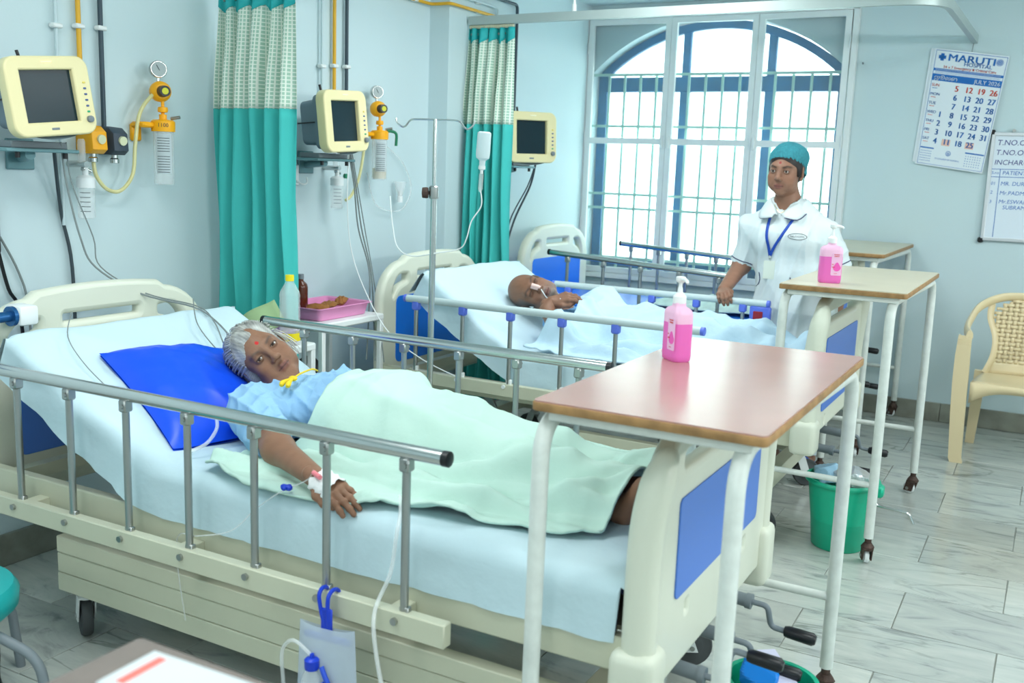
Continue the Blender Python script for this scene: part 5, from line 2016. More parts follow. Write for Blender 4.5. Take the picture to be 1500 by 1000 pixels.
def ctext(mb, body, u, v, h, align='CENTER', sx=1.0, bold=0.0, lift=0.0016, maxw=None):
    """text with its baseline at v; h is the letter height as a share of the page"""
    me = text_mesh(body, 1.0, None, align)
    H, W = 0.66, 0.385
    k = h * H / 0.72
    if maxw and len(me.vertices):
        xs_ = [p.co.x for p in me.vertices]
        wd = (max(xs_) - min(xs_)) * k * sx / W
        if wd > maxw:
            sx = sx * maxw / wd
    for sh in ((0.0,) if bold <= 0 else (-1.6 * bold, 0.0, 1.6 * bold)):
        add_mesh(mb, me.copy(), lambda p: cal(u + (p.x + sh) * k * sx / W, v - p.y * k / H, lift))
    bpy.data.meshes.remove(me)


tb, tr_, tw, tk = MB(), MB(), MB(), MB()
M_WPRINT = mat('white_print', rgb(240, 246, 250), 0.6)
# border lines
for a in ((0.03, 0.012, 0.985, 0.016), (0.03, 0.985, 0.985, 0.988), (0.03, 0.012, 0.036, 0.988), (0.979, 0.012, 0.985, 0.988)):
    crect(tb, *a)
crect(tb, 0.036, 0.165, 0.979, 0.187)
crect(tb, 0.036, 0.212, 0.979, 0.270)
ctext(tb, 'MARUTI', 0.525, 0.094, 0.062, sx=1.45, bold=0.014, maxw=0.62)
ctext(tb, 'HOSPITAL', 0.62, 0.125, 0.032, sx=1.1, bold=0.008)
ctext(tr_, '24 x 7 Emergency & Critical Care', 0.52, 0.158, 0.022, bold=0.01, maxw=0.86)
# cross emblem and round seal
for dx, dz in ((0.024, 0.05), (0.05, 0.024)):
    crect(tb, 0.125 - dx, 0.068 - dz * 0.62, 0.125 + dx, 0.068 + dz * 0.62, 0.0012)
t = MB()
ring = [2 * PI * k / 28 for k in range(28)]
for ra, rb_ in ((0.042, 0.048), (0.022, 0.034), (0.0, 0.014)):
    tb.grid(lambda i, j: cal(0.895 + (ra, rb_)[j] * math.cos(2 * PI * i / 28), 0.062 + (ra, rb_)[j] * 0.6 * math.sin(2 * PI * i / 28), 0.0012), 28, 2, True)
ctext(tw, 'JULY 2026', 0.965, 0.258, 0.034, 'RIGHT', bold=0.008)
ctext(tw, '\u0b9c\u0bc2\u0bb2\u0bc8', 0.06, 0.258, 0.034, 'LEFT', bold=0.01)
days = ['SUN', 'MON', 'TUE', 'WED', 'THU', 'FRI', 'SAT']
for d in range(7):
    v = 0.34 + 0.0765 * d
    ctext(tr_ if d == 0 else tb, days[d], 0.045, v - 0.022, 0.024, 'LEFT', bold=0.006)
    crect(tr_ if d else tb, 0.06, v - 0.008, 0.13, v - 0.004, 0.0012)
    for w_ in range(5):
        n = 7 * w_ + d - 2
        if 1 <= n <= 31:
            ctext(tr_ if d == 0 else tb, str(n), 0.235 + 0.168 * w_, v + 0.004, 0.050, 'CENTER', 0.9, 0.022)
crect(tk, 0.335, 0.757, 0.455, 0.812, 0.0006)
crect(tk, 0.675, 0.757, 0.795, 0.812, 0.0006)
crect(tb, 0.04, 0.842, 0.24, 0.853)
crect(tb, 0.70, 0.842, 0.97, 0.853)
for i in range(7):
    for j in range(5):
        for u0, wd in ((0.055, 0.17), (0.715, 0.24)):
            crect(tb, u0 + wd * i / 7, 0.872 + 0.021 * j, u0 + wd * i / 7 + 0.011, 0.878 + 0.021 * j, 0.0012)
tb.grid(lambda i, j: cal(0.46 + (0.030, 0.037)[j] * math.cos(2 * PI * i / 28), 0.875 + (0.030, 0.037)[j] * 0.6 * math.sin(2 * PI * i / 28), 0.0012), 28, 2, True)
tb.grid(lambda i, j: cal(0.46 + (0.008, 0.018)[j] * math.cos(2 * PI * i / 16), 0.878 + (0.008, 0.018)[j] * 0.6 * math.sin(2 * PI * i / 16), 0.0012), 16, 2, True)
ctext(tb, 'SS COLLEGE OF NURSING', 0.46, 0.935, 0.013, maxw=0.42)
for j, v in enumerate((0.134, 0.142)):
    crect(tb, 0.42, v - 0.002, 0.86, v, 0.001) if j else None
for j in range(2):
    crect(tw, 0.06, 0.171 + 0.007 * j, 0.95, 0.1725 + 0.007 * j, 0.0014)
    crect(tb, 0.06, 0.193 + 0.009 * j, 0.95, 0.195 + 0.009 * j, 0.001)
for nm, mb_, mt_ in (('blue_lettering', tb, M_PRINTB), ('red_lettering', tr_, M_PRINTR), ('white_lettering', tw, M_WPRINT), ('date_highlight', tk, mat('peach_print', rgb(240, 196, 178), 0.6))):
    o = mb_.build(nm, mt_, pg, False)
    o['kind'] = 'stuff'

# ================================================================== whiteboard
r = thing('whiteboard', 'whiteboard with handwritten blue lists at the right edge of the far wall', 'whiteboard', (0.1, YW, 1.09))
wx0, wx1, wz0, wz1 = -0.407, 0.50, 1.09, 1.69
t = MB()
t.span((wx0 + 0.01, YW - 0.014, wz0 + 0.01), (wx1 - 0.01, YW - 0.001, wz1 - 0.01))
sf = t.build('writing_surface', mat('whiteboard_enamel', rgb(226, 236, 246), 0.3), r, False)
fr = link_mesh('board_frame', plate([[(wx0, wz0), (wx1, wz0), (wx1, wz1), (wx0, wz1)], [(wx0 + 0.014, wz0 + 0.014), (wx0 + 0.014, wz1 - 0.014), (wx1 - 0.014, wz1 - 0.014), (wx1 - 0.014, wz0 + 0.014)]], 0.022, 0.003, TR(0, YW - 0.012, 0) @ MXZ), mat('aluminium', (0.62, 0.64, 0.66, 1), 0.35, 0.8), r)
for x, z in ((wx0, wz0), (wx1, wz0), (wx0, wz1), (wx1, wz1)):
    t = MB()
    t.box((x, YW - 0.012, z), (0.03, 0.026, 0.03), 0.006)
    t.build('corner_cap', M_DARKP, fr)
t = MB()
t.cyl((-0.3, YW, wz1 + 0.012), (-0.3, YW - 0.02, wz1 + 0.012), 0.009, 12)
t.build('wall_screw', M_CHROMED, r)
ink, ink2 = MB(), MB()
YI = YW - 0.0148


def wtext(mb, body, x, z, h, sh=0.12):
    add_mesh(mb, text_mesh(body, h / 0.72, frame((x, YI, z), (1, 0, 0), (0, 0, 1), (0, -1, 0)), 'LEFT', shear=sh, offset=0.0))


wtext(ink, 'T.NO.OF.PTS : 3', -0.378, 1.622, 0.030)
wtext(ink, 'T.NO.OF STAFF : 6', -0.380, 1.568, 0.029)
wtext(ink, 'INCHARGE : MRS', -0.382, 1.514, 0.028)
wtext(ink2, 'S.no', -0.390, 1.462, 0.016)
wtext(ink2, 'PATIENT NAME', -0.335, 1.459, 0.022)
wtext(ink2, '01', -0.388, 1.402, 0.018)
wtext(ink2, 'MR. DURAISAMY', -0.338, 1.400, 0.022)
wtext(ink2, '2', -0.386, 1.352, 0.018)
wtext(ink2, 'Mr.PADMAVATHI', -0.338, 1.348, 0.022)
wtext(ink2, '3', -0.386, 1.30, 0.018)
wtext(ink2, 'Mr.ESWAR', -0.338, 1.30, 0.022)
wtext(ink2, 'SUBRAMANIYAN', -0.315, 1.268, 0.022)
for xa, xb, z in ((-0.39, 0.48, 1.488), (-0.39, 0.48, 1.445)):
    ink2.span((xa, YI - 0.0004, z), (xb, YI, z + 0.003))
for x in (-0.348, -0.115):
    ink2.span((x, YI - 0.0004, 1.11), (x + 0.003, YI, 1.488))
for nm, mb_, mt_ in (('dark_blue_handwriting', ink, mat('dark_blue_ink', rgb(40, 46, 130), 0.5)), ('blue_handwriting', ink2, mat('blue_ink', rgb(50, 110, 190), 0.5))):
    o = mb_.build(nm, mt_, sf, False)
    o['kind'] = 'stuff'
# a nail left in the wall
t = MB()
t.cyl((-1.146, YW, 2.083), (-1.14, YW - 0.03, 2.075), 0.005, 8)
tag(t.build('wall_nail', M_GREYP), 'small grey plug stuck in the far wall right of the window', 'nail')

# ================================================================== front left: trolley, carton, stool
r = thing('instrument_trolley', 'trolley with grey-brown cloth top at the bottom left corner, out of focus', 'trolley', (-0.7, 0.6, 0))
TX0, TX1, TY0, TY1, TZ = -1.03, -0.45, 0.35, 0.87, 0.76
t = MB()
t.span((TX0, TY0, TZ - 0.025), (TX1, TY1, TZ), 0.008, seg=2)
t.build('trolley_top', mat('grey_brown_cloth', rgb(132, 122, 116), 0.9, var=0.12, vscale=20), r)
t = MB()
t.span((TX0 + 0.02, TY0 + 0.02, 0.25), (TX1 - 0.02, TY1 - 0.02, 0.265), 0.003)
t.build('lower_shelf', M_WHITEM, r)
for x in (TX0 + 0.03, TX1 - 0.03):
    for y in (TY0 + 0.03, TY1 - 0.03):
        t = MB()
        t.tube([(x, y, 0.09), (x, y, TZ - 0.02)], 0.0125, 12)
        t.build('leg', M_CHROMED, r)
        caster(r, x, y, 0.035, 0.1, False, M_RUBBER, 45, 0.02)
r = thing('glove_carton', 'white carton with a red stripe on the trolley in the foreground', 'carton', (-0.80, 0.72, TZ))
Mc = TR(-0.782, 0.705, TZ) @ RZ(2)
t = MB()
t.span((-0.075, -0.042, 0.0005), (0.075, 0.042, 0.08), 0.0015, Mc)
t.build('carton_box', mat('white_card', rgb(212, 220, 224), 0.55), r)
t = MB()
t.span((-0.058, -0.03, 0.0795), (-0.046, 0.032, 0.0806), 0, Mc)
t.build('red_stripe', mat('coral_print', rgb(232, 120, 110), 0.6), r, False)
t = MB()
t.span((0.0, -0.04, 0.0795), (0.05, -0.03, 0.0806), 0, Mc)
t.span((-0.0756, -0.04, 0.005), (-0.0748, 0.04, 0.074), 0, Mc)
t.build('blue_stripe', mat('pale_blue_print', rgb(160, 176, 220), 0.6), r, False)

r = thing('round_stool', 'low stool with round teal seat and grey tube frame at the left edge', 'stool', (-2.28, 1.33, 0))
t = MB()
t.lathe([(0.0, 0.28), (0.16, 0.28), (0.175, 0.295), (0.178, 0.33), (0.165, 0.35), (0.0, 0.356)], 32, TR(-2.28, 1.33, 0))
t.build('seat_pad', mat('teal_vinyl', rgb(20, 160, 160), 0.35), r)
for k in range(4):
    a = math.radians(90 * k + 20)
    ca, sa = math.cos(a), math.sin(a)
    t = MB()
    t.tube(round_path([(-2.28 + 0.08 * ca, 1.33 + 0.08 * sa, 0.272), (-2.28 + 0.14 * ca, 1.33 + 0.14 * sa, 0.25), (-2.28 + 0.26 * ca, 1.33 + 0.26 * sa, 0.20), (-2.28 + 0.29 * ca, 1.33 + 0.29 * sa, 0.0)], 0.05), 0.0125, 12)
    t.build('leg', M_GREYP, r)

# ================================================================== urine bag on the near rail
UX, UY = -1.345, 1.655
r = thing('drainage_bag', 'clear drainage bag with blue hook hanging from the near rail', 'bag', (UX, UY, 0.2))
Mu = TR(UX, UY, 0) @ RZ(6)
t = MB()
for s_ in (-1, 1):
    t.tube([Mu @ Vector(p) for p in smooth_path([(s_ * 0.014 - 0.01, 0.035, 0.41), (s_ * 0.014 - 0.01, 0.034, 0.44), (s_ * 0.014 - 0.01, 0.012, 0.452), (s_ * 0.012 - 0.01, -0.006, 0.44), (s_ * 0.008 - 0.006, -0.008, 0.40), (s_ * 0.004, -0.006, 0.365)], 5)], 0.005, 8)
t.span((-0.016, -0.011, 0.355), (0.014, -0.004, 0.415), 0.003, Mu)
t.build('blue_hook', M_BLUEP, r)
t = MB()
t.span((-0.06, -0.011, 0.335), (0.06, -0.003, 0.352), 0.003, Mu)
t.build('hanger_bar', mat('violet_blue_bar', rgb(84, 104, 200), 0.4), r)
t = MB()
M_BAG = mat('milky_bag', rgb(206, 220, 236), 0.25, alpha=0.62)


def bag(sgn):
    def f(i, j):
        u, v = i / 14 * 2 - 1, j / 16
        w_ = 0.072 + 0.012 * v
        return Mu @ Vector((u * w_, -0.007 + sgn * 0.016 * (1 - u ** 4) * math.sin(PI * min(1, 0.08 + v)) ** 0.7, 0.368 - 0.25 * v + 0.008 * (abs(u) ** 3) * (1 - v)))
    return f


t.grid(bag(1), 15, 17)
t.grid(bag(-1), 15, 17, flip=True)
t.build('bag_film', M_BAG, r, True, 180)
t = MB()
t.lathe([(0.0, 0.0), (0.016, 0.0), (0.017, 0.004), (0.017, 0.022), (0.013, 0.026), (0.006, 0.027), (0.005, 0.036), (0.0, 0.037)], 18, Mu @ TR(-0.025, -0.03, 0.275))
t.build('port_cap', M_BLUEP, r)
t = MB()
t.lathe([(0.036, -0.14), (0.034, -0.06), (0.024, -0.02), (0.014, 0.0)], 20, Mu @ TR(-0.025, -0.03, 0.275), 1.0, 0.55)
t.build('meter_chamber', M_CLEAR, r)
t = MB()
t.tube([Mu @ Vector(p) for p in smooth_path([(0.0, -0.03, 0.285), (0.012, -0.034, 0.265), (0.022, -0.034, 0.245), (0.018, -0.034, 0.235), (0.004, -0.034, 0.25)], 5)], 0.006, 8)
t.build('tube_clamp', mat('mid_blue_plastic', rgb(44, 84, 206), 0.4), r)
t = MB()
t.tube([Mu @ Vector(p) for p in smooth_path([(-0.025, -0.03, 0.305), (-0.07, -0.035, 0.335), (-0.105, -0.03, 0.30), (-0.11, -0.02, 0.22), (-0.11, -0.01, 0.1)], 6)], 0.0045, 8)
t.build('inlet_tube', M_TUBE, r)
hose('drainage_tube', 'clear tube coming over the mattress edge past the near rail and down', 'tube', [(-1.30, 1.86, 0.625), (-1.235, 1.77, 0.622), (-1.22, 1.735, 0.59), (-1.225, 1.72, 0.50), (-1.22, 1.655, 0.43), (-1.19, 1.63, 0.33), (-1.15, 1.62, 0.22), (-1.14, 1.63, 0.1)], 0.0048, M_TUBE, None)
# ================================================================== bodies as one continuous surface


def rot3(M):
    return np.array(M.to_3x3(), float)


class Body:
    """blended ellipsoids and tapered limbs, polygonised with surface nets"""

    def __init__(s):
        s.p = []

    def e(s, c, r, k=0.02, R=None, sub=False):
        s.p.append(('e', np.array(c, float), np.array(r, float), None if R is None else np.array(R, float), k, sub))
        return s

    def c(s, a, b, ra, rb=None, k=0.02, sub=False):
        s.p.append(('c', np.array(a, float), np.array(b, float), float(ra), float(ra if rb is None else rb), k, sub))
        return s

    def chain(s, pts, rad, k=0.02):
        for i in range(len(pts) - 1):
            s.c(pts[i], pts[i + 1], rad[i], rad[i + 1], k)
        return s

    def moved(s, M):
        """copy of the shape placed by a matrix (uniform scale allowed)"""
        R = rot3(M)
        sc = abs(np.linalg.det(R)) ** (1 / 3)
        R = R / sc
        t = np.array(M.translation)
        o = Body()
        for q in s.p:
            if q[0] == 'e':
                R0 = np.eye(3) if q[3] is None else q[3]
                o.p.append(('e', R @ q[1] * sc + t, q[2] * sc, R @ R0, q[4] * sc, q[5]))
            else:
                o.p.append(('c', R @ q[1] * sc + t, R @ q[2] * sc + t, q[3] * sc, q[4] * sc, q[5] * sc, q[6]))
        return o

    def volume(s, h):
        lo, hi = [], []
        bbs = []
        for q in s.p:
            if q[0] == 'e':
                ext = q[2] if q[3] is None else np.sqrt(((q[3] * q[2][None, :]) ** 2).sum(1))
                a, b = q[1] - ext, q[1] + ext
                sub = q[5]
                k = q[4]
            else:
                rr = max(q[3], q[4])
                a, b = np.minimum(q[1], q[2]) - rr, np.maximum(q[1], q[2]) + rr
                sub = q[6]
                k = q[5]
            m_ = k + 3 * h
            bbs.append((a - m_, b + m_))
            if not sub:
                lo.append(a - 0.02)
                hi.append(b + 0.02)
        o = np.min(lo, 0)
        n = np.ceil((np.max(hi, 0) - o) / h).astype(int) + 2
        V = np.full(n, 0.5, np.float32)
        ax = [o[i] + h * np.arange(n[i]) for i in range(3)]
        for q, (a, b) in zip(s.p, bbs):
            i0 = np.clip(np.floor((a - o) / h).astype(int), 0, n - 1)
            i1 = np.clip(np.ceil((b - o) / h).astype(int) + 1, 1, n)
            if np.any(i1 <= i0):
                continue
            sl = tuple(slice(i0[i], i1[i]) for i in range(3))
            X = ax[0][sl[0]][:, None, None]
            Y = ax[1][sl[1]][None, :, None]
            Z = ax[2][sl[2]][None, None, :]
            if q[0] == 'e':
                x, y, z = X - q[1][0], Y - q[1][1], Z - q[1][2]
                if q[3] is not None:
                    R = q[3]
                    x, y, z = (R[0, 0] * x + R[1, 0] * y + R[2, 0] * z), (R[0, 1] * x + R[1, 1] * y + R[2, 1] * z), (R[0, 2] * x + R[1, 2] * y + R[2, 2] * z)
                r = q[2]
                k0 = np.sqrt((x / r[0]) ** 2 + (y / r[1]) ** 2 + (z / r[2]) ** 2)
                k1 = np.sqrt((x / r[0] ** 2) ** 2 + (y / r[1] ** 2) ** 2 + (z / r[2] ** 2) ** 2) + 1e-9
                d = k0 * (k0 - 1) / k1
                k, sub = q[4], q[5]
            else:
                A, B, ra, rb, k, sub = q[1:]
                ba = B - A
                L2 = max(float(ba @ ba), 1e-12)
                t = np.clip(((X - A[0]) * ba[0] + (Y - A[1]) * ba[1] + (Z - A[2]) * ba[2]) / L2, 0, 1)
                d = np.sqrt((X - A[0] - ba[0] * t) ** 2 + (Y - A[1] - ba[1] * t) ** 2 + (Z - A[2] - ba[2] * t) ** 2) - (ra + (rb - ra) * t)
            d = d.astype(np.float32)
            W = V[sl]
            if sub:
                d = -d
                hh = np.maximum(k - np.abs(W - d), 0) / k
                V[sl] = np.maximum(W, d) + hh * hh * k * 0.25
            else:
                hh = np.maximum(k - np.abs(W - d), 0) / k
                V[sl] = np.minimum(W, d) - hh * hh * k * 0.25
        return V, o


def nets(V, o, h):
    ins = V < 0
    n = np.array(V.shape)
    cnt = np.zeros(n - 1, np.int8)
    for a in (0, 1):
        for b in (0, 1):
            for c in (0, 1):
                cnt += ins[a:n[0] - 1 + a, b:n[1] - 1 + b, c:n[2] - 1 + c]
    act = (cnt > 0) & (cnt < 8)
    idx = np.argwhere(act)
    acc = np.zeros((len(idx), 3))
    num = np.zeros(len(idx))
    for ax in range(3):
        for u in (0, 1):
            for v in (0, 1):
                a = np.zeros(3, int)
                a[(ax + 1) % 3] = u
                a[(ax + 2) % 3] = v
                b = a.copy()
                b[ax] = 1
                p, q = idx + a, idx + b
                va, vb = V[p[:, 0], p[:, 1], p[:, 2]], V[q[:, 0], q[:, 1], q[:, 2]]
                mk = (va < 0) != (vb < 0)
                t = np.where(mk, va / np.where(mk, va - vb, 1), 0)
                pos = np.repeat(a[None].astype(float), len(idx), 0)
                pos[:, ax] += t
                acc += pos * mk[:, None]
                num += mk
    verts = (idx + acc / num[:, None]) * h + o
    vid = np.full(n - 1, -1, np.int64)
    vid[act] = np.arange(len(idx))
    faces = []
    for ax in range(3):
        b1, b2 = (ax + 1) % 3, (ax + 2) % 3
        s0 = [slice(None)] * 3
        s1 = [slice(None)] * 3
        s0[ax] = slice(0, -1)
        s1[ax] = slice(1, None)
        ch = ins[tuple(s0)] != ins[tuple(s1)]
        e = np.argwhere(ch)
        e = e[(e[:, b1] > 0) & (e[:, b2] > 0) & (e[:, b1] < n[b1] - 1) & (e[:, b2] < n[b2] - 1)]
        fl_ = ins[e[:, 0], e[:, 1], e[:, 2]]
        qs = []
        for d1, d2 in ((-1, -1), (0, -1), (0, 0), (-1, 0)):
            g = e.copy()
            g[:, b1] += d1
            g[:, b2] += d2
            qs.append(vid[g[:, 0], g[:, 1], g[:, 2]])
        q = np.stack(qs, 1)
        q[~fl_] = q[~fl_][:, ::-1]
        faces.append(q)
    return verts, np.concatenate(faces)


def relax(v, f, it=1, lam=0.5):
    for _ in range(it):
        acc = np.zeros_like(v)
        num = np.zeros(len(v))
        for a, b in ((0, 1), (1, 2), (2, 3), (3, 0)):
            np.add.at(acc, f[:, a], v[f[:, b]])
            np.add.at(acc, f[:, b], v[f[:, a]])
            np.add.at(num, f[:, a], 1)
            np.add.at(num, f[:, b], 1)
        v = v + lam * (acc / np.maximum(num, 1)[:, None] - v)
    return v


def vnormals(v, f):
    n = np.cross(v[f[:, 2]] - v[f[:, 0]], v[f[:, 3]] - v[f[:, 1]])
    out = np.zeros_like(v)
    for i in range(4):
        np.add.at(out, f[:, i], n)
    return out / (np.linalg.norm(out, axis=1)[:, None] + 1e-12)


def poly_object(name, pieces, mt, parent=None, loc=None):
    """pieces: list of (verts, faces, colors or None) joined to one mesh"""
    V, F, C = [], [], []
    o = 0
    for v, f, c in pieces:
        V.append(v)
        F.append(f + o)
        o += len(v)
        C.append(np.ones((len(v), 3)) if c is None else c)
    V, F, C = np.concatenate(V), np.concatenate(F), np.concatenate(C)
    org = ORG.get(parent.name, (0, 0, 0)) if parent is not None else (loc or (0, 0, 0))
    V = V - np.array(org)
    me = bpy.data.meshes.new(name)
    me.from_pydata(V.tolist(), [], F.tolist())
    at = me.color_attributes.new('Col', 'FLOAT_COLOR', 'POINT')
    at.data.foreach_set('color', np.concatenate([C, np.ones((len(C), 1))], 1).astype(np.float32).ravel())
    me.polygons.foreach_set('use_smooth', [True] * len(me.polygons))
    me.materials.append(mt)
    ob = bpy.data.objects.new(name, me)
    col.objects.link(ob)
    if parent is not None:
        ob.parent = parent
        if parent.name in ORG:
            ORG[ob.name] = ORG[parent.name]
    elif loc is not None:
        ob.location = loc
        ORG[ob.name] = tuple(loc)
    return ob


def head_shape(eyes_open=True, age=0.0, male=False, ears=True, fem=0.0, slit=0.0042):
    """local: y forward, z to the crown, origin between the ears"""
    b = Body()
    b.e((0, -0.016, 0.034), (0.073, 0.092, 0.076), 0.02)
    b.e((0, 0.028, -0.012), (0.060, 0.058, 0.080), 0.03)
    b.e((0, 0.034, -0.066), (0.050 + 0.004 * male - 0.005 * fem, 0.047, 0.046), 0.03)
    b.e((0, 0.071 - 0.004 * fem, -0.098 + 0.004 * fem), (0.018 + 0.003 * male - 0.003 * fem, 0.015, 0.015), 0.025)
    for s_ in (-1, 1):
        b.e((s_ * 0.043, 0.057, -0.026), (0.019, 0.020, 0.017), 0.022)
        b.e((s_ * (0.046 - 0.006 * fem), 0.028, -0.072 + 0.008 * fem), (0.014, 0.026, 0.022), 0.03)
        b.e((s_ * 0.034, 0.062 - 0.006 * age - 0.003 * fem, -0.054), (0.020 + 0.002 * fem, 0.018 + 0.001 * fem, 0.022 + 0.004 * fem), 0.02)
    b.c((-0.034, 0.076, 0.021), (0.034, 0.076, 0.021), 0.0105 + 0.002 * male - 0.003 * fem, None, 0.02)
    for s_ in (-1, 1):
        b.e((s_ * 0.032, 0.097, 0.001), (0.018, 0.016, 0.0115), 0.014, sub=True)
    # nose
    b.c((0, 0.083, 0.016), (0, 0.101, -0.022), 0.0075, 0.0095, 0.012)
    b.e((0, 0.105 - 0.003 * fem, -0.030), (0.0125 - 0.002 * fem, 0.0125, 0.0105 - 0.001 * fem), 0.01)
    for s_ in (-1, 1):
        b.e((s_ * (0.0135 - 0.002 * fem), 0.094, -0.034), (0.0085 - 0.0015 * fem, 0.011, 0.008), 0.006)
    for s_ in (-1, 1):
        b.e((s_ * 0.0068, 0.103, -0.0415), (0.0036, 0.0055, 0.004), 0.002, sub=True)
    # lips
    for z, r_, y in ((-0.0605, 0.0052, 0.0885 - 0.004 * fem), (-0.0715, 0.006, 0.0875 - 0.004 * fem)):
        b.c((-0.021, y - 0.011, z - 0.002 * (z > -0.065)), (-0.006, y, z + 0.0015), r_ * 0.6, r_, 0.006)
        b.c((0.021, y - 0.011, z - 0.002 * (z > -0.065)), (0.006, y, z + 0.0015), r_ * 0.6, r_, 0.006)
        b.c((-0.006, y, z + 0.001), (0.006, y, z + 0.001), r_, None, 0.006)
    b.c((-0.023, 0.083, -0.0668), (0.0, 0.0985, -0.0663), 0.0013, 0.0018, 0.002, sub=True)
    b.c((0.023, 0.083, -0.0668), (0.0, 0.0985, -0.0663), 0.0013, 0.0018, 0.002, sub=True)
    # nasolabial folds and cheeks
    for s_ in (-1, 1):
        b.c((s_ * 0.018, 0.096, -0.036), (s_ * 0.029, 0.082, -0.064), 0.0022 + 0.001 * age, 0.0016, 0.007, sub=True)
    # eyelids
    for s_ in (-1, 1):
        c = (s_ * 0.0315, 0.0735, 0.001)
        b.e(c, (0.0158, 0.0142, 0.0128), 0.004)
        if eyes_open:
            b.e((s_ * 0.0315, 0.089, 0.0005), (0.0128, 0.013, slit), 0.0015, sub=True)
        else:
            b.c((s_ * 0.0315 - 0.012, 0.0835, -0.003), (s_ * 0.0315 + 0.012, 0.0835, -0.003), 0.0012, None, 0.002, sub=True)
    # ears
    if ears:
        for s_ in (-1, 1):
            R = np.array(Matrix.Rotation(s_ * math.radians(-18), 3, 'Z') @ Matrix.Rotation(math.radians(-12), 3, 'X'))
            b.e((s_ * 0.0755, -0.012, -0.006), (0.0075, 0.019, 0.031), 0.008, R)
            b.e((s_ * 0.0815, -0.008, -0.004), (0.005, 0.011, 0.020), 0.004, R, sub=True)
            b.e((s_ * 0.073, -0.004, -0.036), (0.007, 0.008, 0.009), 0.006)
    return b


def head_frame(center, fwd, crown, scale=1.0):
    y = Vector(fwd).normalized()
    z = Vector(crown)
    z = (z - y * z.dot(y)).normalized()
    x = y.cross(z)
    M = Matrix((x, y, z)).transposed().to_4x4()
    M = TR(*center) @ M @ Matrix.Scale(scale, 4)
    return M


def lerp3(a, b, t):
    return a * (1 - t[:, None]) + np.array(b)[None] * t[:, None]


def gs(p, c, s_):
    return np.exp(-(((p - np.array(c)) / np.array(s_)) ** 2).sum(1))


def face_colors(v, M, skin, brow, lip, bindi=None, beard=None, brow_amt=0.8, lidc=None):
    p = (np.concatenate([v, np.ones((len(v), 1))], 1) @ np.array(M.inverted()).T)[:, :3]
    sk = np.array(skin[:3])
    c = np.repeat(sk[None], len(v), 0)
    mott = 1 + 0.05 * wob(p[:, 0] * 60, p[:, 2] * 60 + p[:, 1] * 40, 5)
    c = c * mott[:, None]
    # redder cheeks and nose
    ck = np.clip(gs(p, (0.042, 0.06, -0.035), (0.022, 0.03, 0.02)) + gs(p, (-0.042, 0.06, -0.035), (0.022, 0.03, 0.02)), 0, 1)
    c = lerp3(c, sk * np.array([1.22, 1.05, 1.0]), 0.5 * ck)
    if beard is not None:
        bd = np.clip(gs(p, (0, 0.075, -0.088), (0.045, 0.05, 0.03)) + gs(p, (0, 0.098, -0.05), (0.025, 0.02, 0.007)) + 0.7 * gs(p, (0.05, 0.03, -0.07), (0.02, 0.04, 0.035)) + 0.7 * gs(p, (-0.05, 0.03, -0.07), (0.02, 0.04, 0.035)), 0, 1)
        sp = 0.5 + 0.5 * np.sin(p[:, 0] * 1500) * np.sin(p[:, 2] * 1400 + p[:, 1] * 900)
        c = lerp3(c, beard[:3], bd * (0.35 + 0.5 * sp))
    for s_ in (-1, 1):
        x = p[:, 0] * s_
        zc = 0.0205 + 0.006 * np.exp(-((x - 0.036) / 0.012) ** 2) - 0.002
        br = np.exp(-((p[:, 2] - zc) / 0.0046) ** 2) * (1 / (1 + np.exp(-(x - 0.014) / 0.002))) * (1 / (1 + np.exp((x - 0.05) / 0.003))) * (p[:, 1] > 0.05)
        c = lerp3(c, brow[:3], np.clip(br * brow_amt, 0, 1))
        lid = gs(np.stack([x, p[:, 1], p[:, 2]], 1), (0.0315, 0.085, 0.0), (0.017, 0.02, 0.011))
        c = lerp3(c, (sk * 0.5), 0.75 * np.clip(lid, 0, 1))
        # lash line
        ls = np.exp(-((p[:, 2] - 0.0048 + 10 * (x - 0.0315) ** 2 * 1.6) / 0.0022) ** 2) * (np.abs(x - 0.0315) < 0.0135) * (p[:, 1] > 0.07)
        c = lerp3(c, sk * 0.10, 0.9 * ls)
    lp = np.exp(-((p[:, 2] + 0.0665) / 0.0095) ** 2 - (p[:, 0] / 0.021) ** 4) * (p[:, 1] > 0.072)
    c = lerp3(c, lip[:3], 0.8 * np.clip(lp * 1.3, 0, 1))
    ml = np.exp(-((p[:, 2] + 0.0665) / 0.0020) ** 2) * (np.abs(p[:, 0]) < 0.023) * (p[:, 1] > 0.072)
    c = lerp3(c, sk * 0.18, 0.85 * ml)
    if bindi is not None:
        d = np.sqrt(p[:, 0] ** 2 + (p[:, 2] - 0.040) ** 2)
        c = lerp3(c, bindi[:3], ((d < 0.0058) & (p[:, 1] > 0.05)).astype(float))
    return np.clip(c, 0, 1)


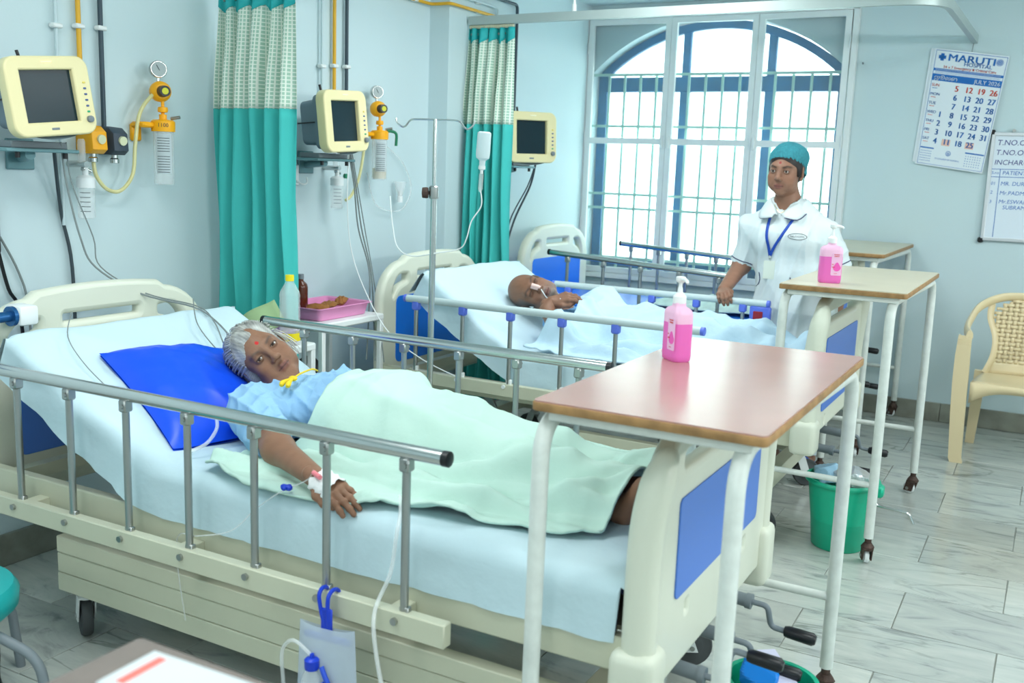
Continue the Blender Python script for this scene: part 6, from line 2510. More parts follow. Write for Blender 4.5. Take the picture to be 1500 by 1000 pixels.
def eyeballs(parent, M, gaze):
    for s_ in (-1, 1):
        t = MB()
        n = 20
        cols = []
        g = Vector(gaze).normalized()
        R = g.to_track_quat('Z', 'Y').to_matrix().to_4x4()
        prof = [(0.0, 1.0)] + [(math.sin(a), math.cos(a)) for a in [math.radians(k) for k in (9, 11, 22, 27, 29, 45, 70, 100, 140, 180)]]
        t.lathe([(r_ * 0.0128, z * 0.0128) for r_, z in prof], n, M @ TR(s_ * 0.0315, 0.0725, 0.001) @ R)
        cs = []
        for r_, z in prof:
            a = math.degrees(math.acos(max(-1, min(1, z))))
            cs += [(0.01, 0.008, 0.006) if a < 10 else (0.05, 0.025, 0.012) if a < 27.5 else (0.62, 0.58, 0.55)] * n
        o = t.build('eye', mat('eye', (1, 1, 1, 1), 0.12, attr='Col'), parent, True, 180)
        at = o.data.color_attributes.new('Col', 'FLOAT_COLOR', 'POINT')
        at.data.foreach_set('color', np.concatenate([np.array(cs), np.ones((len(cs), 1))], 1).astype(np.float32).ravel())


def hand_shape(curl=(0.25, 0.3, 0.35, 0.4), spread=0.10, thumb=0.5, thumb_side=1, size=1.0, rr=1.0):
    """local: y towards the fingertips, z = back of the hand, x = towards the little finger * thumb_side"""
    b = Body()
    s_ = size
    b.c((0, -0.03 * s_, 0), (0, 0.006 * s_, 0), 0.023 * s_, 0.024 * s_, 0.02)
    for i, x in enumerate((-0.027, -0.009, 0.009, 0.026)):
        b.c((x * 0.55 * s_, 0.008 * s_, 0), (x * s_, 0.078 * s_ - abs(x) * 0.25 * s_, 0.001), 0.0155 * s_, 0.0115 * s_, 0.012)
    L = (0.068, 0.078, 0.073, 0.056)
    for i, x in enumerate((-0.028, -0.0095, 0.0095, 0.0275)):
        p = np.array([x, 0.082 - abs(x) * 0.28 - (0.006 if i == 3 else 0), 0.001]) * s_
        a = spread * (i - 1.5)
        ang = 0.0
        r0 = (0.0092, 0.0095, 0.0092, 0.0082)[i] * s_ * rr
        for j, fr_ in enumerate((0.46, 0.31, 0.23)):
            ang += curl[i] * (0.8, 1.1, 0.8)[j]
            d = np.array([math.sin(a) * math.cos(ang), math.cos(a) * math.cos(ang), -math.sin(ang)])
            q = p + d * L[i] * fr_ * s_
            b.c(p, q, r0 * (1, 0.93, 0.86)[j], r0 * (0.93, 0.86, 0.78)[j], 0.004)
            b.e(p, np.array([1.0, 1.0, 1.0]) * r0 * (1.06, 1.0, 0.9)[j], 0.004)
            p = q
    tb_ = [np.array([-0.018, 0.012, -0.004]), np.array([-0.038, 0.040, -0.010]), np.array([-0.045 + 0.012 * thumb, 0.070, -0.014 - 0.008 * thumb]), np.array([-0.040 + 0.024 * thumb, 0.093, -0.018 - 0.012 * thumb])]
    for j in range(3):
        b.c(tb_[j] * s_, tb_[j + 1] * s_, (0.0155, 0.0115, 0.0105)[j] * s_, (0.012, 0.0105, 0.0088)[j] * s_, 0.008)
    if thumb_side < 0:
        return b.moved(Matrix.Diagonal((-1, 1, 1, 1)))
    return b


def hand_frame(wrist, to_tip, back):
    y = Vector(to_tip).normalized()
    z = Vector(back)
    z = (z - y * z.dot(y)).normalized()
    x = y.cross(z)
    M = Matrix((x, y, z)).transposed().to_4x4()
    M.translation = Vector(wrist)
    return M


def skin_mat(name):
    mt = mat(name, (1, 1, 1, 1), 0.5, attr='Col', sss=0.08, bump=0.06, bscale=220, var=0.0, spec=0.4)
    return mt


SKIN_W, SKIN_M, SKIN_N = rgb(142, 104, 82), rgb(136, 98, 78), rgb(150, 110, 90)
IR = Vector((0.875, 0.484, 0.035))
IU = Vector((-0.114, 0.133, 0.985))
IT = Vector((0.471, -0.865, 0.172))        # towards the camera


def plain_colors(v, skin, seed=1):
    c = np.repeat(np.array(skin[:3])[None], len(v), 0)
    return np.clip(c * (1 + 0.06 * wob(v[:, 0] * 22, v[:, 1] * 22 + v[:, 2] * 17, seed))[:, None], 0, 1)


def build(b, h, it=1):
    V, o = b.volume(h)
    v, f = nets(V, o, h)
    return relax(v, f, it, 0.4), f


# ------------------------------------------------------------------ the woman
ZM = 0.597


def slope1(x): return ZM + max(0.0, (-2.035 - x)) * 0.505


HW = (-2.10, 2.262, 0.808)
camd = (Vector((0, 0, 1.4)) - Vector(HW)).normalized()
cw = IR * -0.80 + IU * 0.60
MW = head_frame(HW, camd + (IR * 0.58 + IU * 0.81) * 0.22 - cw * 0.05, cw, 0.98)
hd_w = head_shape(True, 1.0, fem=0.4, slit=0.0036)
neck_a = MW @ Vector((0, -0.02, -0.05))
neck_b = Vector((-1.965, 2.25, 0.70))
hb = hd_w.moved(MW)
hb.c(neck_a, neck_b, 0.046, 0.05, 0.03)
vh, fh = build(hb, 0.0021)
ch = face_colors(vh, MW, SKIN_W, rgb(84, 72, 66), rgb(120, 70, 66), bindi=rgb(196, 20, 24))
body = Body()
body.c(neck_a, neck_b, 0.046, 0.05, 0.03)
body.e((-1.86, 2.25, 0.685), (0.15, 0.165, 0.085), 0.04)
body.e((-1.64, 2.235, 0.685), (0.16, 0.15, 0.085), 0.05)
body.e((-1.44, 2.215, 0.675), (0.12, 0.155, 0.075), 0.05)
for yy, dy in ((2.15, -0.035), (2.28, 0.0)):
    body.chain([(-1.42, yy, 0.665), (-1.08, yy + dy * 0.7 - 0.03, 0.675), (-0.84, yy + dy - 0.045, 0.635)], [0.072, 0.05, 0.031], 0.03)
    ft = Vector((-0.815, yy + dy - 0.05, 0.63))
    body.e(tuple(ft), (0.035, 0.03, 0.033), 0.02)
    body.c(tuple(ft + Vector((0.005, -0.005, 0.0))), tuple(ft + Vector((0.055, -0.03, 0.075))), 0.028, 0.022, 0.02)
shN, elN, wrN = (-1.945, 2.06, 0.69), (-1.70, 1.885, 0.668), (-1.49, 1.79, 0.652)
body.chain([(-1.90, 2.13, 0.70), shN, elN, wrN], [0.06, 0.052, 0.038, 0.025], 0.03)
shF, elF, wrF = (-1.92, 2.43, 0.69), (-1.70, 2.53, 0.66), (-1.50, 2.51, 0.665)
body.chain([(-1.88, 2.37, 0.70), shF, elF, wrF], [0.06, 0.05, 0.038, 0.026], 0.03)
body_w = body
vb, fb_ = build(body, 0.0045)
HN = hand_shape((0.22, 0.2, 0.22, 0.28), 0.07, 0.45, -1, 0.92)
MHN = hand_frame(wrN, (0.145, -0.025, -0.035), (0.05, -0.35, 1.0))
v1, f1 = build(HN.moved(MHN), 0.0021)
HF = hand_shape((0.3, 0.3, 0.35, 0.4), 0.06, 0.5, 1, 0.92)
MHF = hand_frame(wrF, (0.14, -0.02, 0.0), (0.0, -0.25, 1.0))
v2, f2 = build(HF.moved(MHF), 0.0024)
MS_W = skin_mat('skin_woman')
woman = poly_object('person', [(vb, fb_, plain_colors(vb, SKIN_W)), (vh, fh, ch), (v1, f1, plain_colors(v1, SKIN_W)), (v2, f2, plain_colors(v2, SKIN_W))], MS_W, None, (-1.5, 2.22, 0.6))
tag(woman, 'grey-haired person in pale blue gown lying on the nearest bed, looking at the camera', 'person')
eyeballs(woman, MW, MW.inverted().to_3x3() @ (Vector((0, 0, 1.4)) - Vector(HW)))
# hair
M_HAIRW = mat('grey_hair', (1, 1, 1, 1), 0.55, attr='Col', bump=0.25, bscale=140)
hr = Body()
hr.e((0, -0.022, 0.038), (0.084, 0.100, 0.084), 0.02)
hr.e((0, -0.105, 0.018), (0.050, 0.036, 0.044), 0.025)
hr.e((-0.055, -0.03, -0.035), (0.034, 0.045, 0.05), 0.03)
hr.e((0.055, -0.03, -0.03), (0.034, 0.045, 0.045), 0.03)
hr.e((0, 0.098, -0.022), (0.066, 0.075, 0.093), 0.012, sub=True)
vh2, fh2 = build(hr.moved(MW), 0.0026)
p = (np.concatenate([vh2, np.ones((len(vh2), 1))], 1) @ np.array(MW.inverted()).T)[:, :3]
ang = np.arctan2(p[:, 0], p[:, 2] - 0.0)
st = np.sin(ang * 61 + 5 * np.sin(p[:, 1] * 31 + ang * 3)) * 0.5 + np.sin(ang * 127 + p[:, 1] * 60) * 0.5
vh2 = vh2 + vnormals(vh2, fh2) * (0.0007 * st + 0.005 * wob(p[:, 0] * 18, p[:, 1] * 14, 3))[:, None]
sh_ = np.clip(0.62 + 0.13 * st + 0.25 * wob(p[:, 0] * 25, p[:, 1] * 25, 4), 0.25, 1)
hair_c = np.stack([sh_ * 0.60, sh_ * 0.61, sh_ * 0.58], 1)
hair_c = lerp3(hair_c, rgb(88, 88, 84)[:3], 0.6 * np.clip(-p[:, 1] / 0.12, 0, 1))
poly_object('hair', [(vh2, fh2, hair_c)], M_HAIRW, woman)
t = MB()
rs = random.Random(5)
for k in range(90):
    a = rs.uniform(-1.9, 1.9)
    y0 = rs.uniform(0.02, 0.055)
    s0 = Vector((math.sin(a) * 0.074, y0, 0.038 + math.cos(a) * 0.078))
    s1 = Vector((math.sin(a) * 0.092, -0.03 + rs.uniform(-0.02, 0.02), 0.03 + math.cos(a) * 0.093))
    s2 = Vector((math.sin(a) * rs.uniform(0.05, 0.1), -0.105, 0.01 + math.cos(a) * rs.uniform(0.03, 0.075)))
    t.tube([MW @ q for q in smooth_path([s0, s1, s2], 5)], 0.0011, 4)
for k in range(26):
    x = -rs.uniform(0.06, 0.085)
    s0 = Vector((x, rs.uniform(-0.02, 0.03), rs.uniform(-0.01, 0.03)))
    s1 = s0 + Vector((-rs.uniform(0.004, 0.014), rs.uniform(-0.01, 0.012), -0.035))
    s2 = s1 + Vector((rs.uniform(-0.004, 0.016), rs.uniform(-0.012, 0.012), -rs.uniform(0.02, 0.05)))
    t.tube([MW @ q for q in smooth_path([s0, s1, s2], 5)], [0.0013] * 10 + [0.0004], 4)
o = t.build('loose_strands', mat('silver_strand', rgb(196, 198, 192), 0.5), woman)
o['kind'] = 'stuff'
# gown
gn = Body()
gn.e((-1.855, 2.25, 0.69), (0.165, 0.178, 0.094), 0.04)
gn.e((-1.64, 2.235, 0.69), (0.17, 0.165, 0.096), 0.05)
gn.e((-1.44, 2.215, 0.68), (0.13, 0.165, 0.085), 0.05)
gn.chain([(-1.91, 2.14, 0.70), (-1.945, 2.06, 0.695), (-1.775, 1.935, 0.682)], [0.07, 0.07, 0.066], 0.04)
gn.chain([(-1.90, 2.36, 0.70), (-1.92, 2.43, 0.69), (-1.75, 2.515, 0.67)], [0.07, 0.066, 0.06], 0.04)
gn.c((-1.955, 2.25, 0.715), (-2.06, 2.26, 0.80), 0.058, 0.06, 0.012, sub=True)
d = (Vector(elN) - Vector(shN)).normalized()
e1 = Vector((-1.775, 1.935, 0.682)) + d * 0.03
gn.e(tuple(e1 + d * 0.03), (0.035, 0.066, 0.066), 0.006, np.array(Matrix((d, d.orthogonal().normalized(), d.cross(d.orthogonal().normalized()))).transposed()), sub=True)
vg, fg = build(gn, 0.004)
nv = vnormals(vg, fg)
vg = vg + nv * (0.010 * wob(vg[:, 0] * 1.6, vg[:, 1] * 1.6 + vg[:, 2] * 1.2, 31, 6, 10, 40, True) + 0.004 * wob(vg[:, 0], vg[:, 1] + vg[:, 2], 32, 6, 8, 20))[:, None]
M_GOWN = mat('pale_blue_gown', rgb(146, 190, 226), 0.85, bump=0.5, bscale=24)
poly_object('gown', [(vg, fg, None)], M_GOWN, woman)
# pillow
pc, pu, pv = Vector((-2.17, 2.16, 0)), Vector((0.28, 0.96, 0)).normalized(), Vector((0.96, -0.22, 0)).normalized()


def pil(sgn):
    def fn(i, j):
        u, v = i / 30 * 2 - 1, j / 24 * 2 - 1
        cu_, cv = abs(u) ** 4, abs(v) ** 4
        pinch = 1 - 0.05 * (1 - v * v) * cu_ - 0.0
        pnt = pc + pu * (u * 0.27 * (1 - 0.045 * (1 - v * v))) + pv * (v * 0.205 * (1 - 0.05 * (1 - u * u)))
        base = slope1(pnt.x) + 0.008
        th = (1 - abs(u) ** 2.6) ** 0.6 * (1 - abs(v) ** 2.6) ** 0.6
        dent = 0.045 * math.exp(-((pnt.x + 2.09) ** 2 + (pnt.y - 2.30) ** 2) / 0.012)
        if sgn > 0:
            return Vector((pnt.x - 0.02 * th, pnt.y, base + 0.006 + max(0.105 * th - dent, 0.01 * th) + 0.006 * float(wob(u * 3, v * 3, 6)) * th))
        return Vector((pnt.x, pnt.y, base))
    return fn


t = MB()
t.grid(pil(1), 31, 25)
t.grid(pil(-1), 31, 25, flip=True)
tag(t.build('pillow', mat('blue_pillow_vinyl', rgb(16, 82, 236), 0.34, bump=0.1, bscale=14), None, True, 180), 'bright blue vinyl pillow under the woman\'s head', 'pillow')
# yellow thread with knot
r = thing('neck_thread', 'yellow thread with a knotted tassel on the woman\'s gown', 'necklace', (-1.87, 2.17, 0.79))
t = MB()
nk = [(-1.985, 2.205, 0.742), (-1.935, 2.195, 0.765), (-1.90, 2.17, 0.782), (-1.875, 2.145, 0.788)]
t.tube(smooth_path(nk, 6), 0.0028, 8)
t.tube(smooth_path([(-1.925, 2.31, 0.775), (-1.905, 2.26, 0.79), (-1.885, 2.19, 0.792), (-1.872, 2.15, 0.79)], 6), 0.0028, 8)
t.build('thread', mat('yellow_thread', rgb(236, 204, 40), 0.7), r)
t = MB()
t.ell((-1.868, 2.135, 0.788), (0.014, 0.011, 0.008), 10)
t.tube(smooth_path([(-1.866, 2.13, 0.788), (-1.852, 2.10, 0.783), (-1.845, 2.085, 0.776)], 4), [0.004, 0.004, 0.005, 0.006, 0.007, 0.008, 0.008, 0.007, 0.005], 8)
t.tube(smooth_path([(-1.868, 2.13, 0.788), (-1.872, 2.10, 0.783), (-1.868, 2.085, 0.776)], 4), [0.004, 0.004, 0.005, 0.006, 0.007, 0.008, 0.008, 0.007, 0.005], 8)
t.build('tassel', mat('yellow_thread', rgb(236, 204, 40), 0.7), r)
# cannula dressing on the near hand
r = thing('cannula_dressing', 'white gauze dressing with pink cannula on the woman\'s hand', 'dressing', tuple(MHN @ Vector((0, 0.035, 0.02))))
t = MB()
t.grid(lambda i, j: MHN @ Vector(((0.036 + 0.003 * math.sin(j * 1.9)) * math.cos(PI * i / 14), 0.005 + 0.058 * j / 8 + 0.004 * math.sin(i * 1.3), 0.001 + (0.023 + 0.003 * math.sin(i * 2.2 + j * 1.7)) * math.sin(PI * i / 14))), 15, 9)
t.build('gauze', mat('gauze', rgb(238, 240, 240), 0.8, bump=0.3, bscale=120), r, True, 180)
t = MB()
t.tube([MHN @ Vector((0.01, 0.0, 0.026)), MHN @ Vector((0.014, 0.03, 0.03))], 0.006, 10)
t.build('cannula', mat('pink_cannula', rgb(246, 140, 150), 0.4), r)
r = thing('infusion_line', 'thin clear infusion line with blue connector on the edge of the green blanket', 'infusion line', (-1.6, 1.76, 0.62))
t = MB()
t.tube(smooth_path([MHN @ Vector((0.005, -0.005, 0.028)), (-1.50, 1.765, 0.655), (-1.54, 1.75, 0.632), (-1.575, 1.735, 0.61), (-1.64, 1.735, 0.56), (-1.70, 1.715, 0.5), (-1.80, 1.70, 0.47), (-1.90, 1.735, 0.44), (-1.92, 1.745, 0.36), (-1.90, 1.75, 0.2)], 6), 0.0018, 6)
t.build('line', M_TUBE, r)
t = MB()
t.box((-1.548, 1.745, 0.632), (0.03, 0.014, 0.012), 0.003)
t.box((-1.548, 1.745, 0.632), (0.012, 0.03, 0.01), 0.003)
t.build('connector', M_BLUEP, r)
hose('oxygen_tube', 'clear bent tube with a yellow-green joint lying beside the blue pillow', 'tube', [(-2.02, 2.0, 0.70), (-1.99, 1.96, 0.695), (-1.96, 1.93, 0.67), (-1.95, 1.88, 0.64), (-1.98, 1.84, 0.62)], 0.005, M_TUBE)


# ------------------------------------------------------------------ blankets drape over what lies below
def top_map(bodies, x0, x1, y0, y1, h, ground):
    nx, ny = int((x1 - x0) / h) + 1, int((y1 - y0) / h) + 1
    X = x0 + h * np.arange(nx)
    Y = y0 + h * np.arange(ny)
    T = np.array([[ground(x, y) for y in Y] for x in X])
    for b in bodies:
        V, o = b.volume(0.008)
        ins = V < 0
        anyz = ins.any(2)
        zt = o[2] + 0.008 * (V.shape[2] - 1 - np.argmax(ins[:, :, ::-1], 2))
        for i, x in enumerate(X):
            ii = int(round((x - o[0]) / 0.008))
            if 0 <= ii < V.shape[0]:
                jj = np.round((Y - o[1]) / 0.008).astype(int)
                ok = (jj >= 0) & (jj < V.shape[1])
                jc = np.clip(jj, 0, V.shape[1] - 1)
                hit = ok & anyz[ii, jc]
                T[i] = np.where(hit, np.maximum(T[i], zt[ii, jc]), T[i])
    return X, Y, T


def drape(T, it):
    Z = T.copy()
    for _ in range(it):
        P = np.pad(Z, 1, mode='edge')
        A = (P[:-2, 1:-1] + P[2:, 1:-1] + P[1:-1, :-2] + P[1:-1, 2:]) / 4
        Z = np.maximum(T, A)
    for _ in range(4):
        P = np.pad(Z, 1, mode='edge')
        Z = (P[:-2, 1:-1] + P[2:, 1:-1] + P[1:-1, :-2] + P[1:-1, 2:] + 4 * Z) / 8
    return Z


def sample(X, Y, Z, x, y):
    fx = np.clip((x - X[0]) / (X[1] - X[0]), 0, len(X) - 1.001)
    fy = np.clip((y - Y[0]) / (Y[1] - Y[0]), 0, len(Y) - 1.001)
    i, j = fx.astype(int), fy.astype(int)
    a, b = fx - i, fy - j
    return Z[i, j] * (1 - a) * (1 - b) + Z[i + 1, j] * a * (1 - b) + Z[i, j + 1] * (1 - a) * b + Z[i + 1, j + 1] * a * b


def blanket(name, label, mt, near, far, left, right, X, Y, Z, folds, nu=190, nv=150, thick=0.006):
    """Coons patch between four edge curves in plan, laid on the height map"""
    def curve(pts, n):
        q = smooth_path([(p_[0], p_[1], 0) for p_ in pts], 12)
        L = [0.0]
        for i in range(1, len(q)):
            L.append(L[-1] + (q[i] - q[i - 1]).length)
        s_ = np.linspace(0, L[-1], n)
        return np.stack([np.interp(s_, L, [k.x for k in q]), np.interp(s_, L, [k.y for k in q])], 1)
    N, F_ = curve(near, nu), curve(far, nu)
    Lc, Rc = curve(left, nv), curve(right, nv)
    u = np.linspace(0, 1, nu)[:, None, None]
    v = np.linspace(0, 1, nv)[None, :, None]
    P = (1 - v) * N[:, None] + v * F_[:, None] + (1 - u) * Lc[None] + u * Rc[None]
    P = P - ((1 - u) * (1 - v) * N[0] + u * (1 - v) * N[-1] + (1 - u) * v * F_[0] + u * v * F_[-1])
    x, y = P[..., 0], P[..., 1]
    z = sample(X, Y, Z, x, y) + 0.006
    fo = folds(x, y, u[..., 0] + 0 * x, v[..., 0] + 0 * x)
    z = z + 0.005 + 0.5 * (fo - 0.005 + np.sqrt((fo - 0.005) ** 2 + 0.00002))
    pts = np.stack([x, y, z], -1).reshape(-1, 3)
    a = np.arange(nu * nv).reshape(nu, nv)
    f = np.stack([a[:-1, :-1], a[1:, :-1], a[1:, 1:], a[:-1, 1:]], -1).reshape(-1, 4)
    c0 = tuple(pts.mean(0))
    o = poly_object(name, [(pts, f, None)], mt, None, c0)
    sm = o.modifiers.new('thickness', 'SOLIDIFY')
    sm.thickness = thick
    sm.offset = 1.0
    return tag(o, label, 'blanket')


sup = Body()
for q in body_w.p:
    if not (q[0] == 'c' and q[1][1] < 2.13 and q[1][0] < -1.6):
        sup.p.append(q)
sup.p = [q for q in sup.p if not (q[0] == 'c' and q[1][0] < -1.85)]
sup.p += [q for q in gn.p if not q[-1] and q[0] == 'e']
sup.e((-1.60, 2.33, 0.70), (0.06, 0.05, 0.05), 0.03)          # hand folded under the cloth
for yy in (2.11, 2.24):
    sup.c((-0.86, yy - 0.02, 0.66), (-0.76, yy - 0.04, 0.68), 0.035, 0.03, 0.02)
Xw, Yw, Tw = top_map([sup], -2.1, -0.62, 1.70, 2.70, 0.01, lambda x, y: slope1(x))
Zw = drape(Tw, 40)


def folds_w(x, y, u, v):
    flat = np.clip(1 - (sample(Xw, Yw, Zw, x, y) - ZM) / 0.07, 0, 1)
    a = 0.022 * flat * wob(x * 0.45, y * 1.25, 51, 5, 9, 34, True)
    b = 0.012 * wob(x * 0.6, y * 0.9, 52, 6, 8, 24, True)
    # long folds that sweep from the hip towards the feet on the near side
    w_ = np.exp(-((y - 1.99 - 0.05 * np.sin(3 * x)) / 0.07) ** 2) * np.clip((x + 1.35) / 0.3, 0, 1)
    c = 0.034 * w_ * (0.5 + 0.5 * np.sin(y * 75 + 3.0 * np.sin(x * 4.5) + x * 6))
    # folded-over band at the upper edge
    d = 0.012 * np.exp(-(u / 0.05) ** 2) * (0.6 + 0.4 * np.sin(v * 17))
    # small peak near the belly
    e = 0.035 * np.exp(-((x + 1.60) / 0.05) ** 2 - ((y - 2.40) / 0.035) ** 2)
    # flap and bunching beside the feet
    g = 0.03 * np.exp(-((x + 0.90) / 0.09) ** 2 - ((y - 2.0) / 0.05) ** 2) + 0.022 * np.exp(-((x + 0.80) / 0.05) ** 2 - ((y - 2.26) / 0.05) ** 2)
    h_ = 0.006 * np.exp(-((v - 0.0) / 0.04) ** 2) * (1 + np.sin(x * 30))
    lf = 0
    for x0, y0, sl, cv, am, wd, L in ((-1.15, 2.02, 0.10, 0.25, 0.030, 0.016, 0.34), (-1.0, 2.06, 0.22, 0.3, 0.024, 0.015, 0.22), (-1.25, 1.93, -0.05, 0.2, 0.030, 0.018, 0.30), (-1.05, 1.955, 0.12, 0.2, 0.028, 0.014, 0.22), (-1.55, 2.02, -0.30, 0.3, 0.016, 0.02, 0.22), (-1.45, 2.10, -0.22, 0.2, 0.014, 0.018, 0.25), (-1.25, 2.12, 0.05, 0.4, 0.013, 0.02, 0.2), (-0.95, 2.15, 0.45, 0.2, 0.018, 0.014, 0.14), (-0.88, 2.01, 0.5, 0.4, 0.026, 0.014, 0.09), (-1.7, 1.86, 0.4, 0.2, 0.016, 0.016, 0.12), (-1.68, 2.22, 1.6, 0.5, 0.010, 0.02, 0.08)):
        yc = y0 + sl * (x - x0) + cv * (x - x0) ** 2
        lf = lf + am * np.exp(-((y - yc) / wd) ** 2) * np.exp(-((x - x0) / L) ** 2)
    return a + b + c * 0.6 + d + e + g + h_ + lf + 0.018


M_MINT = mat('mint_blanket', rgb(194, 224, 212), 0.9, bump=0.5, bscale=13)
blanket('blanket', 'mint green blanket covering the woman from chest to ankles', M_MINT,
        [(-1.87, 1.80), (-1.72, 1.758), (-1.55, 1.752), (-1.40, 1.77), (-1.25, 1.83), (-1.05, 1.86), (-0.91, 1.885), (-0.815, 1.93)],
        [(-1.80, 2.645), (-1.4, 2.65), (-1.1, 2.60), (-0.78, 2.50)],
        [(-1.87, 1.80), (-1.885, 1.88), (-1.83, 1.97), (-1.75, 2.06), (-1.745, 2.2), (-1.80, 2.36), (-1.83, 2.5), (-1.80, 2.645)],
        [(-0.815, 1.93), (-0.80, 2.00), (-0.765, 2.10), (-0.745, 2.20), (-0.735, 2.34), (-0.78, 2.50)], Xw, Yw, Zw, folds_w, 220, 170)

# ------------------------------------------------------------------ the man
HM = (-2.15, 4.12, 0.828)
camd = (Vector((0, 0, 1.4)) - Vector(HM)).normalized()
cm = IR * -0.90 + IU * 0.30
MM = head_frame(HM, camd + IU * 0.28 + IR * 0.10, cm, 1.02)


def slope2(x): return 0.615 + max(0.0, (-1.985 - x)) * 0.655


hm = head_shape(False, 1.0, True).moved(MM)
na, nb = MM @ Vector((0, -0.02, -0.05)), Vector((-1.985, 4.13, 0.74))
hm.c(na, nb, 0.052, 0.056, 0.03)
vh, fh = build(hm, 0.0024)
ch = face_colors(vh, MM, SKIN_M, rgb(62, 54, 50), rgb(112, 66, 62), beard=rgb(150, 150, 148), brow_amt=0.85)
p = (np.concatenate([vh, np.ones((len(vh), 1))], 1) @ np.array(MM.inverted()).T)[:, :3]
stub = np.clip((0.02 - p[:, 1]) / 0.03, 0, 1) * np.clip((p[:, 2] + 0.07) / 0.02, 0, 1) * np.clip((0.085 - p[:, 2]) / 0.04, 0, 1) * (np.abs(p[:, 0]) < 0.083)
side = (np.abs(p[:, 0]) > 0.056) * np.clip((0.05 - p[:, 1]) / 0.02, 0, 1) * np.clip((p[:, 2] + 0.045) / 0.02, 0, 1) * np.clip((0.055 - p[:, 2]) / 0.025, 0, 1)
stub = np.clip(stub + side + 0.45 * np.clip((p[:, 2] - 0.075) / 0.02, 0, 1) * np.clip((0.03 - p[:, 1]) / 0.03, 0, 1), 0, 1)
ch = lerp3(ch, rgb(98, 100, 102)[:3], 0.9 * stub * (0.85 + 0.15 * np.sin(p[:, 0] * 1300) * np.sin(p[:, 2] * 1250)))
ch = lerp3(ch, rgb(52, 50, 50)[:3], 0.75 * gs(p, (0, 0.085, -0.094), (0.022, 0.02, 0.016)))
bm_ = Body()
bm_.c(na, nb, 0.052, 0.056, 0.03)
bm_.e((-1.86, 4.14, 0.695), (0.16, 0.18, 0.082), 0.04)
bm_.e((-1.62, 4.15, 0.69), (0.17, 0.16, 0.082), 0.05)
bm_.e((-1.42, 4.15, 0.69), (0.13, 0.16, 0.085), 0.05)
for s_ in (-1, 1):
    bm_.chain([(-1.40, 4.15 + s_ * 0.08, 0.69), (-1.08, 4.15 + s_ * 0.09, 0.70), (-0.86, 4.15 + s_ * 0.09, 0.655)], [0.08, 0.056, 0.034], 0.03)
    bm_.c((-0.865, 4.15 + s_ * 0.09, 0.65), (-0.84, 4.15 + s_ * 0.11, 0.74), 0.032, 0.026, 0.02)
# near arm folded over the chest, hand at the chin
wrM = (-1.975, 3.985, 0.812)
bm_.chain([(-1.93, 4.0, 0.715), (-1.86, 3.86, 0.68)], [0.056, 0.042], 0.02)
bm_.chain([(-1.86, 3.86, 0.68), (-1.985, 3.96, 0.775), wrM], [0.042, 0.031, 0.027], 0.02)
bm_.chain([(-1.92, 4.31, 0.73), (-1.74, 4.40, 0.69), (-1.60, 4.30, 0.70)], [0.056, 0.044, 0.03], 0.02)
vb, fb_ = build(bm_, 0.005)
MHM = hand_frame(wrM, (0.085, 0.045, 0.035), (0.10, -0.45, 0.9))
v1, f1 = build(hand_shape((0.5, 0.52, 0.55, 0.6), 0.05, 0.7, -1, 1.0).moved(MHM), 0.0024)
man = poly_object('person', [(vb, fb_, plain_colors(vb, SKIN_M)), (vh, fh, ch), (v1, f1, plain_colors(v1, SKIN_M))], skin_mat('skin_man'), None, (-1.5, 4.15, 0.61))
tag(man, 'balding person with grey stubble asleep on the second bed, hand at the chin', 'person')
# nose tape and feeding tube
r = thing('feeding_tube', 'pink nose tape with thin white feeding tube on the sleeping person\'s face', 'feeding tube', tuple(MM @ Vector((0, 0.11, -0.02))))
t = MB()
t.grid(lambda i, j: MM @ Vector((-0.013 + 0.026 * i / 8, 0.0985 + 0.0185 * math.sin(PI * i / 8) + 0.006 * (j / 6) - 0.002, 0.012 - 0.042 * j / 6)), 9, 7)
t.build('nose_tape', mat('pink_tape', rgb(246, 208, 200), 0.7), r, True, 180)
t = MB()
t.tube([MM @ Vector(q) for q in smooth_path([(0.006, 0.112, -0.036), (0.02, 0.112, -0.052), (0.03, 0.10, -0.07), (0.034, 0.085, -0.10), (0.02, 0.08, -0.13)], 6)] + [Vector((-1.96, 4.02, 0.84)), Vector((-1.93, 3.98, 0.83))], 0.0026, 6)
t.build('tube_line', M_WHITEP, r)
gm = Body()
gm.e((-1.87, 4.14, 0.697), (0.175, 0.20, 0.09), 0.04)
gm.e((-1.62, 4.15, 0.69), (0.18, 0.17, 0.088), 0.05)
gm.chain([(-1.95, 3.99, 0.72), (-1.88, 3.89, 0.69)], [0.066, 0.06], 0.04)
gm.c((-1.985, 4.13, 0.75), (-2.08, 4.13, 0.80), 0.062, 0.066, 0.012, sub=True)
vg, fg = build(gm, 0.005)
vg = vg + vnormals(vg, fg) * (0.005 * wob(vg[:, 0] * 1.6, vg[:, 1] * 1.6 + vg[:, 2], 41, 9, 10, 40, True))[:, None]
poly_object('gown', [(vg, fg, None)], mat('blue_gown', rgb(120, 176, 226), 0.85, bump=0.1, bscale=300), man)
r = thing('finger_sensor', 'dark clip-on finger sensor with pale lead on the sleeping person\'s hand', 'sensor', tuple(MHM @ Vector((0.0, 0.12, -0.03))))
t = MB()
t.box((0, 0, 0), (0.02, 0.045, 0.018), 0.004, MHM @ TR(-0.008, 0.115, -0.045) @ RX(-60))
t.build('clip', mat('slate_clip', rgb(60, 84, 110), 0.4), r)
t = MB()
t.tube(smooth_path([MHM @ Vector((-0.008, 0.12, -0.06)), MHM @ Vector((-0.008, 0.135, -0.075))], 5), 0.002, 6)
t.build('lead', M_CABLED, r)
sup2 = Body()
sup2.p = [q for q in bm_.p if not (q[0] == 'c' and q[1][0] < -1.9)]
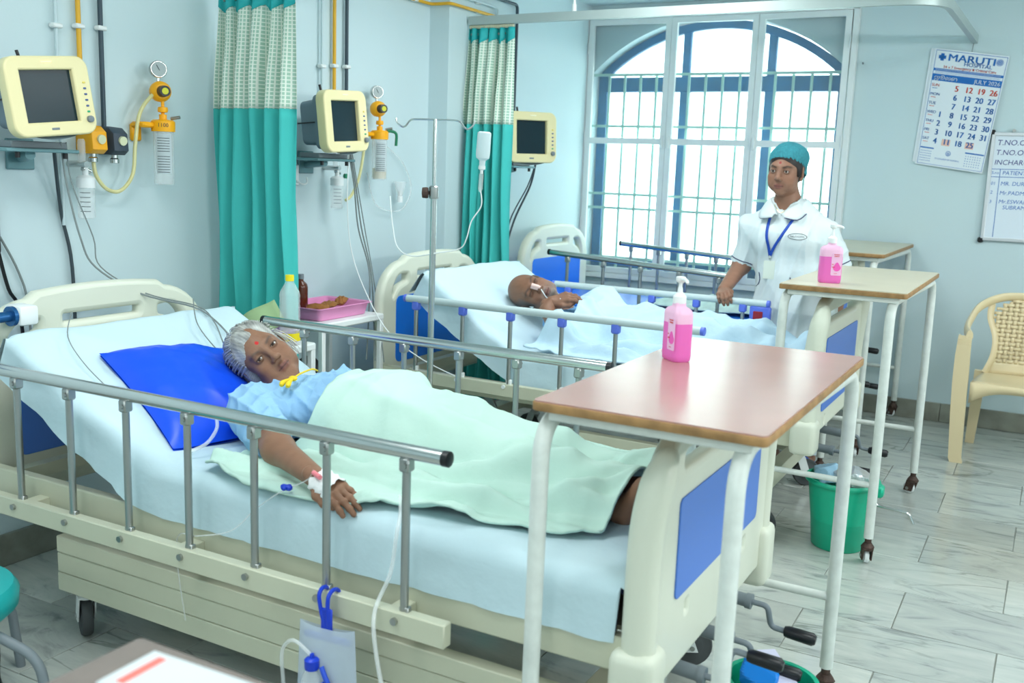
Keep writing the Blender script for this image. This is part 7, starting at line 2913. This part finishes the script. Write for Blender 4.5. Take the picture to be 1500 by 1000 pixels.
sup2.p += [q for q in gm.p if not q[-1] and q[0] == 'e']
sup2.e((-1.84, 4.25, 0.79), (0.08, 0.07, 0.06), 0.04)
sup2.e((-0.86, 4.15, 0.70), (0.04, 0.13, 0.06), 0.04)
Xm, Ym, Tm = top_map([sup2], -2.2, -0.72, 3.66, 4.64, 0.01, lambda x, y: slope2(x) + 0.001)
Zm = drape(Tm, 30)


def folds_m(x, y, u, v):
    a = 0.026 * wob(x * 0.7, y * 1.0, 61, 7, 7, 30, True)
    b = 0.010 * np.exp(-(u / 0.05) ** 2)
    c = 0.02 * np.exp(-((y - 3.83) / 0.06) ** 2) * (0.5 + 0.5 * np.sin(y * 60 + x * 12))
    e = 0.03 * np.exp(-((x + 0.98) / 0.05) ** 2 - ((y - 4.0) / 0.06) ** 2)
    lf = 0
    for x0, y0, sl, cv, am, wd, L in ((-1.7, 3.86, 0.25, 0.3, 0.03, 0.02, 0.22), (-1.4, 3.92, 0.1, 0.2, 0.03, 0.02, 0.3), (-1.75, 4.02, -0.5, 0.4, 0.022, 0.02, 0.15), (-1.2, 4.0, 0.3, 0.2, 0.025, 0.02, 0.2), (-1.6, 3.79, 0.0, 0.2, 0.025, 0.016, 0.3), (-1.05, 4.2, 0.6, 0.2, 0.02, 0.02, 0.15)):
        yc = y0 + sl * (x - x0) + cv * (x - x0) ** 2
        lf = lf + am * np.exp(-((y - yc) / wd) ** 2) * np.exp(-((x - x0) / L) ** 2)
    return a + b + c + e + lf + 0.022


M_SKYB = mat('pale_sky_blanket', rgb(192, 220, 236), 0.9, bump=0.6, bscale=13)
blanket('blanket', 'pale sky blue cover spread over the sleeping person on the second bed', M_SKYB,
        [(-1.98, 3.735), (-1.7, 3.72), (-1.3, 3.73), (-0.82, 3.74)], [(-1.88, 4.56), (-1.5, 4.58), (-1.2, 4.58), (-0.82, 4.56)],
        [(-1.98, 3.735), (-1.93, 3.84), (-1.86, 3.95), (-1.87, 4.06), (-1.92, 4.16), (-1.93, 4.25), (-1.90, 4.4), (-1.88, 4.56)], [(-0.82, 3.74), (-0.81, 4.0), (-0.81, 4.3), (-0.82, 4.56)], Xm, Ym, Zm, folds_m, 170, 130)
# crumpled cloth on the empty bed
Xc, Yc = np.linspace(-2.3, -1.2, 60), np.linspace(5.0, 6.1, 60)
Zc = np.full((60, 60), 0.648)


def folds_c(x, y, u, v):
    ed = np.clip(np.minimum(np.minimum(u, 1 - u), np.minimum(v, 1 - v)) / 0.1, 0, 1)
    return 0.02 * (wob(x, y, 71, 9, 8, 30, True) + 0.9) * (0.3 + 0.7 * ed) + 0.035 * ed * np.exp(-((x + 1.66) / 0.25) ** 2 - ((y - 5.5) / 0.14) ** 2) + 0.002


blanket('blanket', 'crumpled pale green cover lying on the empty blue mattress', mat('pale_green_cover', rgb(206, 230, 226), 0.9, bump=0.2, bscale=240, var=0.12, vscale=26),
        [(-2.05, 5.33), (-1.7, 5.27), (-1.38, 5.30)], [(-2.0, 5.72), (-1.7, 5.76), (-1.36, 5.70)], [(-2.05, 5.33), (-2.08, 5.5), (-2.0, 5.72)], [(-1.38, 5.30), (-1.33, 5.5), (-1.36, 5.70)], Xc, Yc, Zc, folds_c, 90, 70)

# ------------------------------------------------------------------ the nurse
NF = (Vector((0.2, -0.98, 0)) + Vector((0.875, 0.484, 0)) * -0.30).normalized()     # where the body faces
NS = Vector((-NF.y, NF.x, 0))                                                      # image right
NB = Vector((-1.165, 4.88, 0))


def nl(s_, f_, z, lean=1.0):
    """side, forward, height -> room; the body leans slightly towards the rail"""
    b = NB + Vector((0.10, 0.0, 0)) * (1 - min(z / 1.2, 1)) * lean
    q = b + NS * s_ + NF * f_
    return (q.x, q.y, z)


Rn = np.array(Matrix((NS, NF, Vector((0, 0, 1)))).transposed())
HNz = 1.433
hc = Vector(nl(-0.02, 0.035, HNz))
camd = (Vector((0, 0, 1.4)) - hc).normalized()
MN = head_frame(tuple(hc), camd + IR * -0.42 + Vector((0, 0, -0.06)), Vector((0, 0, 1)) + IR * 0.04, 1.02)
hn = head_shape(True, 0.0, fem=1.0, slit=0.0056).moved(MN)
na, nb = MN @ Vector((0, -0.02, -0.05)), Vector(nl(-0.01, -0.005, 1.27))
hn.c(na, nb, 0.050, 0.056, 0.03)
vh, fh = build(hn, 0.0024)
ch = face_colors(vh, MN, SKIN_N, rgb(36, 28, 26), rgb(140, 84, 80), bindi=rgb(150, 40, 36), brow_amt=0.95)
bn = Body()
bn.c(na, nb, 0.050, 0.056, 0.03)
bn.c(nb, nl(0, 0, 1.18), 0.054, 0.075, 0.05)
bn.e(nl(0, 0.0, 1.08), (0.14, 0.09, 0.14), 0.04, Rn)
bn.e(nl(0, 0.0, 0.93), (0.145, 0.10, 0.14), 0.05, Rn)
bn.e(nl(0, -0.01, 0.80), (0.165, 0.115, 0.12), 0.05, Rn)
for s_ in (-1, 1):
    bn.chain([nl(s_ * 0.085, 0, 0.78), nl(s_ * 0.09, 0.0, 0.43), nl(s_ * 0.09, -0.01, 0.08)], [0.085, 0.056, 0.036], 0.03)
    bn.chain([nl(s_ * 0.09, -0.03, 0.035), nl(s_ * 0.095, 0.10, 0.028), nl(s_ * 0.095, 0.15, 0.022)], [0.034, 0.032, 0.02], 0.02)
wr1 = Vector((-1.405, 4.70, 0.853))
el1 = Vector(nl(-0.235, 0.0, 0.965))
bn.chain([nl(-0.10, 0, 1.215), nl(-0.16, 0, 1.152), tuple(el1), tuple(wr1)], [0.046, 0.050, 0.043, 0.029], 0.03)
wr2 = Vector(nl(0.25, 0.08, 0.77))
bn.chain([nl(0.10, 0, 1.215), nl(0.16, 0, 1.152), nl(0.235, -0.02, 0.97), tuple(wr2)], [0.046, 0.050, 0.043, 0.028], 0.03)
vb, fb_ = build(bn, 0.005)
M1 = hand_frame(wr1, (0.03, -0.10, -0.012), (-0.3, -0.1, 1.0))
v1, f1 = build(hand_shape((0.75, 0.8, 0.8, 0.8), 0.04, 0.9, 1, 0.92).moved(M1), 0.0024)
M2 = hand_frame(wr2, NF * 0.1 + Vector((0, 0, -0.06)), NS + Vector((0, 0, 0.4)))
v2, f2 = build(hand_shape((0.35, 0.4, 0.4, 0.45), 0.05, 0.5, -1, 0.92).moved(M2), 0.0024)
nurse = poly_object('person', [(vb, fb_, plain_colors(vb, SKIN_N)), (vh, fh, ch), (v1, f1, plain_colors(v1, SKIN_N)), (v2, f2, plain_colors(v2, SKIN_N))], skin_mat('skin_nurse'), None, nl(0, 0, 0))
tag(nurse, 'standing person in white tunic, teal hair net and blue lanyard, one hand on the rail', 'person')
eyeballs(nurse, MN, (0.0, 1.0, 0.02))
# dark hair and bouffant cap
hr = Body()
hr.e((0, -0.020, 0.032), (0.080, 0.103, 0.082), 0.02)
hr.e((0, -0.08, -0.03), (0.05, 0.04, 0.04), 0.02)
for s_ in (-1, 1):
    hr.e((s_ * 0.066, 0.012, 0.004), (0.012, 0.02, 0.03), 0.012)
hr.e((0, 0.10, -0.037), (0.066, 0.075, 0.092), 0.012, sub=True)
v_, f_ = build(hr.moved(MN), 0.003)
poly_object('hair', [(v_, f_, None)], mat('dark_hair', rgb(34, 28, 28), 0.5, bump=0.2, bscale=150), nurse)
cp = Body()
cp.e((0, -0.03, 0.052), (0.086, 0.108, 0.080), 0.02)
cp.e((0, -0.10, -0.02), (0.062, 0.046, 0.055), 0.04)
v_, f_ = build(cp.moved(MN), 0.0024)
p = (np.concatenate([v_, np.ones((len(v_), 1))], 1) @ np.array(MN.inverted()).T)[:, :3]
keep = (p[:, 2] > 0.070 - 0.50 * (0.09 - p[:, 1]))
f_ = f_[keep[f_].all(1)]
used = np.unique(f_)
rm = np.full(len(v_), -1)
rm[used] = np.arange(len(used))
v_, f_ = v_[used], rm[f_]
p = (np.concatenate([v_, np.ones((len(v_), 1))], 1) @ np.array(MN.inverted()).T)[:, :3]
an = np.arctan2(p[:, 0], p[:, 1] + 0.03)
v_ = v_ + vnormals(v_, f_) * (0.0022 * np.sin(an * 34 + 2 * np.sin(p[:, 2] * 50)) * np.clip(1.3 - (p[:, 2] - 0.02) / 0.09, 0.1, 1) + 0.002 * wob(p[:, 0] * 20, p[:, 2] * 20, 8))[:, None]
M_CAP = mat('teal_hair_net', rgb(64, 156, 170), 0.8, bump=0.5, bscale=160, var=0.25, vscale=90, alpha=0.93)
cap_o = poly_object('hair_net', [(v_, f_, None)], M_CAP, nurse)
cap_o.modifiers.new('thickness', 'SOLIDIFY').thickness = 0.0035
# earring
t = MB()
t.ell(MN @ Vector((0.079, -0.003, -0.042)), (0.004, 0.004, 0.004), 8)
t.build('earring', mat('gold', (0.9, 0.7, 0.35, 1), 0.25, 1.0), nurse)
# tunic, trousers
M_TUNIC = mat('white_tunic', rgb(220, 230, 232), 0.85, bump=0.45, bscale=15)
tn = Body()
tn.c(nl(0, 0, 1.262), nl(0, 0, 1.17), 0.072, 0.11, 0.06)
tn.e(nl(0, 0.005, 1.08), (0.162, 0.114, 0.15), 0.05, Rn)
for s_ in (-1, 1):
    tn.e(nl(s_ * 0.07, 0.075, 1.10), (0.075, 0.065, 0.075), 0.05, Rn)
tn.e(nl(0, 0.01, 0.93), (0.160, 0.122, 0.15), 0.06, Rn)
tn.e(nl(0, 0.0, 0.77), (0.18, 0.135, 0.16), 0.06, Rn)
tn.e(nl(0, 0.0, 0.62), (0.195, 0.145, 0.12), 0.06, Rn)
tn.e(nl(0, 0.0, 0.44), (0.3, 0.3, 0.10), 0.01, sub=True)
for s_, eb in ((-1, tuple(el1)), (1, nl(0.235, -0.02, 0.97))):
    a = Vector(nl(s_ * 0.16, 0, 1.152))
    b_ = a + (Vector(eb) - a) * 0.92
    tn.chain([nl(s_ * 0.06, -0.005, 1.245), tuple(a), tuple(b_)], [0.050, 0.055, 0.060], 0.05)
    dd = (Vector(eb) - a).normalized()
    o1 = dd.orthogonal().normalized()
    tn.e(tuple(b_ + dd * 0.055), (0.05, 0.12, 0.12), 0.004, np.array(Matrix((dd, o1, dd.cross(o1))).transposed()), sub=True)
tn.c(nl(-0.01, 0.02, 1.31), nl(-0.02, 0.05, 1.40), 0.058, 0.075, 0.006, sub=True)
tn.c(nl(-0.015, 0.085, 1.295), nl(-0.012, 0.125, 1.20), 0.046, 0.008, 0.006, sub=True)
v_, f_ = build(tn, 0.005)
n_ = vnormals(v_, f_)
sc_ = v_ @ np.array(NS)
v_ = v_ + n_ * (0.012 * wob(sc_ * 1.3, v_[:, 2] * 1.0, 81, 6, 9, 34, True) + 0.004 * wob(sc_, v_[:, 2], 82, 6, 6, 16) + 0.009)[:, None]
tun = poly_object('tunic', [(v_, f_, None)], M_TUNIC, nurse)
tz = Body()
for s_ in (-1, 1):
    tz.chain([nl(s_ * 0.085, 0, 0.62), nl(s_ * 0.092, 0.0, 0.40), nl(s_ * 0.092, -0.01, 0.10)], [0.105, 0.085, 0.07], 0.01)
    tz.e(nl(s_ * 0.092, -0.01, 0.0), (0.1, 0.1, 0.075), 0.004, sub=True)
v_, f_ = build(tz, 0.006)
v_ = v_ + vnormals(v_, f_) * (0.005 * wob(v_ @ np.array(NS), v_[:, 2], 83, 7, 10, 30, True))[:, None]
poly_object('trousers', [(v_, f_, None)], M_TUNIC, nurse)
M_SAND = mat('blue_sandal', rgb(26, 84, 180), 0.5)
for s_ in (-1, 1):
    t = MB()
    t.grid(lambda i, j: nl(s_ * 0.094 + (j / 6 - 0.5) * (0.085 - 0.03 * abs(i / 14 - 0.6)), -0.065 + 0.235 * i / 14, 0.004), 15, 7)
    o = t.build('sandal', M_SAND, nurse, True, 180)
    o.modifiers.new('thickness', 'SOLIDIFY').thickness = -0.012
    t = MB()
    t.tube(smooth_path([nl(s_ * 0.094 - 0.042, 0.06, 0.012), nl(s_ * 0.094 - 0.025, 0.085, 0.058), nl(s_ * 0.094, 0.09, 0.066), nl(s_ * 0.094 + 0.025, 0.085, 0.058), nl(s_ * 0.094 + 0.042, 0.06, 0.012)], 5), 0.011, 8, flat=0.35)
    t.build('strap', M_SAND, o)


def on_tunic(s_, z, off=0.004):
    """front surface of the tunic at a side / height"""
    a = Vector(nl(s_, 0.6, z))
    bv, _ = TUN_BVH.ray_cast(a, -NF)[:2]
    return (bv + NF * off) if bv else Vector(nl(s_, 0.13 + off, z))


from mathutils.bvhtree import BVHTree
org_ = Vector(ORG[tun.name])
TUN_BVH = BVHTree.FromPolygons([v.co + org_ for v in tun.data.vertices], [tuple(q.vertices) for q in tun.data.polygons])
M_LAN = mat('blue_lanyard', rgb(28, 74, 176), 0.55)
M_PIPING = mat('navy_piping', rgb(36, 46, 92), 0.6)


def ribbon(pts, w, mt, name, parent, off=0.003):
    t = MB()
    vs, fs = [], []
    for i, q in enumerate(pts):
        d = (pts[min(i + 1, len(pts) - 1)] - pts[max(i - 1, 0)]).normalized()
        sd = d.cross(NF).normalized()
        vs += [q - sd * w / 2 + NF * off, q + sd * w / 2 + NF * off]
    for i in range(len(pts) - 1):
        fs.append((2 * i, 2 * i + 1, 2 * i + 3, 2 * i + 2))
    t.add(vs, fs)
    o = t.build(name, mt, parent, True, 180)
    o.modifiers.new('thickness', 'SOLIDIFY').thickness = 0.002
    return o


# collar: two folded leaves with dark piping
for s_ in (-1, 1):
    t = MB()
    base = [nl(-0.012 + s_ * q[0], q[1], q[2]) for q in ((0.072, -0.045, 1.305), (0.074, 0.0, 1.302), (0.062, 0.04, 1.285), (0.036, 0.085, 1.262), (0.010, 0.118, 1.225))]
    tip = [nl(-0.012 + s_ * q[0], q[1], q[2]) for q in ((0.095, -0.05, 1.272), (0.110, 0.0, 1.258), (0.112, 0.05, 1.235), (0.090, 0.115, 1.205), (0.030, 0.128, 1.212))]
    B_, T_ = smooth_path(base, 4), smooth_path(tip, 4)
    t.grid(lambda i, j: B_[i] * (1 - j / 5) + T_[i] * (j / 5) + Vector((0, 0, 0.010 * math.sin(PI * j / 5))), len(B_), 6)
    o = t.build('collar_leaf', M_TUNIC, nurse, True, 180)
    o.modifiers.new('thickness', 'SOLIDIFY').thickness = 0.003
    t = MB()
    t.tube([q + Vector((0, 0, 0.001)) for q in T_], 0.0024, 6)
    t.build('collar_piping', M_PIPING, o)
# sleeve piping
for s_, eb in ((-1, tuple(el1)), (1, nl(0.235, -0.02, 0.97))):
    a = Vector(nl(s_ * 0.16, 0, 1.152))
    dd = (Vector(eb) - a).normalized()
    c0 = a + (Vector(eb) - a) * 0.92 - dd * 0.012
    o1 = dd.orthogonal().normalized()
    o2 = dd.cross(o1)
    t = MB()
    pts = []
    for k in range(40):
        an_ = 2 * PI * k / 40
        dr = o1 * math.cos(an_) + o2 * math.sin(an_)
        hit = TUN_BVH.ray_cast(c0 + dr * 0.2, -dr)[0]
        pts.append((hit + dr * 0.001) if hit and (hit - c0).length < 0.1 else c0 + dr * 0.075)
    t.tube(pts, 0.0024, 6, closed=True)
    t.build('sleeve_piping', M_PIPING, nurse)
# lanyard and identity card
L1 = [on_tunic(-0.055 - 0.008, 1.215), on_tunic(-0.062, 1.17), on_tunic(-0.06, 1.12), on_tunic(-0.055, 1.07), on_tunic(-0.052, 1.03)]
L2 = [on_tunic(0.055, 1.215), on_tunic(0.035, 1.17), on_tunic(0.005, 1.12), on_tunic(-0.03, 1.07), on_tunic(-0.05, 1.03)]
lan = ribbon(smooth_path(L1, 5), 0.013, M_LAN, 'lanyard', nurse)
ribbon(smooth_path(L2, 5), 0.013, M_LAN, 'lanyard_strap', lan, 0.005)
pcard = on_tunic(-0.052, 1.0)
t = MB()
t.box((0, 0, 0), (0.008, 0.006, 0.022), 0.002, TR(*(on_tunic(-0.052, 1.022) + NF * 0.004)))
t.build('clip', M_CHROME, lan)
t = MB()
mc_ = frame(tuple(on_tunic(-0.055, 0.965) + NF * 0.004), NS, Vector((0, 0, 1)), -NF)
t.prism(rrect(-0.027, -0.045, 0.027, 0.042, 0.004), -0.001, 0.001, mc_)
t.build('identity_card', mat('card_white', rgb(220, 228, 216), 0.4), lan)
# chain
t = MB()
t.tube(smooth_path([nl(-0.012 + 0.052, 0.03, 1.278), nl(0.02, 0.075, 1.255), nl(-0.012, 0.098, 1.235), nl(-0.04, 0.078, 1.258), nl(-0.07, 0.03, 1.28)], 5), 0.0016, 6)
t.build('neck_chain', mat('gold', (0.9, 0.7, 0.35, 1), 0.25, 1.0), nurse)
# oval badge print with lettering, and the pocket edges
bc = on_tunic(0.085, 1.13, 0.003)
t = MB()
t.tube([on_tunic(0.085 + 0.042 * math.cos(a), 1.13 + 0.014 * math.sin(a), 0.002) for a in [2 * PI * k / 28 for k in range(28)]], 0.0011, 5, closed=True)
bo = t.build('badge_outline', M_PRINTK, nurse)
t = MB()
add_mesh(t, text_mesh('MARUTI HOSPITAL', 0.0125, None, 'CENTER', sx=0.62), lambda q: on_tunic(0.085 + q.x, 1.126 + q.y, 0.003))
t.build('badge_lettering', M_PRINTK, bo, False)
for cx_, pts in ((-1, [(-0.115, 0.945), (-0.11, 0.915), (-0.118, 0.89), (-0.135, 0.875)]), (1, [(0.045, 0.935), (0.047, 0.91), (0.05, 0.89)])):
    t = MB()
    t.tube(smooth_path([on_tunic(a, b_, 0.001) for a, b_ in pts], 5), 0.0026, 6)
    t.build('pocket_piping', M_PIPING, nurse)
